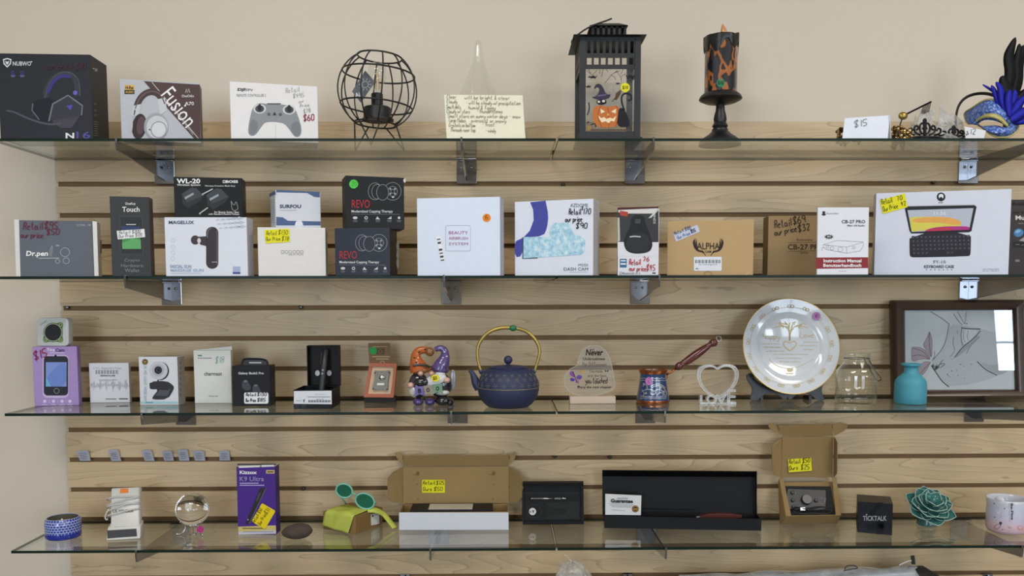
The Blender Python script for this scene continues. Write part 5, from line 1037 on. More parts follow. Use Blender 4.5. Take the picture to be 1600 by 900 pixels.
# ---- navy cast iron teapot
rows = [(2, 735), (150, 735), (165, 728), (185, 712), (212, 680), (232, 640), (241, 600), (242, 572), (240, 545), (232, 515), (218, 488), (200, 462), (180, 442), (162, 430), (146, 426)]
c_, prof, rf = turned(794.2, 635.5, 2, rows, C3); IR = M('2a3152', .55, var=.15, scale=350, bump=.5, kind='cast_iron'); IRs = M('2a3152', .5, var=.1, kind='cast_iron')
TP = thing('teapot', 'navy cast iron teapot with gold hoop handle and raised flower band', 'teapot', c_)
prof2 = prof + [(.0001, prof[-1][1])]; G().lathe(prof2, c_, IR, 48).build('body', TP, smooth=True, angle=.9)
ky = MPP(c_.y) / 5; zr = lambda v: at(794.2, 490 + v / 5, c_.y).z - STOP[2]
kk = prof[-1][1] - zr(426); G().lathe([(148 * ky, zr(428) + kk), (150 * ky, zr(420) + kk), (140 * ky, zr(412) + kk), (90 * ky, zr(406) + kk), (40 * ky, zr(403) + kk), (18 * ky, zr(400) + kk), (14 * ky, zr(392) + kk), (22 * ky, zr(388) + kk), (33 * ky, zr(372) + kk), (34 * ky, zr(360) + kk), (29 * ky, zr(342) + kk), (15 * ky, zr(331) + kk), (.0001, zr(328) + kk)], c_, IRs, 36).build('lid', TP, smooth=True, angle=1.)
def tpp(u, v, dy=0.): p = at(560 + u / 5, 490 + v / 5, c_.y + dy); return p
sp_ = smooth2([(945, 585, 38), (918, 540, 36), (905, 500, 27), (890, 465, 19), (868, 442, 13)]); G().tube([tpp(a, b_) for a, b_, r_ in sp_], [r_ * ky for a, b_, r_ in sp_], IRs, 16).build('spout', TP, smooth=True)
GOLD = M('b09a54', .4, .75, var=.08, kind='brass'); hp = smooth2([(958, 446), (940, 400), (930, 340), (928, 285), (945, 225), (990, 165), (1050, 128), (1120, 110), (1200, 110), (1290, 125), (1350, 165), (1395, 220), (1420, 285), (1408, 350), (1388, 410), (1376, 455)])
G().tube([tpp(a, b_) for a, b_ in hp], [(10 + 5 * math.sin(math.pi * i / (len(hp) - 1))) * ky for i in range(len(hp))], GOLD, 12).build('handle', TP, smooth=True)
for u, v in ((962, 452), (1368, 448)): G().ell(tpp(u, v), 22 * ky, 12 * ky, 24 * ky, IRs, 12, 8).build('handle_lug', TP, smooth=True)
G().ell(tpp(1208, 114, -.003), 30 * ky, 16 * ky, 24 * ky, M('1d6b46', .4, kind='sticker'), 14, 8).build('price_sticker', TP, smooth=True)
zl_ = zr(572); rr = rf(zl_ + STOP[2]) + .0006; G().tube([c_ + Vector((rr * math.cos(2 * math.pi * i / 48), rr * math.sin(2 * math.pi * i / 48), zl_)) for i in range(48)], .0008, M('9a8f72', .4, .5, kind='brass'), 5, True).build('band_line', TP)
rl = G(); RL = M('8a8678', .45, .4, kind='relief'); 
for row, (v, n_, ph) in enumerate(((545, 22, 0), (500, 22, .5), (468, 22, 0))):
    for i in range(n_):
        a = 2 * math.pi * (i + ph) / n_; z_ = zr(v); r0 = rf(z_ + STOP[2]); sl = (rf(z_ + STOP[2] + .004) - rf(z_ + STOP[2] - .004)) / .008; nn = Vector((math.cos(a), math.sin(a), -sl)).normalized(); o_ = c_ + Vector((r0 * math.cos(a), r0 * math.sin(a), z_)) + nn * .0002
        t1 = Vector((-math.sin(a), math.cos(a), 0)); t2 = nn.cross(t1); s_ = (1.15, 1, .8)[row] * .0052
        rl.tube([o_ + (t1 * math.cos(q) + t2 * math.sin(q)) * s_ * .42 for q in [2 * math.pi * j / 8 for j in range(8)]], .0005, RL, 4, True)
        for j in range(6): q = 2 * math.pi * j / 6; w_ = t1 * math.cos(q) + t2 * math.sin(q); rl.tube([o_ + w_ * s_ * .75, o_ + w_ * s_ * 1.1], .0006, RL, 4)
o = rl.build('relief_pattern', TP, smooth=True); o['kind'] = 'stuff'
# ---- acrylic retirement plaque
pb = on(927, 631, 2); yq = pb.y + .012; PLQ = thing('acrylic_plaque', 'clear acrylic plaque with black script and purple butterfly on pale base', 'plaque', (pb.x, yq, STOP[2]))
bL, bR = at(890.5, 625, pb.y).x, at(962, 625, pb.y).x; bt = at(927, 619.5, pb.y).z
G().box(bL, bR, pb.y, pb.y + .028, STOP[2] + .0003, bt, M('cdb9a6', .5, kind='pale_wood')).build('base', PLQ, bevel=.0008)
ACR = thin_glass('acrylic_sheet', (.93, .93, .93, 1), 1.35, .03, .1, (.86, .84, .82, 1), 8)
ol = smooth2([(320, 300), (345, 235), (400, 202), (450, 196), (510, 215), (555, 270), (580, 360), (598, 450), (608, 540), (520, 570), (430, 596), (330, 592), (250, 565), (210, 510), (208, 440), (245, 385), (310, 358), (316, 330)], True, 2)
pl = pxs(ol, yq, C4); G().slab(pl, (0, .004, 0), ACR).build('clear_panel', PLQ, recalc=True)
G().tube(pxs(ol, yq + .002, C4), .0008, M('cfc6ba', .3, kind='cut_edge'), 4, True).build('panel_edge', PLQ)
c = Canvas((0, yq, 0), (0, -1, 0)); c.t = C4; TK = '201c1e'
c.text('Never', 375, 228, 508, 278, TK, .03, shear=.15); c.text('Underestimate', 354, 292, 526, 314, TK, .02, shear=.15); c.hand('the Difference', 346, 360, 30, '4a4442', 3, wid=196); c.text('You made', 402, 388, 508, 412, '3a3634', .0); c.text('and the lives', 392, 426, 538, 446, '2c2826', .0); c.hand('You touched', 372, 496, 48, '2c2826', 5, wid=175); c.text('Enjoy the next chapter', 312, 514, 576, 540, TK, .02, shear=.15)
for u, v, r_ in ((540, 400, 1), (466, 462, .7), (432, 234, .6), (320, 520, .7)): c.poly([(u, v), (u - 14 * r_, v - 14 * r_), (u - 12 * r_, v + 8 * r_)], TK, 'logo'); c.poly([(u, v), (u + 14 * r_, v - 14 * r_), (u + 10 * r_, v + 8 * r_)], TK, 'logo')
c.poly(smooth2([(295, 455), (250, 430), (250, 405), (275, 398), (292, 430)], True, 1), '8a4c98', 'butterfly'); c.poly(smooth2([(295, 455), (318, 425), (352, 440), (335, 470)], True, 1), '6a4a98', 'butterfly'); c.poly(smooth2([(295, 458), (252, 450), (258, 480), (285, 480)], True, 1), '54429a', 'butterfly'); c.poly(smooth2([(296, 458), (325, 475), (320, 500), (300, 492)], True, 1), 'a06098', 'butterfly'); c.line([(275, 400), (296, 455), (305, 492)], 5, '2a1c3a', 'butterfly', 3)
c.poly(smooth2([(335, 405), (345, 390), (368, 392), (365, 408), (348, 416)], True), 'b89a48', 'butterfly'); c.flush(PLQ)
# ---- blue enamel coffee pot with wooden handle
rows = [(2, 652), (126, 652), (131, 640), (130, 628), (124, 600), (117, 560), (110, 510), (104, 460), (101, 432), (104, 418), (112, 398), (114, 386), (110, 383), (104, 392), (96, 430), (96, 500), (2, 500)]
c_, prof, rf = turned(1020, 628.5, 2, rows, C4); CP = thing('coffee_pot', 'blue enamel and copper long handled coffee pot with pink sticker', 'coffee pot', c_); COP = M('b06a42', .25, .9, var=.1, kind='copper'); BE = M('27426e', .2, var=.15, kind='enamel', coat=.5)
rf = interp([(z + STOP[2], r) for r, z in prof[:11]])
def seg(a, b_, nm, m): G().lathe(prof[a:b_], c_, m, 40, cap=False).build(nm, CP, smooth=True, angle=.9)
seg(0, 4, 'foot_ring', COP); seg(3, 10, 'body', BE); seg(9, 14, 'rim', COP); seg(13, 17, 'lining', M('8a8078', .3, .8, kind='tin'))
c = RoundCanvas(c_, rf); c.t = C4; SV = M('b9b8bc', .3, .5, kind='silver_paint')
for v, a in ((455, 3), (472, 2.5), (612, 3), (600, 2)): c.line([(800 + i * 8, v + 3 * math.sin(i * 1.4)) for i in range(27)], a + 1.5, SV, 'silver_pattern')
for p in ([(812, 560), (850, 540), (900, 545), (930, 570), (900, 590), (880, 570)], [(890, 530), (930, 510), (980, 520), (1005, 560), (1008, 590)], [(880, 520), (920, 500), (960, 500), (1000, 530)], [(805, 590), (840, 600), (880, 598)], [(930, 590), (960, 560), (985, 580), (975, 600)], [(820, 520), (840, 500), (860, 520), (850, 545)], [(900, 560), (940, 540), (975, 550), (1000, 600)], [(815, 540), (835, 575), (820, 600)]): c.line(smooth2(p), 6, SV, 'silver_pattern')
for u, v in ((905, 578), (845, 572), (960, 530), (830, 500), (985, 560)): c.circ(u, v, 9, SV, 'silver_pattern', 2, n=10)
c.circ(868, 478, 27, 'c878c0', 'price_sticker', 4, b=32); c.line([(868, 466), (868, 490)], 5, '8a4a8a', 'handwriting', 6); c.flush(CP)
pz = c_.y; hpt = lambda u, v: at(840 + u / 5, 500 + v / 5, pz); WD = M('5a2420', .25, var=.3, scale=90, kind='turned_wood', coat=.5)
G().tube([hpt(1000, 432), hpt(1040, 408), hpt(1080, 380)], .0028, COP, 8).build('handle_rod', CP, smooth=True)
hs = [(1076, 382, 12), (1085, 375, 24), (1100, 364, 31), (1118, 352, 31), (1130, 344, 24), (1145, 334, 27), (1180, 312, 32), (1230, 276, 34), (1280, 240, 31), (1320, 212, 25), (1345, 194, 20), (1355, 188, 27), (1372, 178, 33), (1388, 168, 30), (1398, 162, 18)]
G().tube([hpt(a, b_) for a, b_, r_ in hs], [r_ * MPP(pz) / 5 for a, b_, r_ in hs], WD, 16).build('wooden_handle', CP, smooth=True, angle=.9)
G().tube([hpt(1415 + 20 * math.cos(q), 148 + 20 * math.sin(q)) for q in [2 * math.pi * i / 16 for i in range(16)]], .0013, CHROME, 6, True).build('hanging_ring', CP, smooth=True)
for nm, (u, v) in (('lug', (1002, 445)),): G().ell(hpt(u, v), .004, .004, .006, COP, 10, 8).build('handle_lug', CP, smooth=True)
# ---- clear acrylic heart over LOVE letters
hb_ = on(1122, 632, 2); yh = hb_.y + .004; HT = thing('love_heart', 'clear acrylic open heart standing on cut out LOVE letters', 'ornament', (hb_.x, yh, STOP[2])); HA = thin_glass('acrylic_block', (.96, .97, .97, 1), 1.4, .04, .22, (.92, .93, .94, 1), 60)
oh = smooth2([(1405, 380), (1375, 352), (1320, 348), (1265, 372), (1245, 420), (1255, 480), (1290, 545), (1340, 590), (1402, 620), (1470, 590), (1530, 530), (1565, 470), (1570, 410), (1550, 365), (1500, 345), (1445, 352)], True, 2)
cx_, cy_ = 1405, 470; ih = [(cx_ + (u - cx_) * .86, cy_ + (v - cy_) * .87) for u, v in oh]; n_ = len(oh); A = pxs(oh, yh, C4); B_ = pxs(ih, yh, C4); t_ = Vector((0, .016, 0)); vs = A + B_ + [p + t_ for p in A] + [p + t_ for p in B_]; fs = []
for i in range(n_): j = (i + 1) % n_; fs += [(i, j, n_ + j, n_ + i), (2 * n_ + i, 3 * n_ + i, 3 * n_ + j, 2 * n_ + j), (i, 2 * n_ + i, 2 * n_ + j, j), (n_ + i, n_ + j, 3 * n_ + j, 3 * n_ + i)]
G().add(vs, fs, HA).build('heart_band', HT)
for loop in (oh, ih): G().tube(pxs(loop, yh, C4), .0007, M('d4d6d6', .2, kind='polished_edge'), 4, True).build('bright_edge', HT)
EDG = M('d4d6d6', .2, kind='polished_edge')
def letter3(t, u0, v0, u1, v1):
    vs, fs = glyphs(t, .0); g = G(); pts = [at(840 + (u0 + x * (u1 - u0)) / 5, 500 + (v1 - y * (v1 - v0)) / 5, yh) for x, y in vs]; t_ = Vector((0, .016, 0)); n_ = len(pts); ec = {}
    for f in fs:
        for i in range(len(f)): e_ = (f[i], f[(i + 1) % len(f)]); ec[tuple(sorted(e_))] = ec.get(tuple(sorted(e_)), 0) + 1
    bd = [e_ for e_, q in ec.items() if q == 1]
    g.add(pts + [p + t_ for p in pts], list(fs) + [tuple(i + n_ for i in f) for f in fs] + [(a, b_, b_ + n_, a + n_) for a, b_ in bd], HA); g.build('letter', HT)
    g = G()
    for a, b_ in bd: g.tube([pts[a], pts[b_]], .0008, EDG, 4)
    g.build('letter_outline', HT)
for t, u0, v0, u1, v1 in (('L', 1272, 590, 1325, 655), ('O', 1322, 585, 1400, 655), ('V', 1395, 585, 1475, 655), ('E', 1485, 545, 1548, 655)): letter3(t, u0, v0, u1, v1)
G().box(at(840 + 1266 / 5, 632, yh).x, at(840 + 1552 / 5, 632, yh).x, yh - .001, yh + .018, STOP[2] + .0003, STOP[2] + .0035, HA).build('foot', HT)
# ---- gold trimmed plate on black easel
pc = on(1234, 628, 2); yp = pc.y + .012; ctr = at(1234.4, 541.5, yp + .02); tl = math.radians(13); axp = Vector((0, -math.cos(tl), math.sin(tl))); kp = MPP(ctr.y); Rp = 76 * kp
PLT = thing('anniversary_plate', 'white china plate with gold rim and gilded tree print on an easel', 'plate', (ctr.x, yp, STOP[2] + .012)); CH = M('d3d7de', .12, var=.02, kind='china', coat=.6)
pf = [(.0001, -.004), (.6 * Rp, -.004), (.63 * Rp, -.002), (.68 * Rp, .003), (.74 * Rp, .0045), (.97 * Rp, .010), (Rp, .0105), (Rp, .0085), (.97 * Rp, .0075), (.72 * Rp, .001), (.62 * Rp, -.007), (.0001, -.008)]
G().lathe(pf, ctr, CH, 64, up=axp).build('plate_body', PLT, smooth=True, angle=1.2)
G().lathe([(.985 * Rp, .0102), (1.004 * Rp, .0112), (1.006 * Rp, .009)], ctr, M('cbb06a', .3, .6, kind='gilding'), 64, up=axp, cap=False).build('gold_rim', PLT, smooth=True)
GP = 'cdbb92'; c = Canvas(ctr - axp * .0038, axp); c.t = C5; LG = 'd4c69f'
for p in ([(768, 410), (768, 340), (740, 300), (700, 290)], [(772, 410), (775, 340), (810, 300), (850, 285)], [(768, 340), (760, 290), (730, 265)], [(775, 345), (790, 295), (800, 265)], [(740, 300), (680, 300), (650, 310)], [(810, 300), (870, 300), (920, 310)], [(700, 290), (680, 275)], [(850, 285), (900, 270)], [(765, 310), (770, 270)]): c.line(smooth2(p), 7, GP)
c.line([(770, 415), (770, 350)], 12, GP)
for k_ in range(36): a = rn.uniform(0, 6.28); q = rn.uniform(.3, 1); c.circ(775 + 130 * q * math.cos(a), 292 + 38 * q * math.sin(a), 6, LG, n=6)
c.line(smooth2([(770, 492), (720, 450), (722, 420), (748, 415), (770, 432), (795, 415), (820, 422), (822, 450), (770, 492)]), 9, GP)
c.hand('Happy', 560, 398, 48, GP, 4, wid=140); c.hand('Love', 850, 388, 48, GP, 4, wid=115)
for t, u0, v0, u1, v1 in (('I love you', 880, 415, 990, 430), ('with every beat of', 850, 442, 985, 456), ('my heart', 880, 474, 948, 488), ('every day is special', 545, 430, 690, 443), ('celebrating together', 570, 456, 705, 470), ('our life and our love', 585, 486, 730, 498), ('and a beautiful future is waiting', 640, 512, 910, 524), ('a life that is filled with joy', 656, 542, 860, 555), ('forever yours', 690, 568, 850, 582)): c.text(t, u0, v0, u1, v1, 'c4b48c')
c.line(smooth2([(610, 555), (640, 590), (700, 620), (770, 630), (850, 612), (910, 580), (960, 555)]), 4, LG); c.circ(772, 640, 26, LG, b=16); c.line([(740, 668), (800, 668)], 6, GP); c.ring(772, 448, 252, 3, 'b9bcc6', b=246, n=60); c.flush(PLT)
c = Canvas(ctr + axp * .0085, axp); c.t = C5; c.ring(772, 452, 312, 2.5, 'cfc3a4', b=302, n=60)
for i in range(17):
    a = 2 * math.pi * i / 17 + .3; u, v = 772 + 330 * math.cos(a), 455 + 312 * math.sin(a)
    for s_ in (-1, 1): c.ring(u + s_ * 13 * math.sin(a), v - s_ * 13 * math.cos(a), 11, 5, GP, n=10); 
    c.circ(u, v, 6, GP, n=8)
c.circ(980, 219, 31, 'b07ab4', 'price_sticker', 4); c.hand('10', 966, 232, 26, '7a4a80', 4, l=6); c.flush(PLT)
EZ = thing('plate_easel', 'black plastic easel holding up the gold rimmed plate', 'easel', (ctr.x, yp, STOP[2])); BP = M('1b1d26', .4, kind='black_plastic')
ep = smooth2([(437, 700), (445, 678), (478, 664), (492, 680), (500, 712), (535, 745), (600, 772), (665, 800), (720, 822), (752, 826), (752, 878), (722, 886), (690, 850), (640, 832), (580, 838), (545, 866), (522, 888), (470, 892), (460, 868), (482, 825), (478, 780), (452, 740)], True, 1)
for s_ in (1, -1):
    pl = [at(1080 + (752 + s_ * (u - 752)) / 5, 450 + v / 5, yp + .012) for u, v in ep]; lo = min(p.z for p in pl); hi = max(p.z for p in pl); dzz = STOP[2] + .0003 - lo
    pl = [p + Vector((0, .006 * (p.z - lo) / (hi - lo), dzz * (1 - (p.z - lo) / (hi - lo)))) for p in pl]; G().slab(pl, (0, .006, 0), BP).build('side_arm', EZ, bevel=.0006)
    x_ = at(1080 + (752 + s_ * -190) / 5, 620, yp).x; G().slab([(x_, yp + .018, STOP[2] + .0003), (x_, yp + .06, STOP[2] + .0003), (x_, yp + .06, STOP[2] + .008), (x_, yp + .03, STOP[2] + .012), (x_, yp + .018, STOP[2] + .01)], (.006, 0, 0), BP).build('foot_rail', EZ)
# ---- clear jar with wire bail
rows = [(2, 855), (140, 855), (154, 845), (156, 800), (156, 640), (152, 610), (138, 580), (112, 550), (95, 525), (92, 505), (98, 488), (104, 470), (102, 462), (94, 466), (88, 500), (104, 545), (132, 585), (147, 615), (150, 640), (150, 838), (2, 845)]
c_, prof, rf = turned(1336.5, 629, 2, rows, C6); J = thing('glass_jar', 'clear glass jar with thin wire bail handle beside the plate', 'jar', c_); G().lathe(prof, c_, CLEAR, 40).build('jar_body', J, smooth=True)
jp = lambda u, v, dy=0.: at(1280 + u / 5, 460 + v / 5, c_.y + dy); WR = M('4a443c', .4, .8, kind='wire')
rn_ = 96 * MPP(c_.y) / 5; zc = jp(290, 498).z; G().tube([Vector((c_.x + rn_ * math.cos(q), c_.y + rn_ * math.sin(q), zc)) for q in [2 * math.pi * i / 32 for i in range(32)]], .0009, WR, 5, True).build('neck_wire', J)
G().tube([Vector((c_.x + rn_, c_.y, zc)), jp(400, 530, -.012), jp(440, 600, -.02), jp(480, 650, -.02), jp(484, 668, -.018), jp(462, 678, -.01), jp(438, 660, .01), Vector((c_.x + rn_ * .8, c_.y + rn_ * .6, zc))], .0009, WR, 5).build('bail', J)
# ---- teal bottle vase
rows = [(2, 872), (112, 872), (118, 864), (119, 800), (118, 710), (112, 682), (95, 655), (66, 628), (54, 612), (52, 585), (54, 562), (74, 554), (74, 540), (60, 538), (46, 545), (44, 600), (2, 640)]
c_, prof, rf = turned(1421.8, 630.5, 2, rows, C6); V = thing('teal_vase', 'matt teal bottle vase in front of the framed drawing', 'vase', c_); G().lathe(prof, c_, M('4797ab', .55, var=.06, kind='frosted_paint'), 40).build('vase_body', V, smooth=True, angle=1.2)
# ---- framed pencil drawing leaning on the wall
yF0, yF1 = -.046, -.022; FR = M('3e2b20', .35, var=.15, scale=40, kind='walnut_frame', coat=.2)
def fpt(u, v, t): return at(u, v, yF0 + (yF1 - yF0) * t)
o4 = [fpt(1394, 627, 0), fpt(1603, 622, 0), fpt(1598.5, 468.5, 1), fpt(1391.5, 469.5, 1)]
for p in o4[:2]: p.z = STOP[2] + .0004
nF = (o4[1] - o4[0]).cross(o4[3] - o4[0]).normalized(); nF = nF if nF.y < 0 else -nF
PFR = thing('framed_drawing', 'dark walnut framed pencil drawing of a nuzzling animal and butterfly', 'picture', (o4[0] + o4[1]) / 2); pl0 = o4[0]
HP = lambda u, v, off=0.: hitplane(u, v, pl0 + nF * off, nF)
i4 = [HP(1414, 609), HP(1586.5, 608.5), HP(1581.5, 484.5), HP(1413, 485)]; o4 = [HP(*proj(p)) for p in o4]
for a in range(4):
    b2 = (a + 1) % 4; m0 = [o4[a].lerp(i4[a], .3), o4[b2].lerp(i4[b2], .3)]; m1 = [o4[a].lerp(i4[a], .75), o4[b2].lerp(i4[b2], .75)]
    rows_ = [(o4[a], o4[b2], -.008), (o4[a], o4[b2], .006), (m0[0], m0[1], .014), (m1[0], m1[1], .010), (i4[a], i4[b2], .003), (i4[a], i4[b2], -.008)]
    g = G(); vs = [p + nF * h for q, w_, h in rows_ for p in (q, w_)]; g.add(vs, [(2 * i, 2 * i + 1, 2 * i + 3, 2 * i + 2) for i in range(5)] + [(10, 11, 1, 0), (0, 2, 4, 6, 8, 10), (11, 9, 7, 5, 3, 1)], FR); g.build('frame_rail', PFR, smooth=True, angle=.9)
g = G(); g.slab([p - nF * .002 for p in i4], -nF * .003, M('c3cad0', .7, var=.05, scale=12, kind='drawing_paper')).build('paper', PFR)
c = Canvas(pl0 - nF * .0018, nF); c.t = C6; c.poly(smooth2([(1018, 232), (985, 400), (890, 512), (878, 550), (960, 685), (1015, 722), (1200, 700), (1400, 640), (1510, 540), (1505, 330), (1260, 270), (1120, 240)], True, 1), 'b3bac1', 'pencil_shading', 1); c.poly(smooth2([(1120, 410), (1060, 490), (1010, 520), (1100, 480), (1250, 340), (1240, 310)], True, 1), '9a9fa6', 'pencil_shading', 1.5); c.poly(smooth2([(1235, 525), (1390, 640), (1500, 590), (1505, 500), (1380, 560)], True, 1), 'a2a8ae', 'pencil_shading', 1.5); c.poly(smooth2([(1115, 270), (1260, 275), (1180, 370), (1120, 395)], True, 1), 'c4cad0', 'pencil_shading', 1.7); PC = '6a6e72'; PD = '3c3c40'; PP = '84707c'
for p, w_, cl in (([(870, 135), (950, 180), (1015, 230)], 5, PC), ([(1015, 230), (985, 400), (890, 510)], 5, PC), ([(1050, 150), (1090, 210), (1120, 240)], 4, PC), ([(1080, 130), (1130, 220)], 3, PC), ([(1150, 130), (1140, 220)], 3, PC), ([(1110, 260), (1170, 270), (1260, 270)], 8, PD), ([(1115, 265), (1105, 330), (1120, 400)], 6, PC), ([(1130, 290), (1125, 340), (1140, 375)], 4, PC), ([(1165, 285), (1155, 330), (1165, 360)], 4, PC), ([(1260, 285), (1200, 350), (1120, 410), (1060, 490)], 7, PD), ([(1255, 330), (1180, 400), (1150, 465)], 5, PC), ([(1050, 330), (1045, 400), (1065, 430), (1025, 490)], 4, PC), ([(875, 555), (920, 620), (960, 680), (1015, 722)], 7, PD), ([(920, 570), (950, 540), (990, 540), (945, 575)], 7, PC), ([(935, 555), (968, 510)], 6, PC), ([(1235, 525), (1300, 590), (1390, 632)], 7, PD), ([(1390, 632), (1440, 600), (1490, 560)], 3, 'a8adb2'), ([(880, 520), (905, 480), (900, 440)], 4, PC), ([(1000, 630), (1030, 650)], 3, PC)): c.line(smooth2(p), w_, cl, 'pencil_line')
c.poly(smooth2([(876, 548), (915, 545), (945, 560), (925, 585), (895, 598)], True, 1), '4c4a4e', 'pencil_shading'); c.poly(smooth2([(1180, 285), (1200, 290), (1190, 350), (1172, 345)], True, 1), PD, 'pencil_shading')
for q in ([(862, 290), (882, 345), (882, 420), (880, 500), (850, 450), (808, 395), (840, 350)], [(725, 410), (800, 415), (840, 450), (875, 510), (800, 500), (725, 530), (722, 460)], [(870, 530), (830, 520), (780, 560), (775, 620), (800, 640), (840, 590)]):
    c.poly(smooth2(q, True, 1), 'a397a2', 'pencil_shading'); c.line(smooth2(q + q[:1]), 4, PP, 'pencil_line')
for q in ([(730, 420), (810, 440), (860, 500)], [(728, 480), (800, 470), (865, 510)], [(862, 300), (860, 400), (875, 490)], [(790, 620), (830, 570), (870, 530)]): c.line(smooth2(q), 6, PP, 'pencil_line', 3)
for u, v in ((1035, 598), (1075, 592), (1105, 548), (1130, 560), (1045, 632), (1085, 632), (1135, 655), (1215, 628), (1178, 585), (1002, 625), (1190, 545), (1050, 675), (1078, 285), (1080, 300), (1135, 225), (1152, 228)): c.circ(u, v, 5, PD, 'pencil_shading', n=8)
c.flush(PFR)
G().slab([p + nF * .0005 for p in i4], nF * .0015, thin_glass('picture_glass', (.98, .985, .985, 1))).build('glass', PFR)
# ================================================================ lowest shelf
S = 3; KR = '9c8258'
# ---- blue patterned tealight jar
rows = [(2, 668), (108, 668), (113, 660), (114, 630), (113, 600), (115, 560), (112, 530), (104, 512), (100, 508), (96, 512), (100, 545), (100, 575), (2, 575)]
c_, prof, rf = turned(99.3, 838.5, 3, rows, D1); q = 30 / 4.324 * MPP(c_.y) * 0
TJ = thing('tealight_jar', 'blue patterned candle jar with white dashes at left end of lowest shelf', 'candle', c_)
def jar_mat():
    m = M('2b3f9c', .2, kind='glaze', coat=.5).copy(); nt = m.node_tree; b = nt.nodes['Principled BSDF']; N = nt.nodes.new; L_ = nt.links.new
    tc = N('ShaderNodeTexCoord'); sx = N('ShaderNodeSeparateXYZ'); L_(tc.outputs['Object'], sx.inputs[0]); an = N('ShaderNodeMath'); an.operation = 'ARCTAN2'; L_(sx.outputs[1], an.inputs[0]); L_(sx.outputs[0], an.inputs[1])
    cb = N('ShaderNodeCombineXYZ'); L_(an.outputs[0], cb.inputs[0]); L_(sx.outputs[2], cb.inputs[1]); mp_ = N('ShaderNodeMapping'); mp_.inputs['Scale'].default_value = (3.4, 84, 1); L_(cb.outputs[0], mp_.inputs[0])
    br = N('ShaderNodeTexBrick'); br.inputs['Scale'].default_value = 1; br.inputs['Mortar Size'].default_value = .055; br.inputs['Brick Width'].default_value = .62; br.inputs['Row Height'].default_value = .5; br.inputs['Color1'].default_value = lin('2338a0'); br.inputs['Color2'].default_value = lin('2c46ac'); br.inputs['Mortar'].default_value = lin('c3cbe6'); L_(mp_.outputs[0], br.inputs['Vector'])
    lt = N('ShaderNodeMath'); lt.operation = 'GREATER_THAN'; lt.inputs[1].default_value = .013; L_(sx.outputs[2], lt.inputs[0]); mx = N('ShaderNodeMix'); mx.data_type = 'RGBA'; mx.inputs[6].default_value = lin('1c2f9c'); L_(lt.outputs[0], mx.inputs[0]); L_(br.outputs[0], mx.inputs[7]); L_(mx.outputs[2], b.inputs['Base Color']); return m
G().lathe(prof[:10], c_, jar_mat(), 40, cap=False).build('patterned_bowl', TJ, smooth=True); G().lathe(prof[9:12], c_, M('5a5648', .5, kind='glaze'), 40, cap=False).build('lining', TJ, smooth=True)
zw = prof[-1][1] + .006; G().lathe([(.0001, zw), (97 / 4.324 * MPP(c_.y), zw)], c_, M('a9a390', .5, kind='wax'), 32, cap=False).build('wax', TJ)
G().tube([c_ + Vector((0, -.004, zw)), c_ + Vector((0, -.004, zw + .006)), c_ + Vector((0, -.004, zw + .011))], [.004, .0035, .0006], M('f0ece0', .4, kind='flame_tip'), 10).build('flame_tip', TJ, smooth=True)
# ---- white hand device wrapped in its cord
p0, p1 = on(165.5, 845, 3), on(219.5, 842, 3); yaw_ = math.atan2(p1.y - p0.y, p1.x - p0.x); rv = (p1 - p0).normalized(); dv = Vector((-rv.y, rv.x, 0)); WHT = M('d4d2ce', .35, var=.03, kind='white_plastic')
DV = thing('white_device', 'white slanted handheld device wrapped in its white cord with orange sticker', 'device', (p0 + p1) / 2 + dv * .03)
w_ = (p1 - p0).length; zb_ = STOP[3] + .0003
def dpt(a, yy, zz): return p0 + rv * (a * w_) + dv * yy + Vector((0, 0, zb_ - p0.z + zz))
zt1 = .016
G().hexa([dpt(0, 0, 0), dpt(1, 0, 0), dpt(1, .045, 0), dpt(0, .045, 0)], [dpt(.02, .012, .028), dpt(.98, .012, .028), dpt(.98, .045, .034), dpt(.02, .045, .034)], WHT).build('base', DV, bevel=.003, smooth=True, angle=.7)
tA = at(173.5, 763, p0.y + .07); tB = tA + rv * (at(214.5, 762, p0.y + .07) - tA).length; bA, bB = dpt(.1, .012, .026), dpt(.94, .012, .026); th_ = Vector((0, .018, -.004))
G().hexa([bA, bB, bB + th_, bA + th_], [tA, tB, tB + th_, tA + th_], WHT).build('body', DV, bevel=.003, smooth=True, angle=.7)
nb = (bB - bA).cross(tA - bA).normalized(); nb = nb if nb.y < 0 else -nb
c = Canvas(bA, nb); c.t = D1; c.text('LILYOCRA', 762, 458, 902, 478, '6e6c6c', .01, l=6); c.poly([(812, 318), (866, 316), (868, 346), (810, 350)], 'e8873c', 'price_sticker', 2); c.circ(832, 428, 4, '5a5856', 'logo'); c.rect(770, 572, 892, 575, 'b4b2ae', 'seam'); c.flush(DV)
nf = (dpt(1, 0, 0) - dpt(0, 0, 0)).cross(dpt(.02, .012, .028) - dpt(0, 0, 0)).normalized(); nf = nf if nf.y < 0 else -nf
c = Canvas(dpt(0, 0, 0), nf); c.t = D1; c.poly([(724, 600), (922, 588), (926, 640), (726, 655)], '46464a', 'speaker_grille'); c.flush(DV)
CD = M('c9c7c4', .4, kind='cord')
for i, (v0, v1, s_) in enumerate(((385, 375, 6), (430, 378, 10), (440, 420, 8), (500, 455, 5), (470, 410, 12))):
    f = lambda u, v, dy: hitplane(u / 4.324, 690 + v / 4.324, bA + nb * dy, nb)
    loop = [f(728, v0, .004), f(770, v0 - s_ - 8, .006), f(850, (v0 + v1) / 2 - s_ - 6, .006), f(930, v1 - 4, .005), f(950, v1 + 6, -.006), f(925, v1 + 12, -.024), f(800, (v0 + v1) / 2 + 14, -.026), f(735, v0 + 12, -.024), f(718, v0 + 6, -.008)]
    G().tube(smooth2([tuple(p) for p in loop], True), .0016, CD, 7, True).build('cord', DV, smooth=True)
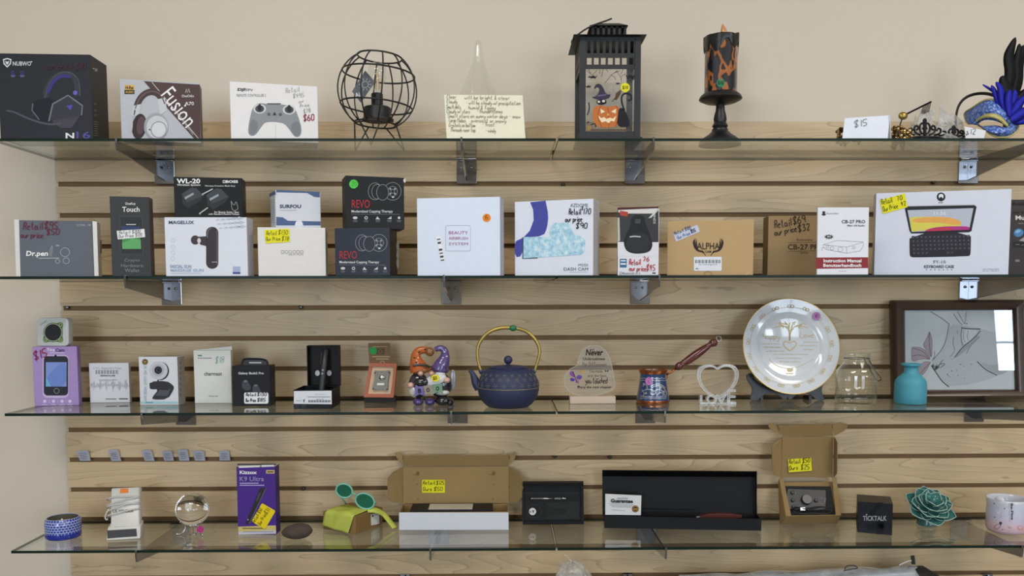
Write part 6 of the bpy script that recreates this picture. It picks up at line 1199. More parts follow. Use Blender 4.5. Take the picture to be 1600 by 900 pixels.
ls = [f(735, 455, .005), f(715, 490, .004), f(708, 515, .003), f(720, 530, .002), f(728, 522, 0)]; G().tube(smooth2([tuple(p) for p in ls]), .0016, CD, 7).build('cord', DV, smooth=True)
# ---- crystal ball on a silver stand
fb = on(302, 834, 3); yb_ = fb.y; kk = MPP(yb_); bc = at(301, 795.5, yb_); CB_ = thing('crystal_ball', 'clear crystal ball resting on a small silver stand', 'ball', bc - Vector((0, 0, 25.8 * kk)))
G().ell(bc, 25.8 * kk, 25.8 * kk, 25.8 * kk, solid_glass('crystal', (1, 1, 1, 1), 1.5), 40, 24).build('sphere', CB_, smooth=True)
SVR = M('c4c4c6', .15, 1., kind='silver'); SD_ = thing('ball_stand', 'silver scroll legged stand with pink dot under the crystal ball', 'stand', (fb.x, yb_, STOP[3])); zr_ = bc.z - 25.8 * kk * .88; rr = 25.8 * kk * .52
G().tube([Vector((bc.x + rr * math.cos(q), yb_ + rr * math.sin(q), zr_)) for q in [2 * math.pi * i / 24 for i in range(24)]], .0018, SVR, 7, True).build('ring', SD_, smooth=True)
for a in (-160, -35, 90):
    a = math.radians(a); d_ = Vector((math.cos(a), math.sin(a), 0)); o_ = Vector((bc.x, yb_, 0)); hz = zr_ - STOP[3]
    pts = [o_ + d_ * (rr * 1.35) + Vector((0, 0, zr_ + .006)), o_ + d_ * rr + Vector((0, 0, zr_)), o_ + d_ * (rr * .8) + Vector((0, 0, STOP[3] + hz * .6)), o_ + d_ * (rr * 1.1) + Vector((0, 0, STOP[3] + hz * .25)), o_ + d_ * (rr * 1.5) + Vector((0, 0, STOP[3] + .002)), o_ + d_ * (rr * 1.75) + Vector((0, 0, STOP[3] + .003))]
    G().tube(smooth2([tuple(p) for p in pts]), .0017, SVR, 7).build('leg', SD_, smooth=True)
    for p in (pts[0], pts[3], pts[5]): G().ell(p, .003, .003, .003, SVR, 8, 6).build('scroll_knob', SD_, smooth=True)
G().tube([Vector((bc.x, yb_, zr_)), Vector((bc.x, yb_, STOP[3] + .0022))], .0014, SVR, 6).build('post', SD_); G().lathe([(.0001, .0003), (.009, .0003), (.009, .0018), (.0001, .0022)], Vector((bc.x, yb_, STOP[3])), SVR, 16).build('foot_disc', SD_)
pk = at(313, 827, yb_ - rr * 1.0); G().lathe([(.0001, 0), (.0085, 0), (.0085, .0012), (.0001, .0012)], pk, M('b02878', .4, kind='sticker'), 20, up=(0, -1, 0)).build('price_sticker', SD_)
# ---- purple dash carton
b = Box(S, 372, 432, 729.5, .035, vb=835.3, yaw=-1).make('recorder_box', 'tall purple carton with yellow sticker and slim recorder picture', '4a2c88', '33206a', 'c9c9cf', rough=.45)
c = b.front; c.t = D2; c.poly([(315, 166), (460, 160), (460, 172), (316, 178)], 'e4e4e8', 'torn_flap'); c.poly([(470, 158), (556, 156), (552, 168), (470, 172)], 'e4e4e8', 'torn_flap'); c.rect(306, 150, 568, 158, '1d1a24', 'torn_flap', 1)
c.text('Kizzox', 322, 196, 438, 220, 'f0eef6', .03); c.text('K9 Ultra', 322, 236, 486, 268, '9d92c4', .01); c.rect(500, 192, 558, 216, 'c8b07a', 'logo'); c.rect(508, 201, 550, 208, '4a3a20', 'lettering', 3); c.rect(322, 278, 450, 284, 'b8aeda', 'lettering'); c.rect(322, 292, 488, 298, 'b8aeda', 'lettering')
c.poly([(460, 312), (504, 312), (388, 560), (358, 556)], '2e2b34'); c.line([(500, 314), (386, 556)], 4, '6f6b78', l=3); c.poly([(452, 345), (468, 345), (440, 405), (430, 405)], '4a4652', l=3); c.circ(378, 527, 5, 'a8a4b0', l=3)
c.poly([(312, 575), (566, 566), (568, 600), (313, 608)], 'd2bd78', 'foot_band'); c.poly([(313, 608), (568, 600), (568, 622), (313, 628)], 'c8c8d6', 'foot_band'); c.rect(340, 583, 500, 589, '6a5a2a', 'lettering', 4); c.rect(345, 607, 550, 611, '8a8aa0', 'lettering', 4)
c.poly(rotp(rrect(430, 432, 536, 576, 8, 3), 30, (483, 504)), 'e8cf1c', 'price_sticker', 5); c.hand('Retail $50', 422, 552, 24, '6a5a10', 3, rot=-60, wid=110, l=7); c.hand('Our Price', 462, 566, 24, '6a5a10', 3, rot=-60, wid=90, l=7); c.hand('$31', 508, 492, 26, '6a5a10', 3, rot=-60, wid=40, l=7); b.done()
# ---- pumice stone
pc_ = on(464, 842, 3); kk = MPP(pc_.y); rn = random.Random(9); RK = thing('lava_stone', 'oval dark brown porous stone on the lowest shelf', 'stone', pc_)
def rock(u, v):
    a = 2 * math.pi * u; ph = math.pi * v; n = .03 * math.sin(3 * a + 2) * math.sin(ph) + .02 * math.sin(7 * a + 5 * ph)
    return Vector((pc_.x + 24 * kk * math.sin(ph) * math.cos(a) * (1 + n), pc_.y + 16 * kk * math.sin(ph) * math.sin(a) * (1 + n), STOP[3] + .0003 + 12 * kk * (1 - math.cos(ph)) + 1.5 * kk * math.cos(a) * math.sin(ph) * (1 - math.cos(ph))))
G().grid(rock, 36, 18, M('4e423a', .9, var=.35, scale=420, bump=1., kind='pumice'), True).build('stone', RK, smooth=True)
# ---- kraft carton with lime pouch and mint sunglasses
q0, q1, q2 = on(505, 826.5, 3), on(555.5, 833.8, 3), on(593.5, 825.5, 3); yw = math.degrees(math.atan2(q1.y - q0.y, q1.x - q0.x))
b = Box(S, 505, 555.5, 799, .104, y=q1.y + .043, yaw=-30).make('small_kraft_box', 'small brown kraft carton under the lime pouch and mint sunglasses', '8d7048', '82663f', '8a6e46', rough=.7)
c = b.right; c.t = D2; c.poly([(1208, 492), (1264, 480), (1266, 556), (1210, 566)], 'd8d8d4', 'label'); c.rect(1216, 494, 1226, 510, '50504e', 'lettering', 3); c.rect(1232, 492, 1256, 496, '70706e', 'lettering', 3); b.done()
LM = M('b9c252', .7, var=.1, scale=60, bump=.3, kind='lime_cloth'); PO = thing('lime_pouch', 'lime yellow cloth pouch draped over the kraft carton', 'pouch', b.base + Vector((0, 0, b.h)))
ztop = b.top.z
def drape(u, v):      # u along the front edge, v from behind over the top and down the front
    a = .12 + .84 * u; wob = .0016 * math.sin(u * 9 + v * 4)
    if v < .5: p = b.P(a, 0, 1) + b.d * (.062 * (1 - v * 2) - .002) + Vector((0, 0, .003 + wob + .003 * math.sin(u * 3.14)))
    else:
        t = (v - .5) * 2; p = b.P(a - .1 * t + .06 * t * math.sin(u * 6), 0, 1) - b.d * (.003 + wob + .004 * t) - Vector((0, 0, t * b.h * (.78 + .16 * u)))
    return p
g = G(); g.grid(drape, 22, 20, LM); o = g.build('cloth', PO, smooth=True, recalc=False); sm = o.modifiers.new('thickness', 'SOLIDIFY'); sm.thickness = .0012
st_ = [b.P(.95, .5, 1) + Vector((0, 0, .004)), b.P(1, .62, 1) + b.r * .01 + Vector((0, 0, .003)), at(600, 803, b.base.y), at(606, 811, b.base.y - .01), at(611, 817, b.base.y - .02), Vector((at(617, 824, b.base.y - .03).x, b.base.y - .03, STOP[3] + .004))]
G().tube(smooth2([tuple(p) for p in st_]), [.011] * 3 + [.009] * 6 + [.006] * 40 if False else .008, LM, 10, flat=.35).build('drawstring_end', PO, smooth=True)
SG = thing('sunglasses', 'mint framed sunglasses with green mirror lenses on the lime pouch', 'sunglasses', b.base + Vector((0, 0, b.h + .008))); ys = b.P(.7, .35, 1).y; MF = M('7fc0ac', .25, var=.05, kind='mint_plastic'); LN = M('1f6a50', .08, .5, kind='mirror_lens')
sp3 = lambda u, v, dy=0.: at(300 + u / 4.324, 690 + v / 4.324, ys + dy)
for (u, v, a, b2, ro_) in ((1028, 332, 56, 46, 18), (1168, 402, 66, 50, 22)):
    e_ = ellp(u, v, a, b2, 28, ro_); G().slab([sp3(*p) for p in ellp(u, v, a * .9, b2 * .88, 28, ro_)], (0, .0015, 0), LN).build('lens', SG); G().tube([sp3(p[0], p[1], .0005) for p in e_], .0022, MF, 8, True).build('rim', SG, smooth=True)
G().tube([sp3(1078, 352), sp3(1098, 352, -.003), sp3(1110, 366)], .0022, MF, 8).build('bridge', SG, smooth=True)
G().tube([sp3(975, 330), sp3(985, 345, .03), sp3(1020, 390, .055), sp3(1042, 422, .06)], .002, MF, 8, flat=.6).build('temple', SG, smooth=True); G().tube([sp3(1232, 412), sp3(1244, 408, .004), sp3(1240, 415, .05), sp3(1225, 440, .06)], .002, MF, 8, flat=.6).build('temple', SG, smooth=True)
# ---- open white mailer with kraft lid
def panel(root, nm, pts, t, ys_, m, th=.0016):
    """board outline in photo corners, each with its own depth"""
    yy = ys_ if hasattr(ys_, '__len__') else [ys_] * len(pts); q = [at(t[0] + u / t[2], t[1] + v / t[2], y) for (u, v), y in zip(pts, yy)]; n = (q[1] - q[0]).cross(q[2] - q[0]).normalized(); n = n if n.y > 0 else -n
    return G().slab(q, n * th, m).build(nm, root)
KM = M(KR, .75, var=.07, scale=120, kind='kraft', spec=.2); WM = M('d5d7e0', .5, var=.02, kind='white_board', spec=.2)
b = Box(S, 623.5, 794.8, 800.6, .08, vb=828.2, yaw=0); R = thing('white_mailer_box', 'open white mailer box with raised kraft lid and yellow fifty dollar sticker', 'box', b.base); yL = min(-.008, b.p.y + .082)
tray(R, b.p, b.r * b.w, b.d * (yL - b.p.y), b.up * b.h, .0022, KM, 'tray'); c = b.front; c.poly([(623.6, 828), (794.7, 828), (794.5, 800.7), (623.6, 800.7)], WM, 'white_face'); b.root = R; b.done(); y0_ = yL
panel(R, 'lid', [(215, 418), (930, 415), (930, 168), (215, 172)], D3, y0_, KM); panel(R, 'lid_flap', [(213, 418), (150, 412), (114, 380), (112, 248), (150, 205), (213, 173)], D3, [y0_, y0_ - .02, y0_ - .03, y0_ - .03, y0_ - .02, y0_], KM); panel(R, 'lid_flap', [(932, 415), (990, 408), (1024, 372), (1024, 250), (998, 202), (932, 169)], D3, [y0_, y0_ - .02, y0_ - .03, y0_ - .03, y0_ - .02, y0_], KM)
panel(R, 'tuck_flap', [(217, 166), (930, 163), (930, 93), (217, 96)], D3, [y0_, y0_, y0_ - .012, y0_ - .012], KM); panel(R, 'corner_tab', [(213, 163), (172, 110), (158, 82), (172, 70), (200, 80), (214, 100)], D3, y0_ - .006, KM); panel(R, 'corner_tab', [(934, 162), (972, 112), (978, 80), (966, 67), (945, 82), (934, 100)], D3, y0_ - .006, KM)
c = Canvas((0, y0_, 0), (0, -1, 0)); c.t = D3; c.poly(rrect(343, 258, 498, 346, 6, 3), YEL, 'price_sticker', 3); c.hand('Retail', 350, 290, 25, '33300c', 3, wid=86); c.hand('$125', 440, 290, 25, '33300c', 3, wid=56); c.hand('Ours', 350, 332, 25, '33300c', 3, wid=62); c.hand('$50', 424, 332, 25, '33300c', 3, wid=62)
for u, v in ((315, 215), (828, 214)): c.circ(u, v, 13, '77603c', 'punched_hole'); c.line([(u - 38, v + 6), (u + 6, v + 14)], 5, '7d6640', 'punched_hole')
for u, v in ((315, 390), (823, 388), (310, 288), (828, 288)): c.circ(u, v, 8, '8a7148', 'punched_hole')
c.flush(R)
IT = thing('boxed_item', 'flat black item with pale label lying in the white mailer', 'box', b.base + Vector((0, 0, .004))); zi = b.p.z + b.h; yi0, yi1 = b.p.y + .006, yL - .012; xa, xb = at(640.5, 798, yi0).x, at(769.5, 798, yi0).x
G().box(xa, xb, yi0, yi1, STOP[3] + .004, zi + .004, MK('1e1c1e')).build('case', IT, bevel=.001); xa2, xb2 = at(669, 797, yi0).x, at(738, 797, yi0).x; G().box(xa2, xb2, yi0 + .004, yi1 - .008, zi + .0042, zi + .0052, M('c9c6ba', .4, kind='label')).build('label', IT)
# ---- black case with silver pen
cb_ = on(864, 819.8, 3); ybk = cb_.y; CS = thing('pen_case', 'open black pen case standing upright with round medallion and dark card', 'case', (cb_.x, ybk + .015, STOP[3])); BC_ = MK('141416'); B2 = MK('1e1e21')
yt1 = min(ybk + .02, -.016); panel(CS, 'back_shell', [(1018, 535), (1437, 535), (1434, 268), (1022, 270)], D3, [ybk + .005, ybk + .005, yt1, yt1], BC_, .012)
G().box(at(817, 815, ybk).x, at(912.5, 815, ybk).x, ybk, ybk + .028, STOP[3] + .0003, STOP[3] + .0095, BC_).build('lower_lip', CS, bevel=.001)
for pts in ([(1018, 535), (1034, 535), (1036, 270), (1022, 270)], [(1420, 535), (1437, 535), (1434, 268), (1418, 269)], [(1022, 282), (1434, 280), (1434, 268), (1022, 270)]): panel(CS, 'rim', pts, D3, [ybk + .001, ybk + .001, yt1 - .006, yt1 - .006], BC_, .008)
dd_ = (at(864, 753, yt1) - at(864, 812, ybk + .005)); nC = Vector((1, 0, 0)).cross(dd_).normalized(); nC = nC if nC.y < 0 else -nC; pC = at(864, 812, ybk + .005)
c = Canvas(pC, nC); c.t = D3; c.rect(1034, 345, 1420, 350, '2a2a2d', 'hinge_line'); c.poly([(1182, 412), (1410, 404), (1400, 520), (1182, 522)], '1e221f', 'card_insert', 2); c.poly(smooth2([(1182, 425), (1215, 450), (1320, 452), (1322, 490), (1240, 492), (1210, 505), (1182, 510)], True, 1), '161816', 'card_insert', 3); c.ring(1102, 470, 48, 5, '2e2a2a', 'recess_ring', 2, b=46); c.flush(CS)
SPn = thing('silver_pen', 'silver pen clipped across the open black case', 'pen', hitplane(580 + 1230 / 4.324, 690 + 384 / 4.324, pC + nC * .002, nC)); cp_ = lambda u, v, o_=.004: hitplane(580 + u / 4.324, 690 + v / 4.324, pC + nC * o_, nC)
G().tube([cp_(1078, 384), cp_(1090, 384), cp_(1150, 384), cp_(1235, 384)], [.003, .0024, .0024, .0028], SVR, 10).build('barrel', SPn, smooth=True); G().tube([cp_(1238, 384), cp_(1280, 384)], .0031, M('8f8f93', .3, .9, kind='grip'), 10).build('grip', SPn); G().tube([cp_(1281, 384), cp_(1310, 384), cp_(1322, 385)], [.0028, .002, .0006], SVR, 10).build('tip', SPn, smooth=True)
MD = thing('medallion', 'round white V medallion set in the black pen case', 'medallion', cp_(1090, 472, .001)); G().lathe([(.0001, 0), (.0088, 0), (.0088, .002), (.0001, .0024)], cp_(1090, 472, .001), M('d9d6d6', .3, kind='enamel'), 24, up=nC).build('disc', MD); c = Canvas(cp_(1090, 472, .004), nC); c.t = D3; c.text('V', 1086, 462, 1102, 482, '222226', .04); c.rect(1073, 468, 1078, 480, '222226', 'lettering'); c.flush(MD)
# ---- long black knife box, card and knife
k0, k1 = on(944.5, 825, 3), on(1189.5, 829.5, 3); yw = math.degrees(math.atan2(k1.y - k0.y, k1.x - k0.x)); b = Box(S, 944.5, 1189.5, 806.5, .055, y=k0.y, yaw=yw); dpk = .052
KB = thing('knife_box', 'long open black presentation box with raised lid on the lowest shelf', 'box', b.base); tray(KB, b.p, b.r * b.w, b.d * dpk, b.up * b.h, .0022, MK('18181b'), 'tray')
lA, lB = b.P(0, 0, 1) + b.d * dpk, b.P(1, 0, 1) + b.d * dpk - b.r * .006; yA, yB = min(lA.y, -.006), min(lB.y, -.006); panel(KB, 'lid', [(352, 505), (1398, 515), (1390, 215), (350, 200)], D4, [yA, yB, yB, yA], MK('202023'), .003)
panel(KB, 'lid_lip', [(350, 234), (1388, 240), (1396, 204), (350, 195)], D4, [yA - .001, yB - .001, yB - .02, yA - .02], MK('0c0c0e'), .0016); panel(KB, 'lid_side', [(1388, 505), (1394, 505), (1396, 206), (1388, 240)], D4, [yB - .002, yB - .012, yB - .02, yB - .002], MK('121214'), .0016)
c = Canvas((0, (yA + yB) / 2 - .003, 0), (0, -1, 0)); c.t = D4; c.line([(615, 456), (1385, 464)], 6, '0c0c0e', 'lid_crease'); c.flush(KB)
GC = thing('guarantee_card', 'white guarantee card with gold seal standing in the black box', 'card', b.P(.12, .3, .2)); yc = b.p.y + .006; panel(GC, 'card', [(371, 494), (611, 497), (615, 364), (371, 353)], D4, [yc, yc - .001, yc + .001, yc + .002], M('dcdcde', .5, kind='card', spec=.2), .0008)
c = Canvas((0, yc - .001, 0), (0, -1, 0)); c.t = D4; c.text('Guarantee', 408, 388, 558, 414, '1c1c20', .04, rot=1.5); c.text('A MILE BEYOND', 450, 379, 524, 387, '55555a', .02); c.line([(392, 420), (566, 428)], 2.5, 'a0a0a4', 'lettering'); c.line([(405, 430), (555, 436)], 2.5, 'a0a0a4', 'lettering'); c.line([(414, 438), (548, 444)], 2.5, 'a0a0a4', 'lettering'); c.line([(415, 460), (505, 466)], 2.5, 'a8a8ac', 'lettering'); c.circ(574, 455, 23, '3a2c1c', 'gold_seal'); c.ring(574, 455, 17, 4, 'b48c48', 'gold_seal', 3); c.line([(552, 456), (596, 456)], 9, 'b48c48', 'gold_seal', 3); c.flush(GC)
KN = thing('knife', 'knife with reddish wood handle lying in the long black box', 'knife', b.P(.75, .4, .6)); yk = b.p.y + .012; kp_ = lambda u, v: at(860 + u / 4.324, 690 + v / 4.324, yk); WDK = M('5a2a26', .4, var=.2, scale=120, kind='rosewood')
pk_ = [kp_(u, v) for u, v in smooth2([(1008, 510), (1050, 494), (1120, 486), (1200, 488), (1280, 496), (1303, 502), (1304, 520), (1010, 522)], True, 1)]; G().slab(pk_, (0, .016, 0), WDK).build('handle', KN, bevel=.001); G().tube([kp_(985, 511), kp_(1008, 509)], .003, SVR, 8).build('bolster', KN); G().slab([kp_(640, 505), kp_(985, 508), kp_(985, 518), kp_(700, 522)], (0, .0015, 0), SVR).build('blade', KN); G().tube([kp_(1297, 499), kp_(1303, 516)], .0014, SVR, 6).build('end_pin', KN)
# ---- tilted kraft box with mixer controller
KX = thing('kraft_gadget_box', 'open kraft mailer tilted forward with raised lid and yellow sticker', 'box', on(1264, 818, 3)); KM2 = M('947a52', .75, var=.07, scale=120, kind='kraft', spec=.2)
yb0 = on(1264, 818.5, 3).y; yA = yb0 - .018; yB = min(yb0 + .032, -.012); f0 = [at(1222, 818.7, yb0), at(1306, 817.2, yb0)]
for p in f0: p.z = STOP[3] + .0003
ft = [at(1229.5, 806.5, yA), at(1313, 805, yA)]; bt_ = [at(1221.5, 747.5, yB), at(1303, 746.5, yB)]; bb = [p + Vector((0, .008, -.012)) for p in bt_]; bb2 = [f0[0] + Vector((0, .03, .004)), f0[1] + Vector((0, .03, .004))]
def brd(nm, pts, th=.002): 
    n = (Vector(pts[1]) - Vector(pts[0])).cross(Vector(pts[2]) - Vector(pts[0])).normalized(); n = n if n.y > 0 else -n; G().slab(pts, n * th, KM2).build(nm, KX)
brd('front_wall', [f0[0], f0[1], ft[1], ft[0]]); brd('floor_board', [f0[0] + Vector((0, .004, .003)), f0[1] + Vector((0, .004, .003)), bb[1], bb[0]])
for i, o_ in ((0, -1), (1, 1)):
    xo = Vector((.004 * o_, 0, 0)); G().slab([f0[i], f0[i] + Vector((0, .012, .001)), bb[i] + xo, bt_[i] + xo, ft[i]], (.0022 * o_, 0, 0), KM2).build('side_wall', KX)
    G().slab([ft[i], ft[i] - Vector((.011 * o_, 0, 0)), bt_[i] - Vector((.004 * o_, 0, 0)), bt_[i] + xo], (0, .0016, .0006), KM2).build('side_rim', KX)
panel(KX, 'lid', [(405, 527), (806, 530), (812, 212), (413, 212)], D5, [yB + .001, yB + .001, yB - .003, yB - .003], KM2); panel(KX, 'lid_flap', [(403, 525), (352, 515), (332, 480), (330, 300), (352, 258), (413, 220)], D5, [yB, yB - .006, yB - .012, yB - .012, yB - .006, yB], KM2); panel(KX, 'lid_flap', [(810, 530), (832, 508), (838, 480), (840, 260), (826, 228), (815, 216)], D5, [yB, yB - .02, yB - .03, yB - .03, yB - .02, yB - .003], KM2)
panel(KX, 'tuck_flap', [(413, 206), (810, 206), (800, 118), (375, 122)], D5, [yB - .003, yB - .003, yB - .012, yB - .012], KM2); panel(KX, 'corner_tab', [(405, 204), (330, 160), (302, 132), (308, 112), (345, 108), (372, 122)], D5, yB - .005, KM2); panel(KX, 'corner_tab', [(818, 204), (890, 170), (922, 140), (918, 112), (860, 100), (802, 118)], D5, yB - .006, KM2)
c = Canvas((0, yB - .003, 0), (0, -1, 0)); c.t = D5; c.poly(rotp(rrect(459, 382, 640, 484, 6, 3), -4, (550, 433)), YEL, 'price_sticker', 3); c.hand('Retail', 466, 424, 34, '33300c', 4, rot=-3, wid=92); c.hand('$50', 570, 416, 34, '33300c', 4, rot=-3, wid=62); c.hand('Ours', 466, 472, 34, '33300c', 4, rot=-2, wid=72); c.hand('$25', 558, 468, 38, '33300c', 4, rot=-3, wid=70); c.flush(KX)
fa, fb_, fc, fd = [hitplane(1140 + u / 5, 640 + v / 5, ft[0] + Vector((0, .006, -.004)), (ft[1] - ft[0]).cross(bt_[0] - ft[0])) for u, v in ((452, 826), (822, 826), (788, 600), (428, 598))]; nX = (fb_ - fa).cross(fd - fa).normalized(); nX = nX if nX.y < 0 else -nX
G().slab([fa, fb_, fc, fd], -nX * .004, M('1b1a1a', .8, bump=.6, scale=500, kind='foam')).build('foam_insert', KX)
MX = thing('audio_controller', 'charcoal audio controller with chrome volume knob packed in foam', 'controller', hitplane(1140 + 600 / 5, 640 + 700 / 5, fa, nX)); xp_ = lambda u, v, o_=0.: hitplane(1140 + u / 5, 640 + v / 5, fa + nX * o_, nX)
G().slab([xp_(u, v, .006) for u, v in rotp(rrect(448, 622, 752, 780, 10, 3), 2, (600, 700))], -nX * .006, M('3a3a3c', .45, kind='anodised')).build('housing', MX, bevel=.0008)
G().lathe([(.0125, 0), (.0125, .006), (.0115, .008), (.0001, .008)], xp_(598, 706, .0062), M('4a4a4e', .35, .8, kind='knob'), 28, up=nX).build('volume_knob', MX, smooth=True, angle=.6)
for u, v in ((490, 650), (494, 708), (674, 710), (500, 762)): G().lathe([(.0046, 0), (.0046, .003), (.0036, .004), (.0001, .004)], xp_(u, v, .0062), M('1c1c1e', .4, kind='button'), 16, up=nX).build('button', MX, smooth=True, angle=.6)
c = Canvas(xp_(600, 700, .0064), nX); c.t = D5; c.text('FIFINE', 725, 706, 768, 716, '9a9a9c', .0, rot=-85); 
for u, v in ((718, 690), (722, 735), (706, 732), (515, 652)): c.circ(u, v, 4, '8a8a8c', 'logo', n=8)
c.flush(MX)
CBL = thing('usb_cable', 'black coiled cable with metal plug lying over the audio controller', 'cable', xp_(650, 790, .004))
G().tube([xp_(u, v, .009 + .003 * math.sin(i * .7)) for i, (u, v) in enumerate(smooth2([(495, 770), (520, 760), (600, 775), (700, 755), (790, 770), (800, 800), (740, 818), (640, 805), (560, 815), (500, 800), (490, 785), (560, 770), (660, 790), (760, 775), (812, 790), (815, 815)]))], .0017, M('161618', .45, kind='cable'), 8).build('cord', CBL, smooth=True); G().slab([xp_(u, v, .012) for u, v in ((553, 766), (590, 764), (592, 786), (555, 788))], -nX * .003, M('b4b4b6', .3, .8, kind='plug')).build('plug', CBL)
# ---- black smartwatch carton
t0, t1 = on(1339, 833.3, 3), on(1393.8, 836.8, 3); yw = -21; b = Box(S, 1339.5, 1393.8, 783.6, .08, y=t0.y + .008, yaw=yw).make('watch_box', 'black cube carton with silver block lettering and dark figure four', '191a22', '15161b', '2c2622', rough=.4)
c = b.front; c.t = D6; c.poly([(300, 450), (380, 348), (430, 348), (350, 450)], '0b0b0e'); c.rect(290, 520, 440, 572, '0c0c0f'); c.rect(370, 450, 430, 612, '0c0c0f'); c.text('TICKTALK', 258, 459, 455, 500, 'a9aab0', .012); c.circ(288, 449, 6, 'a9aab0', 'logo'); b.done()
# ---- teal ceramic succulent
sb_ = on(1452, 822, 3); ysu = sb_.y; kk = MPP(ysu) / 5.333; sc_ = at(1300 + 815 / 5.333, 720 + 385 / 5.333, ysu); SU = thing('ceramic_succulent', 'glossy teal ceramic succulent flower with pale petal edges', 'ornament', (sc_.x, ysu + .01, STOP[3])); TL = M('3f7a76', .12, var=.2, scale=50, kind='celadon', coat=.8); TE = M('9db9ad', .2, kind='celadon_edge', coat=.5)
axs = Vector((0, -.62, .78)).normalized(); e1 = Vector((1, 0, 0)); e2 = axs.cross(e1) * -1 if axs.cross(e1).z < 0 else axs.cross(e1)
def petal(ang, r0, r1, wd, cup, lift, nm='petal'):
    a = math.radians(ang); rd = e1 * math.cos(a) + e2 * math.sin(a); td = -e1 * math.sin(a) + e2 * math.cos(a); nu, nv = 8, 8; rim = []
    def fn(u, v, off=0.):
        s_ = 2 * u - 1; rr = r0 + (r1 - r0) * v; w_ = wd * (math.sin(math.pi * min(.98, .22 + .76 * v)) ** .8) * (1 - .15 * v) if v < .999 else 0
        h = lift[0] + (lift[1] - lift[0]) * v ** 1.3 + cup * s_ * s_ * (1 - v * .5)
        return sc_ + (rd * rr + td * (s_ * w_) + axs * (h - off)) * kk
    g = G(); g.grid(lambda u, v: fn(u, v), nu, nv, TL); o1 = g.v[:]; n_ = len(g.v); g.v += [p - axs * (7 * kk) for p in o1]; W = nu + 1
    for j in range(nv):
        for i in range(nu): g.f.append([n_ + j * W + i, n_ + (j + 1) * W + i, n_ + (j + 1) * W + i + 1, n_ + j * W + i + 1]); g.m.append(0)
    edge = [j * W for j in range(nv + 1)] + [nv * W + i for i in range(1, nu)] + [j * W + nu for j in range(nv, -1, -1)]
    for i in range(len(edge) - 1): g.f.append([edge[i], edge[i + 1], n_ + edge[i + 1], n_ + edge[i]]); g.m.append(g.mi(TE))
    o = g.build(nm, SU, smooth=True, angle=1.); 
    pe = [g.v[j * W] for j in range(1, nv + 1)] + [g.v[j * W + nu] for j in range(nv - 1, 0, -1)]; sub(o, SU); G().tube([p - axs * (3 * kk) for p in pe], 4.2 * kk, TE, 5).build('petal_edge', o, smooth=True)
for i in range(6): petal(i * 60 + 25, 40, 208, 98, 30, (-40, 8))
for i in range(6): petal(i * 60 + 55, 25, 168, 88, 32, (-5, 45))
for i in range(5): petal(i * 72 + 90, 15, 122, 76, 30, (25, 85))
for i in range(4): petal(i * 90 + 45, 8, 74, 56, 24, (50, 118))
G().lathe([(26 * kk, 0), (30 * kk, 60 * kk), (12 * kk, 95 * kk), (.0001, 100 * kk)], sc_ + axs * (20 * kk), TL, 16, up=axs).build('heart_bud', SU, smooth=True)
bsz = sc_.z - STOP[3]; G().lathe([(.0001, .0003), (.022, .0003), (.024, .004), (.016, bsz * .5), (.012, bsz * .8)], Vector((sc_.x, ysu + .012, STOP[3])), TL, 20).build('foot', SU, smooth=True)
# ---- pastel mug cut by the right edge
rows = [(2, 628), (120, 628), (145, 618), (158, 590), (162, 540), (160, 480), (158, 400), (160, 340), (163, 312), (160, 306), (154, 312), (150, 400), (150, 560), (2, 585)]
c_, prof, rf = turned(1572.5, 830.5, 3, rows, D6); MG = thing('pastel_mug', 'pastel blue and pink mug with bear ears at the right edge', 'mug', c_)
def mug_mat():
    m = M('d8d8e0', .25, kind='glaze', coat=.4).copy(); nt = m.node_tree; b_ = nt.nodes['Principled BSDF']; tc = nt.nodes.new('ShaderNodeTexCoord'); sx = nt.nodes.new('ShaderNodeSeparateXYZ'); n = nt.nodes.new('ShaderNodeTexNoise'); n.inputs['Scale'].default_value = 25; nt.links.new(tc.outputs['Object'], sx.inputs[0]); nt.links.new(tc.outputs['Object'], n.inputs['Vector']); ad = nt.nodes.new('ShaderNodeMath'); ad.operation = 'MULTIPLY_ADD'; ad.inputs[1].default_value = .035; nt.links.new(n.outputs['Fac'], ad.inputs[0]); nt.links.new(sx.outputs[2], ad.inputs[2])
    r = ramp(nt, [(0, lin('d7b3c0')), (.035, lin('dcbcc8')), (.058, lin('c9c6dc')), (.085, lin('ccd2e4')), (.12, lin('dad8d8'))]); nt.links.new(ad.outputs[0], r.inputs[0]); nt.links.new(r.outputs[0], b_.inputs['Base Color']); return m
MM = mug_mat(); G().lathe(prof, c_, MM, 44).build('mug_body', MG, smooth=True); rk = MPP(c_.y) / 5.333
for a in (215, 335): a = math.radians(a); G().ell(c_ + Vector((math.cos(a) * 148 * rk, math.sin(a) * 148 * rk, prof[8][1] + 6 * rk)), 40 * rk, 16 * rk, 30 * rk, MM, 16, 10, Matrix.Rotation(a + math.pi / 2, 3, 'Z')).build('bear_ear', MG, smooth=True)
c = RoundCanvas(c_, interp([(z + STOP[3], r) for r, z in prof[:9]])); c.t = D6; INK2 = '4a4650'
c.text('Be-Fine', 1432, 414, 1570, 434, INK2, .03, rot=88); c.text('Enjoy a Sweet Time', 1400, 426, 1555, 437, '7a7680', .0, rot=88)
c.line(smooth2([(1372, 572), (1352, 556), (1362, 535), (1392, 525), (1408, 535), (1398, 555), (1372, 572)]), 3, INK2); c.poly([(1392, 512), (1405, 506), (1420, 518), (1408, 535), (1396, 530)], INK2); c.line(smooth2([(1368, 415), (1380, 440), (1395, 435), (1398, 410)]), 4, 'f4f4fa'); c.line(smooth2([(1395, 450), (1418, 458), (1415, 475), (1398, 462)]), 3, 'a8acc4')
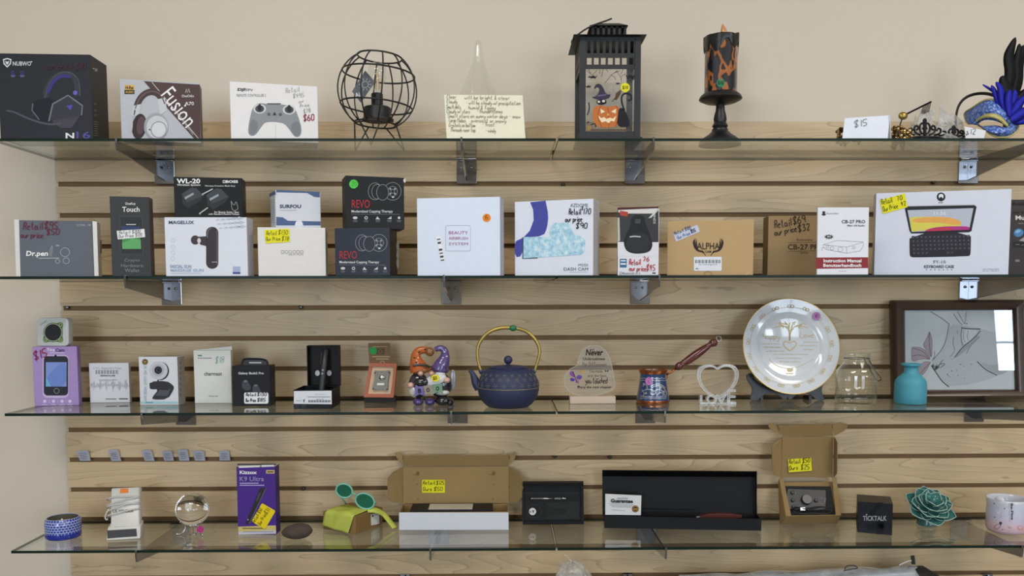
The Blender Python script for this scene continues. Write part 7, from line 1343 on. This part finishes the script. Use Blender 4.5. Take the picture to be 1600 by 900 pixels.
for u, v in ((1352, 357), (1438, 398), (1356, 470), (1422, 574)): c.circ(u, v, 5, INK2, n=8)
for u, v in ((1482, 548), (1482, 590)): c.line(arc((u, v), 12, 20, 200, 8), 3, INK2)
c.circ(1570, 560, 26, 'cf9a94', b=22); c.flush(MG)
# ---- price label tags tucked in the groove
TG = [((515, 62), (595, 58), (613, 130), (540, 130)), ((727, 57), (795, 52), (820, 132), (755, 132)), ((955, 58), (1022, 56), (1045, 132), (978, 130)), ((1093, 64), (1160, 62), (1175, 130), (1110, 130)), ((1198, 54), (1266, 52), (1280, 130), (1212, 130)), ((1300, 60), (1375, 60), (1388, 130), (1318, 130)), ((1480, 62), (1546, 58), (1556, 128), (1484, 128))]
TW = ('leftmost', 'second from left', 'third from left', 'fourth from left', 'fifth from left', 'second from right', 'rightmost')
for i, q in enumerate(TG):
    pq = [at(u / 4.324, 690 + v / 4.324, -.010 if k_ < 2 else -.0025) for k_, (u, v) in enumerate(q)]; T_ = thing('price_tag', 'small pale printed label tucked into the slat groove, %s of seven' % TW[i], 'label', (pq[2] + pq[3]) / 2, 'labels in the slat groove')
    n = (pq[1] - pq[0]).cross(pq[3] - pq[0]).normalized(); n = n if n.y < 0 else -n
    G().slab([pq[3], pq[2], pq[1].lerp(pq[2], .12), pq[1].lerp(pq[0], .15), pq[0].lerp(pq[1], .1), pq[0].lerp(pq[3], .1)], -n * .0006, M('aeb0be', .45, kind='label')).build('label_card', T_)
    c = Canvas(pq[0], n); c.t = D1
    for k_ in range(4):
        f = .3 + k_ * .16; a = tuple(q[0][j] + (q[3][j] - q[0][j]) * f for j in (0, 1)); b2 = tuple(q[1][j] + (q[2][j] - q[1][j]) * f for j in (0, 1)); L2 = lambda t: (a[0] + (b2[0] - a[0]) * t, a[1] + (b2[1] - a[1]) * t); c.line([L2(.15), L2(.8 - .1 * (k_ % 2))], 5 if k_ == 1 and i in (1, 4) else 3, '6a6c7c', 'lettering')
    c.flush(T_)
# ================================================================ below the lowest shelf
PEG = [(633, 'left'), (981, 'middle'), (1543, 'right')]
for u, w_ in PEG:
    p = at(u, 897, 0); z_ = p.z; H_ = thing('peg_hook', 'chrome peg hook in the bottom groove, %s of three' % w_, 'hook', (p.x, 0, z_ - .01), 'peg hooks in the bottom groove')
    G().box(p.x - .012, p.x + .012, -.004, .006, z_ - .006, z_ + .001, CHROME).build('clip', H_, bevel=.0006); G().tube([Vector((p.x, -.003, z_ - .004)), Vector((p.x, -.1, z_ - .008)), Vector((p.x, -.14, z_ - .006)), Vector((p.x, -.15, z_ + .004))], .0028, CHROME, 8).build('rod', H_, smooth=True)
yu = -.1; UM = thing('packed_umbrella', 'folded silver umbrella in a clear sleeve hanging below the lowest shelf', 'umbrella', at(1245, 930, yu)); ru = .05
A_, B2_ = at(1062, 899, yu) - Vector((0, 0, ru * .75)), at(1432, 885, yu) - Vector((0, 0, ru))
def sleeve(u, v):
    p = A_.lerp(B2_, v); a = 2 * math.pi * u; r_ = ru * (.72 + .28 * v) * (1 + .05 * math.sin(a * 5 + v * 20) + .03 * math.sin(v * 31 + a * 2)); return p + Vector((0, r_ * math.cos(a), r_ * math.sin(a)))
G().grid(sleeve, 36, 40, thin_glass('sleeve_film', (.93, .94, .95, 1), 1.4, .06, .3, (.8, .82, .86, 1), 30), True).build('clear_sleeve', UM, smooth=True)
def fold(u, v):
    p = A_.lerp(B2_, v); a = 2 * math.pi * u; r_ = ru * (.5 + .34 * v) * (1 + .1 * math.sin(a * 8 + v * 6)); return p + Vector((0, r_ * math.cos(a), r_ * math.sin(a)))
G().grid(fold, 48, 20, M('9ba3b0', .35, .3, var=.15, kind='silver_fabric'), True).build('canopy', UM, smooth=True)
G().tube([B2_ - Vector((.002, 0, 0)), B2_ + Vector((.01, 0, .002)), B2_ + Vector((.04, 0, -.008)), B2_ + Vector((.055, 0, -.012))], [.05, .049, .04, .034], M('18181a', .6, bump=.5, scale=200, kind='black_strap'), 20).build('cap', UM, smooth=True, angle=.9); G().tube([B2_ + Vector((.055, 0, -.016)), B2_ + Vector((.2, 0, -.018))], .026, M('1c2026', .4, kind='black_grip'), 16).build('grip', UM, smooth=True, angle=.9)
G().slab([at(u, v, yu - .01) for u, v in ((1423.5, 869), (1429, 868), (1430.5, 882), (1425, 882))], (0, .003, 0), M('17171a', .6, kind='strap')).build('strap_end', UM); G().tube([at(1405, 883, yu - .02), at(1418, 877, yu - .02), at(1424, 876, yu - .015)], .0012, M('d9d9dc', .3, kind='cord'), 6).build('cord', UM)
G().tube([at(u, v, yu - .03) for u, v in smooth2([(1320, 890), (1322, 884), (1335, 883), (1342, 888), (1330, 889), (1318, 892)])], .0013, M('2a3040', .5, kind='strap'), 6).build('loop', UM, smooth=True)
PB = thing('clear_bag', 'puffed clear plastic bag peeking up below the lowest shelf', 'bag', at(895, 930, -.1)); bc_ = at(895, 905, -.1); rnb = random.Random(4)
def puff(u, v):
    a = 2 * math.pi * u; ph = math.pi * .62 * (1 - v); r_ = .044 * (1 + .06 * math.sin(a * 3 + v * 9) + .05 * math.sin(a * 7 + v * 4)); return bc_ + Vector((r_ * math.sin(ph) * math.cos(a), r_ * math.sin(ph) * math.sin(a), r_ * math.cos(ph) * .95))
G().grid(puff, 30, 14, BAG, True).build('film', PB); G().tube([bc_ + Vector((-.002, 0, .042)), bc_ + Vector((-.012, 0, .055)), bc_ + Vector((-.022, 0, .062))], [.003, .0016, .0006], BAG, 6).build('twisted_neck', PB)
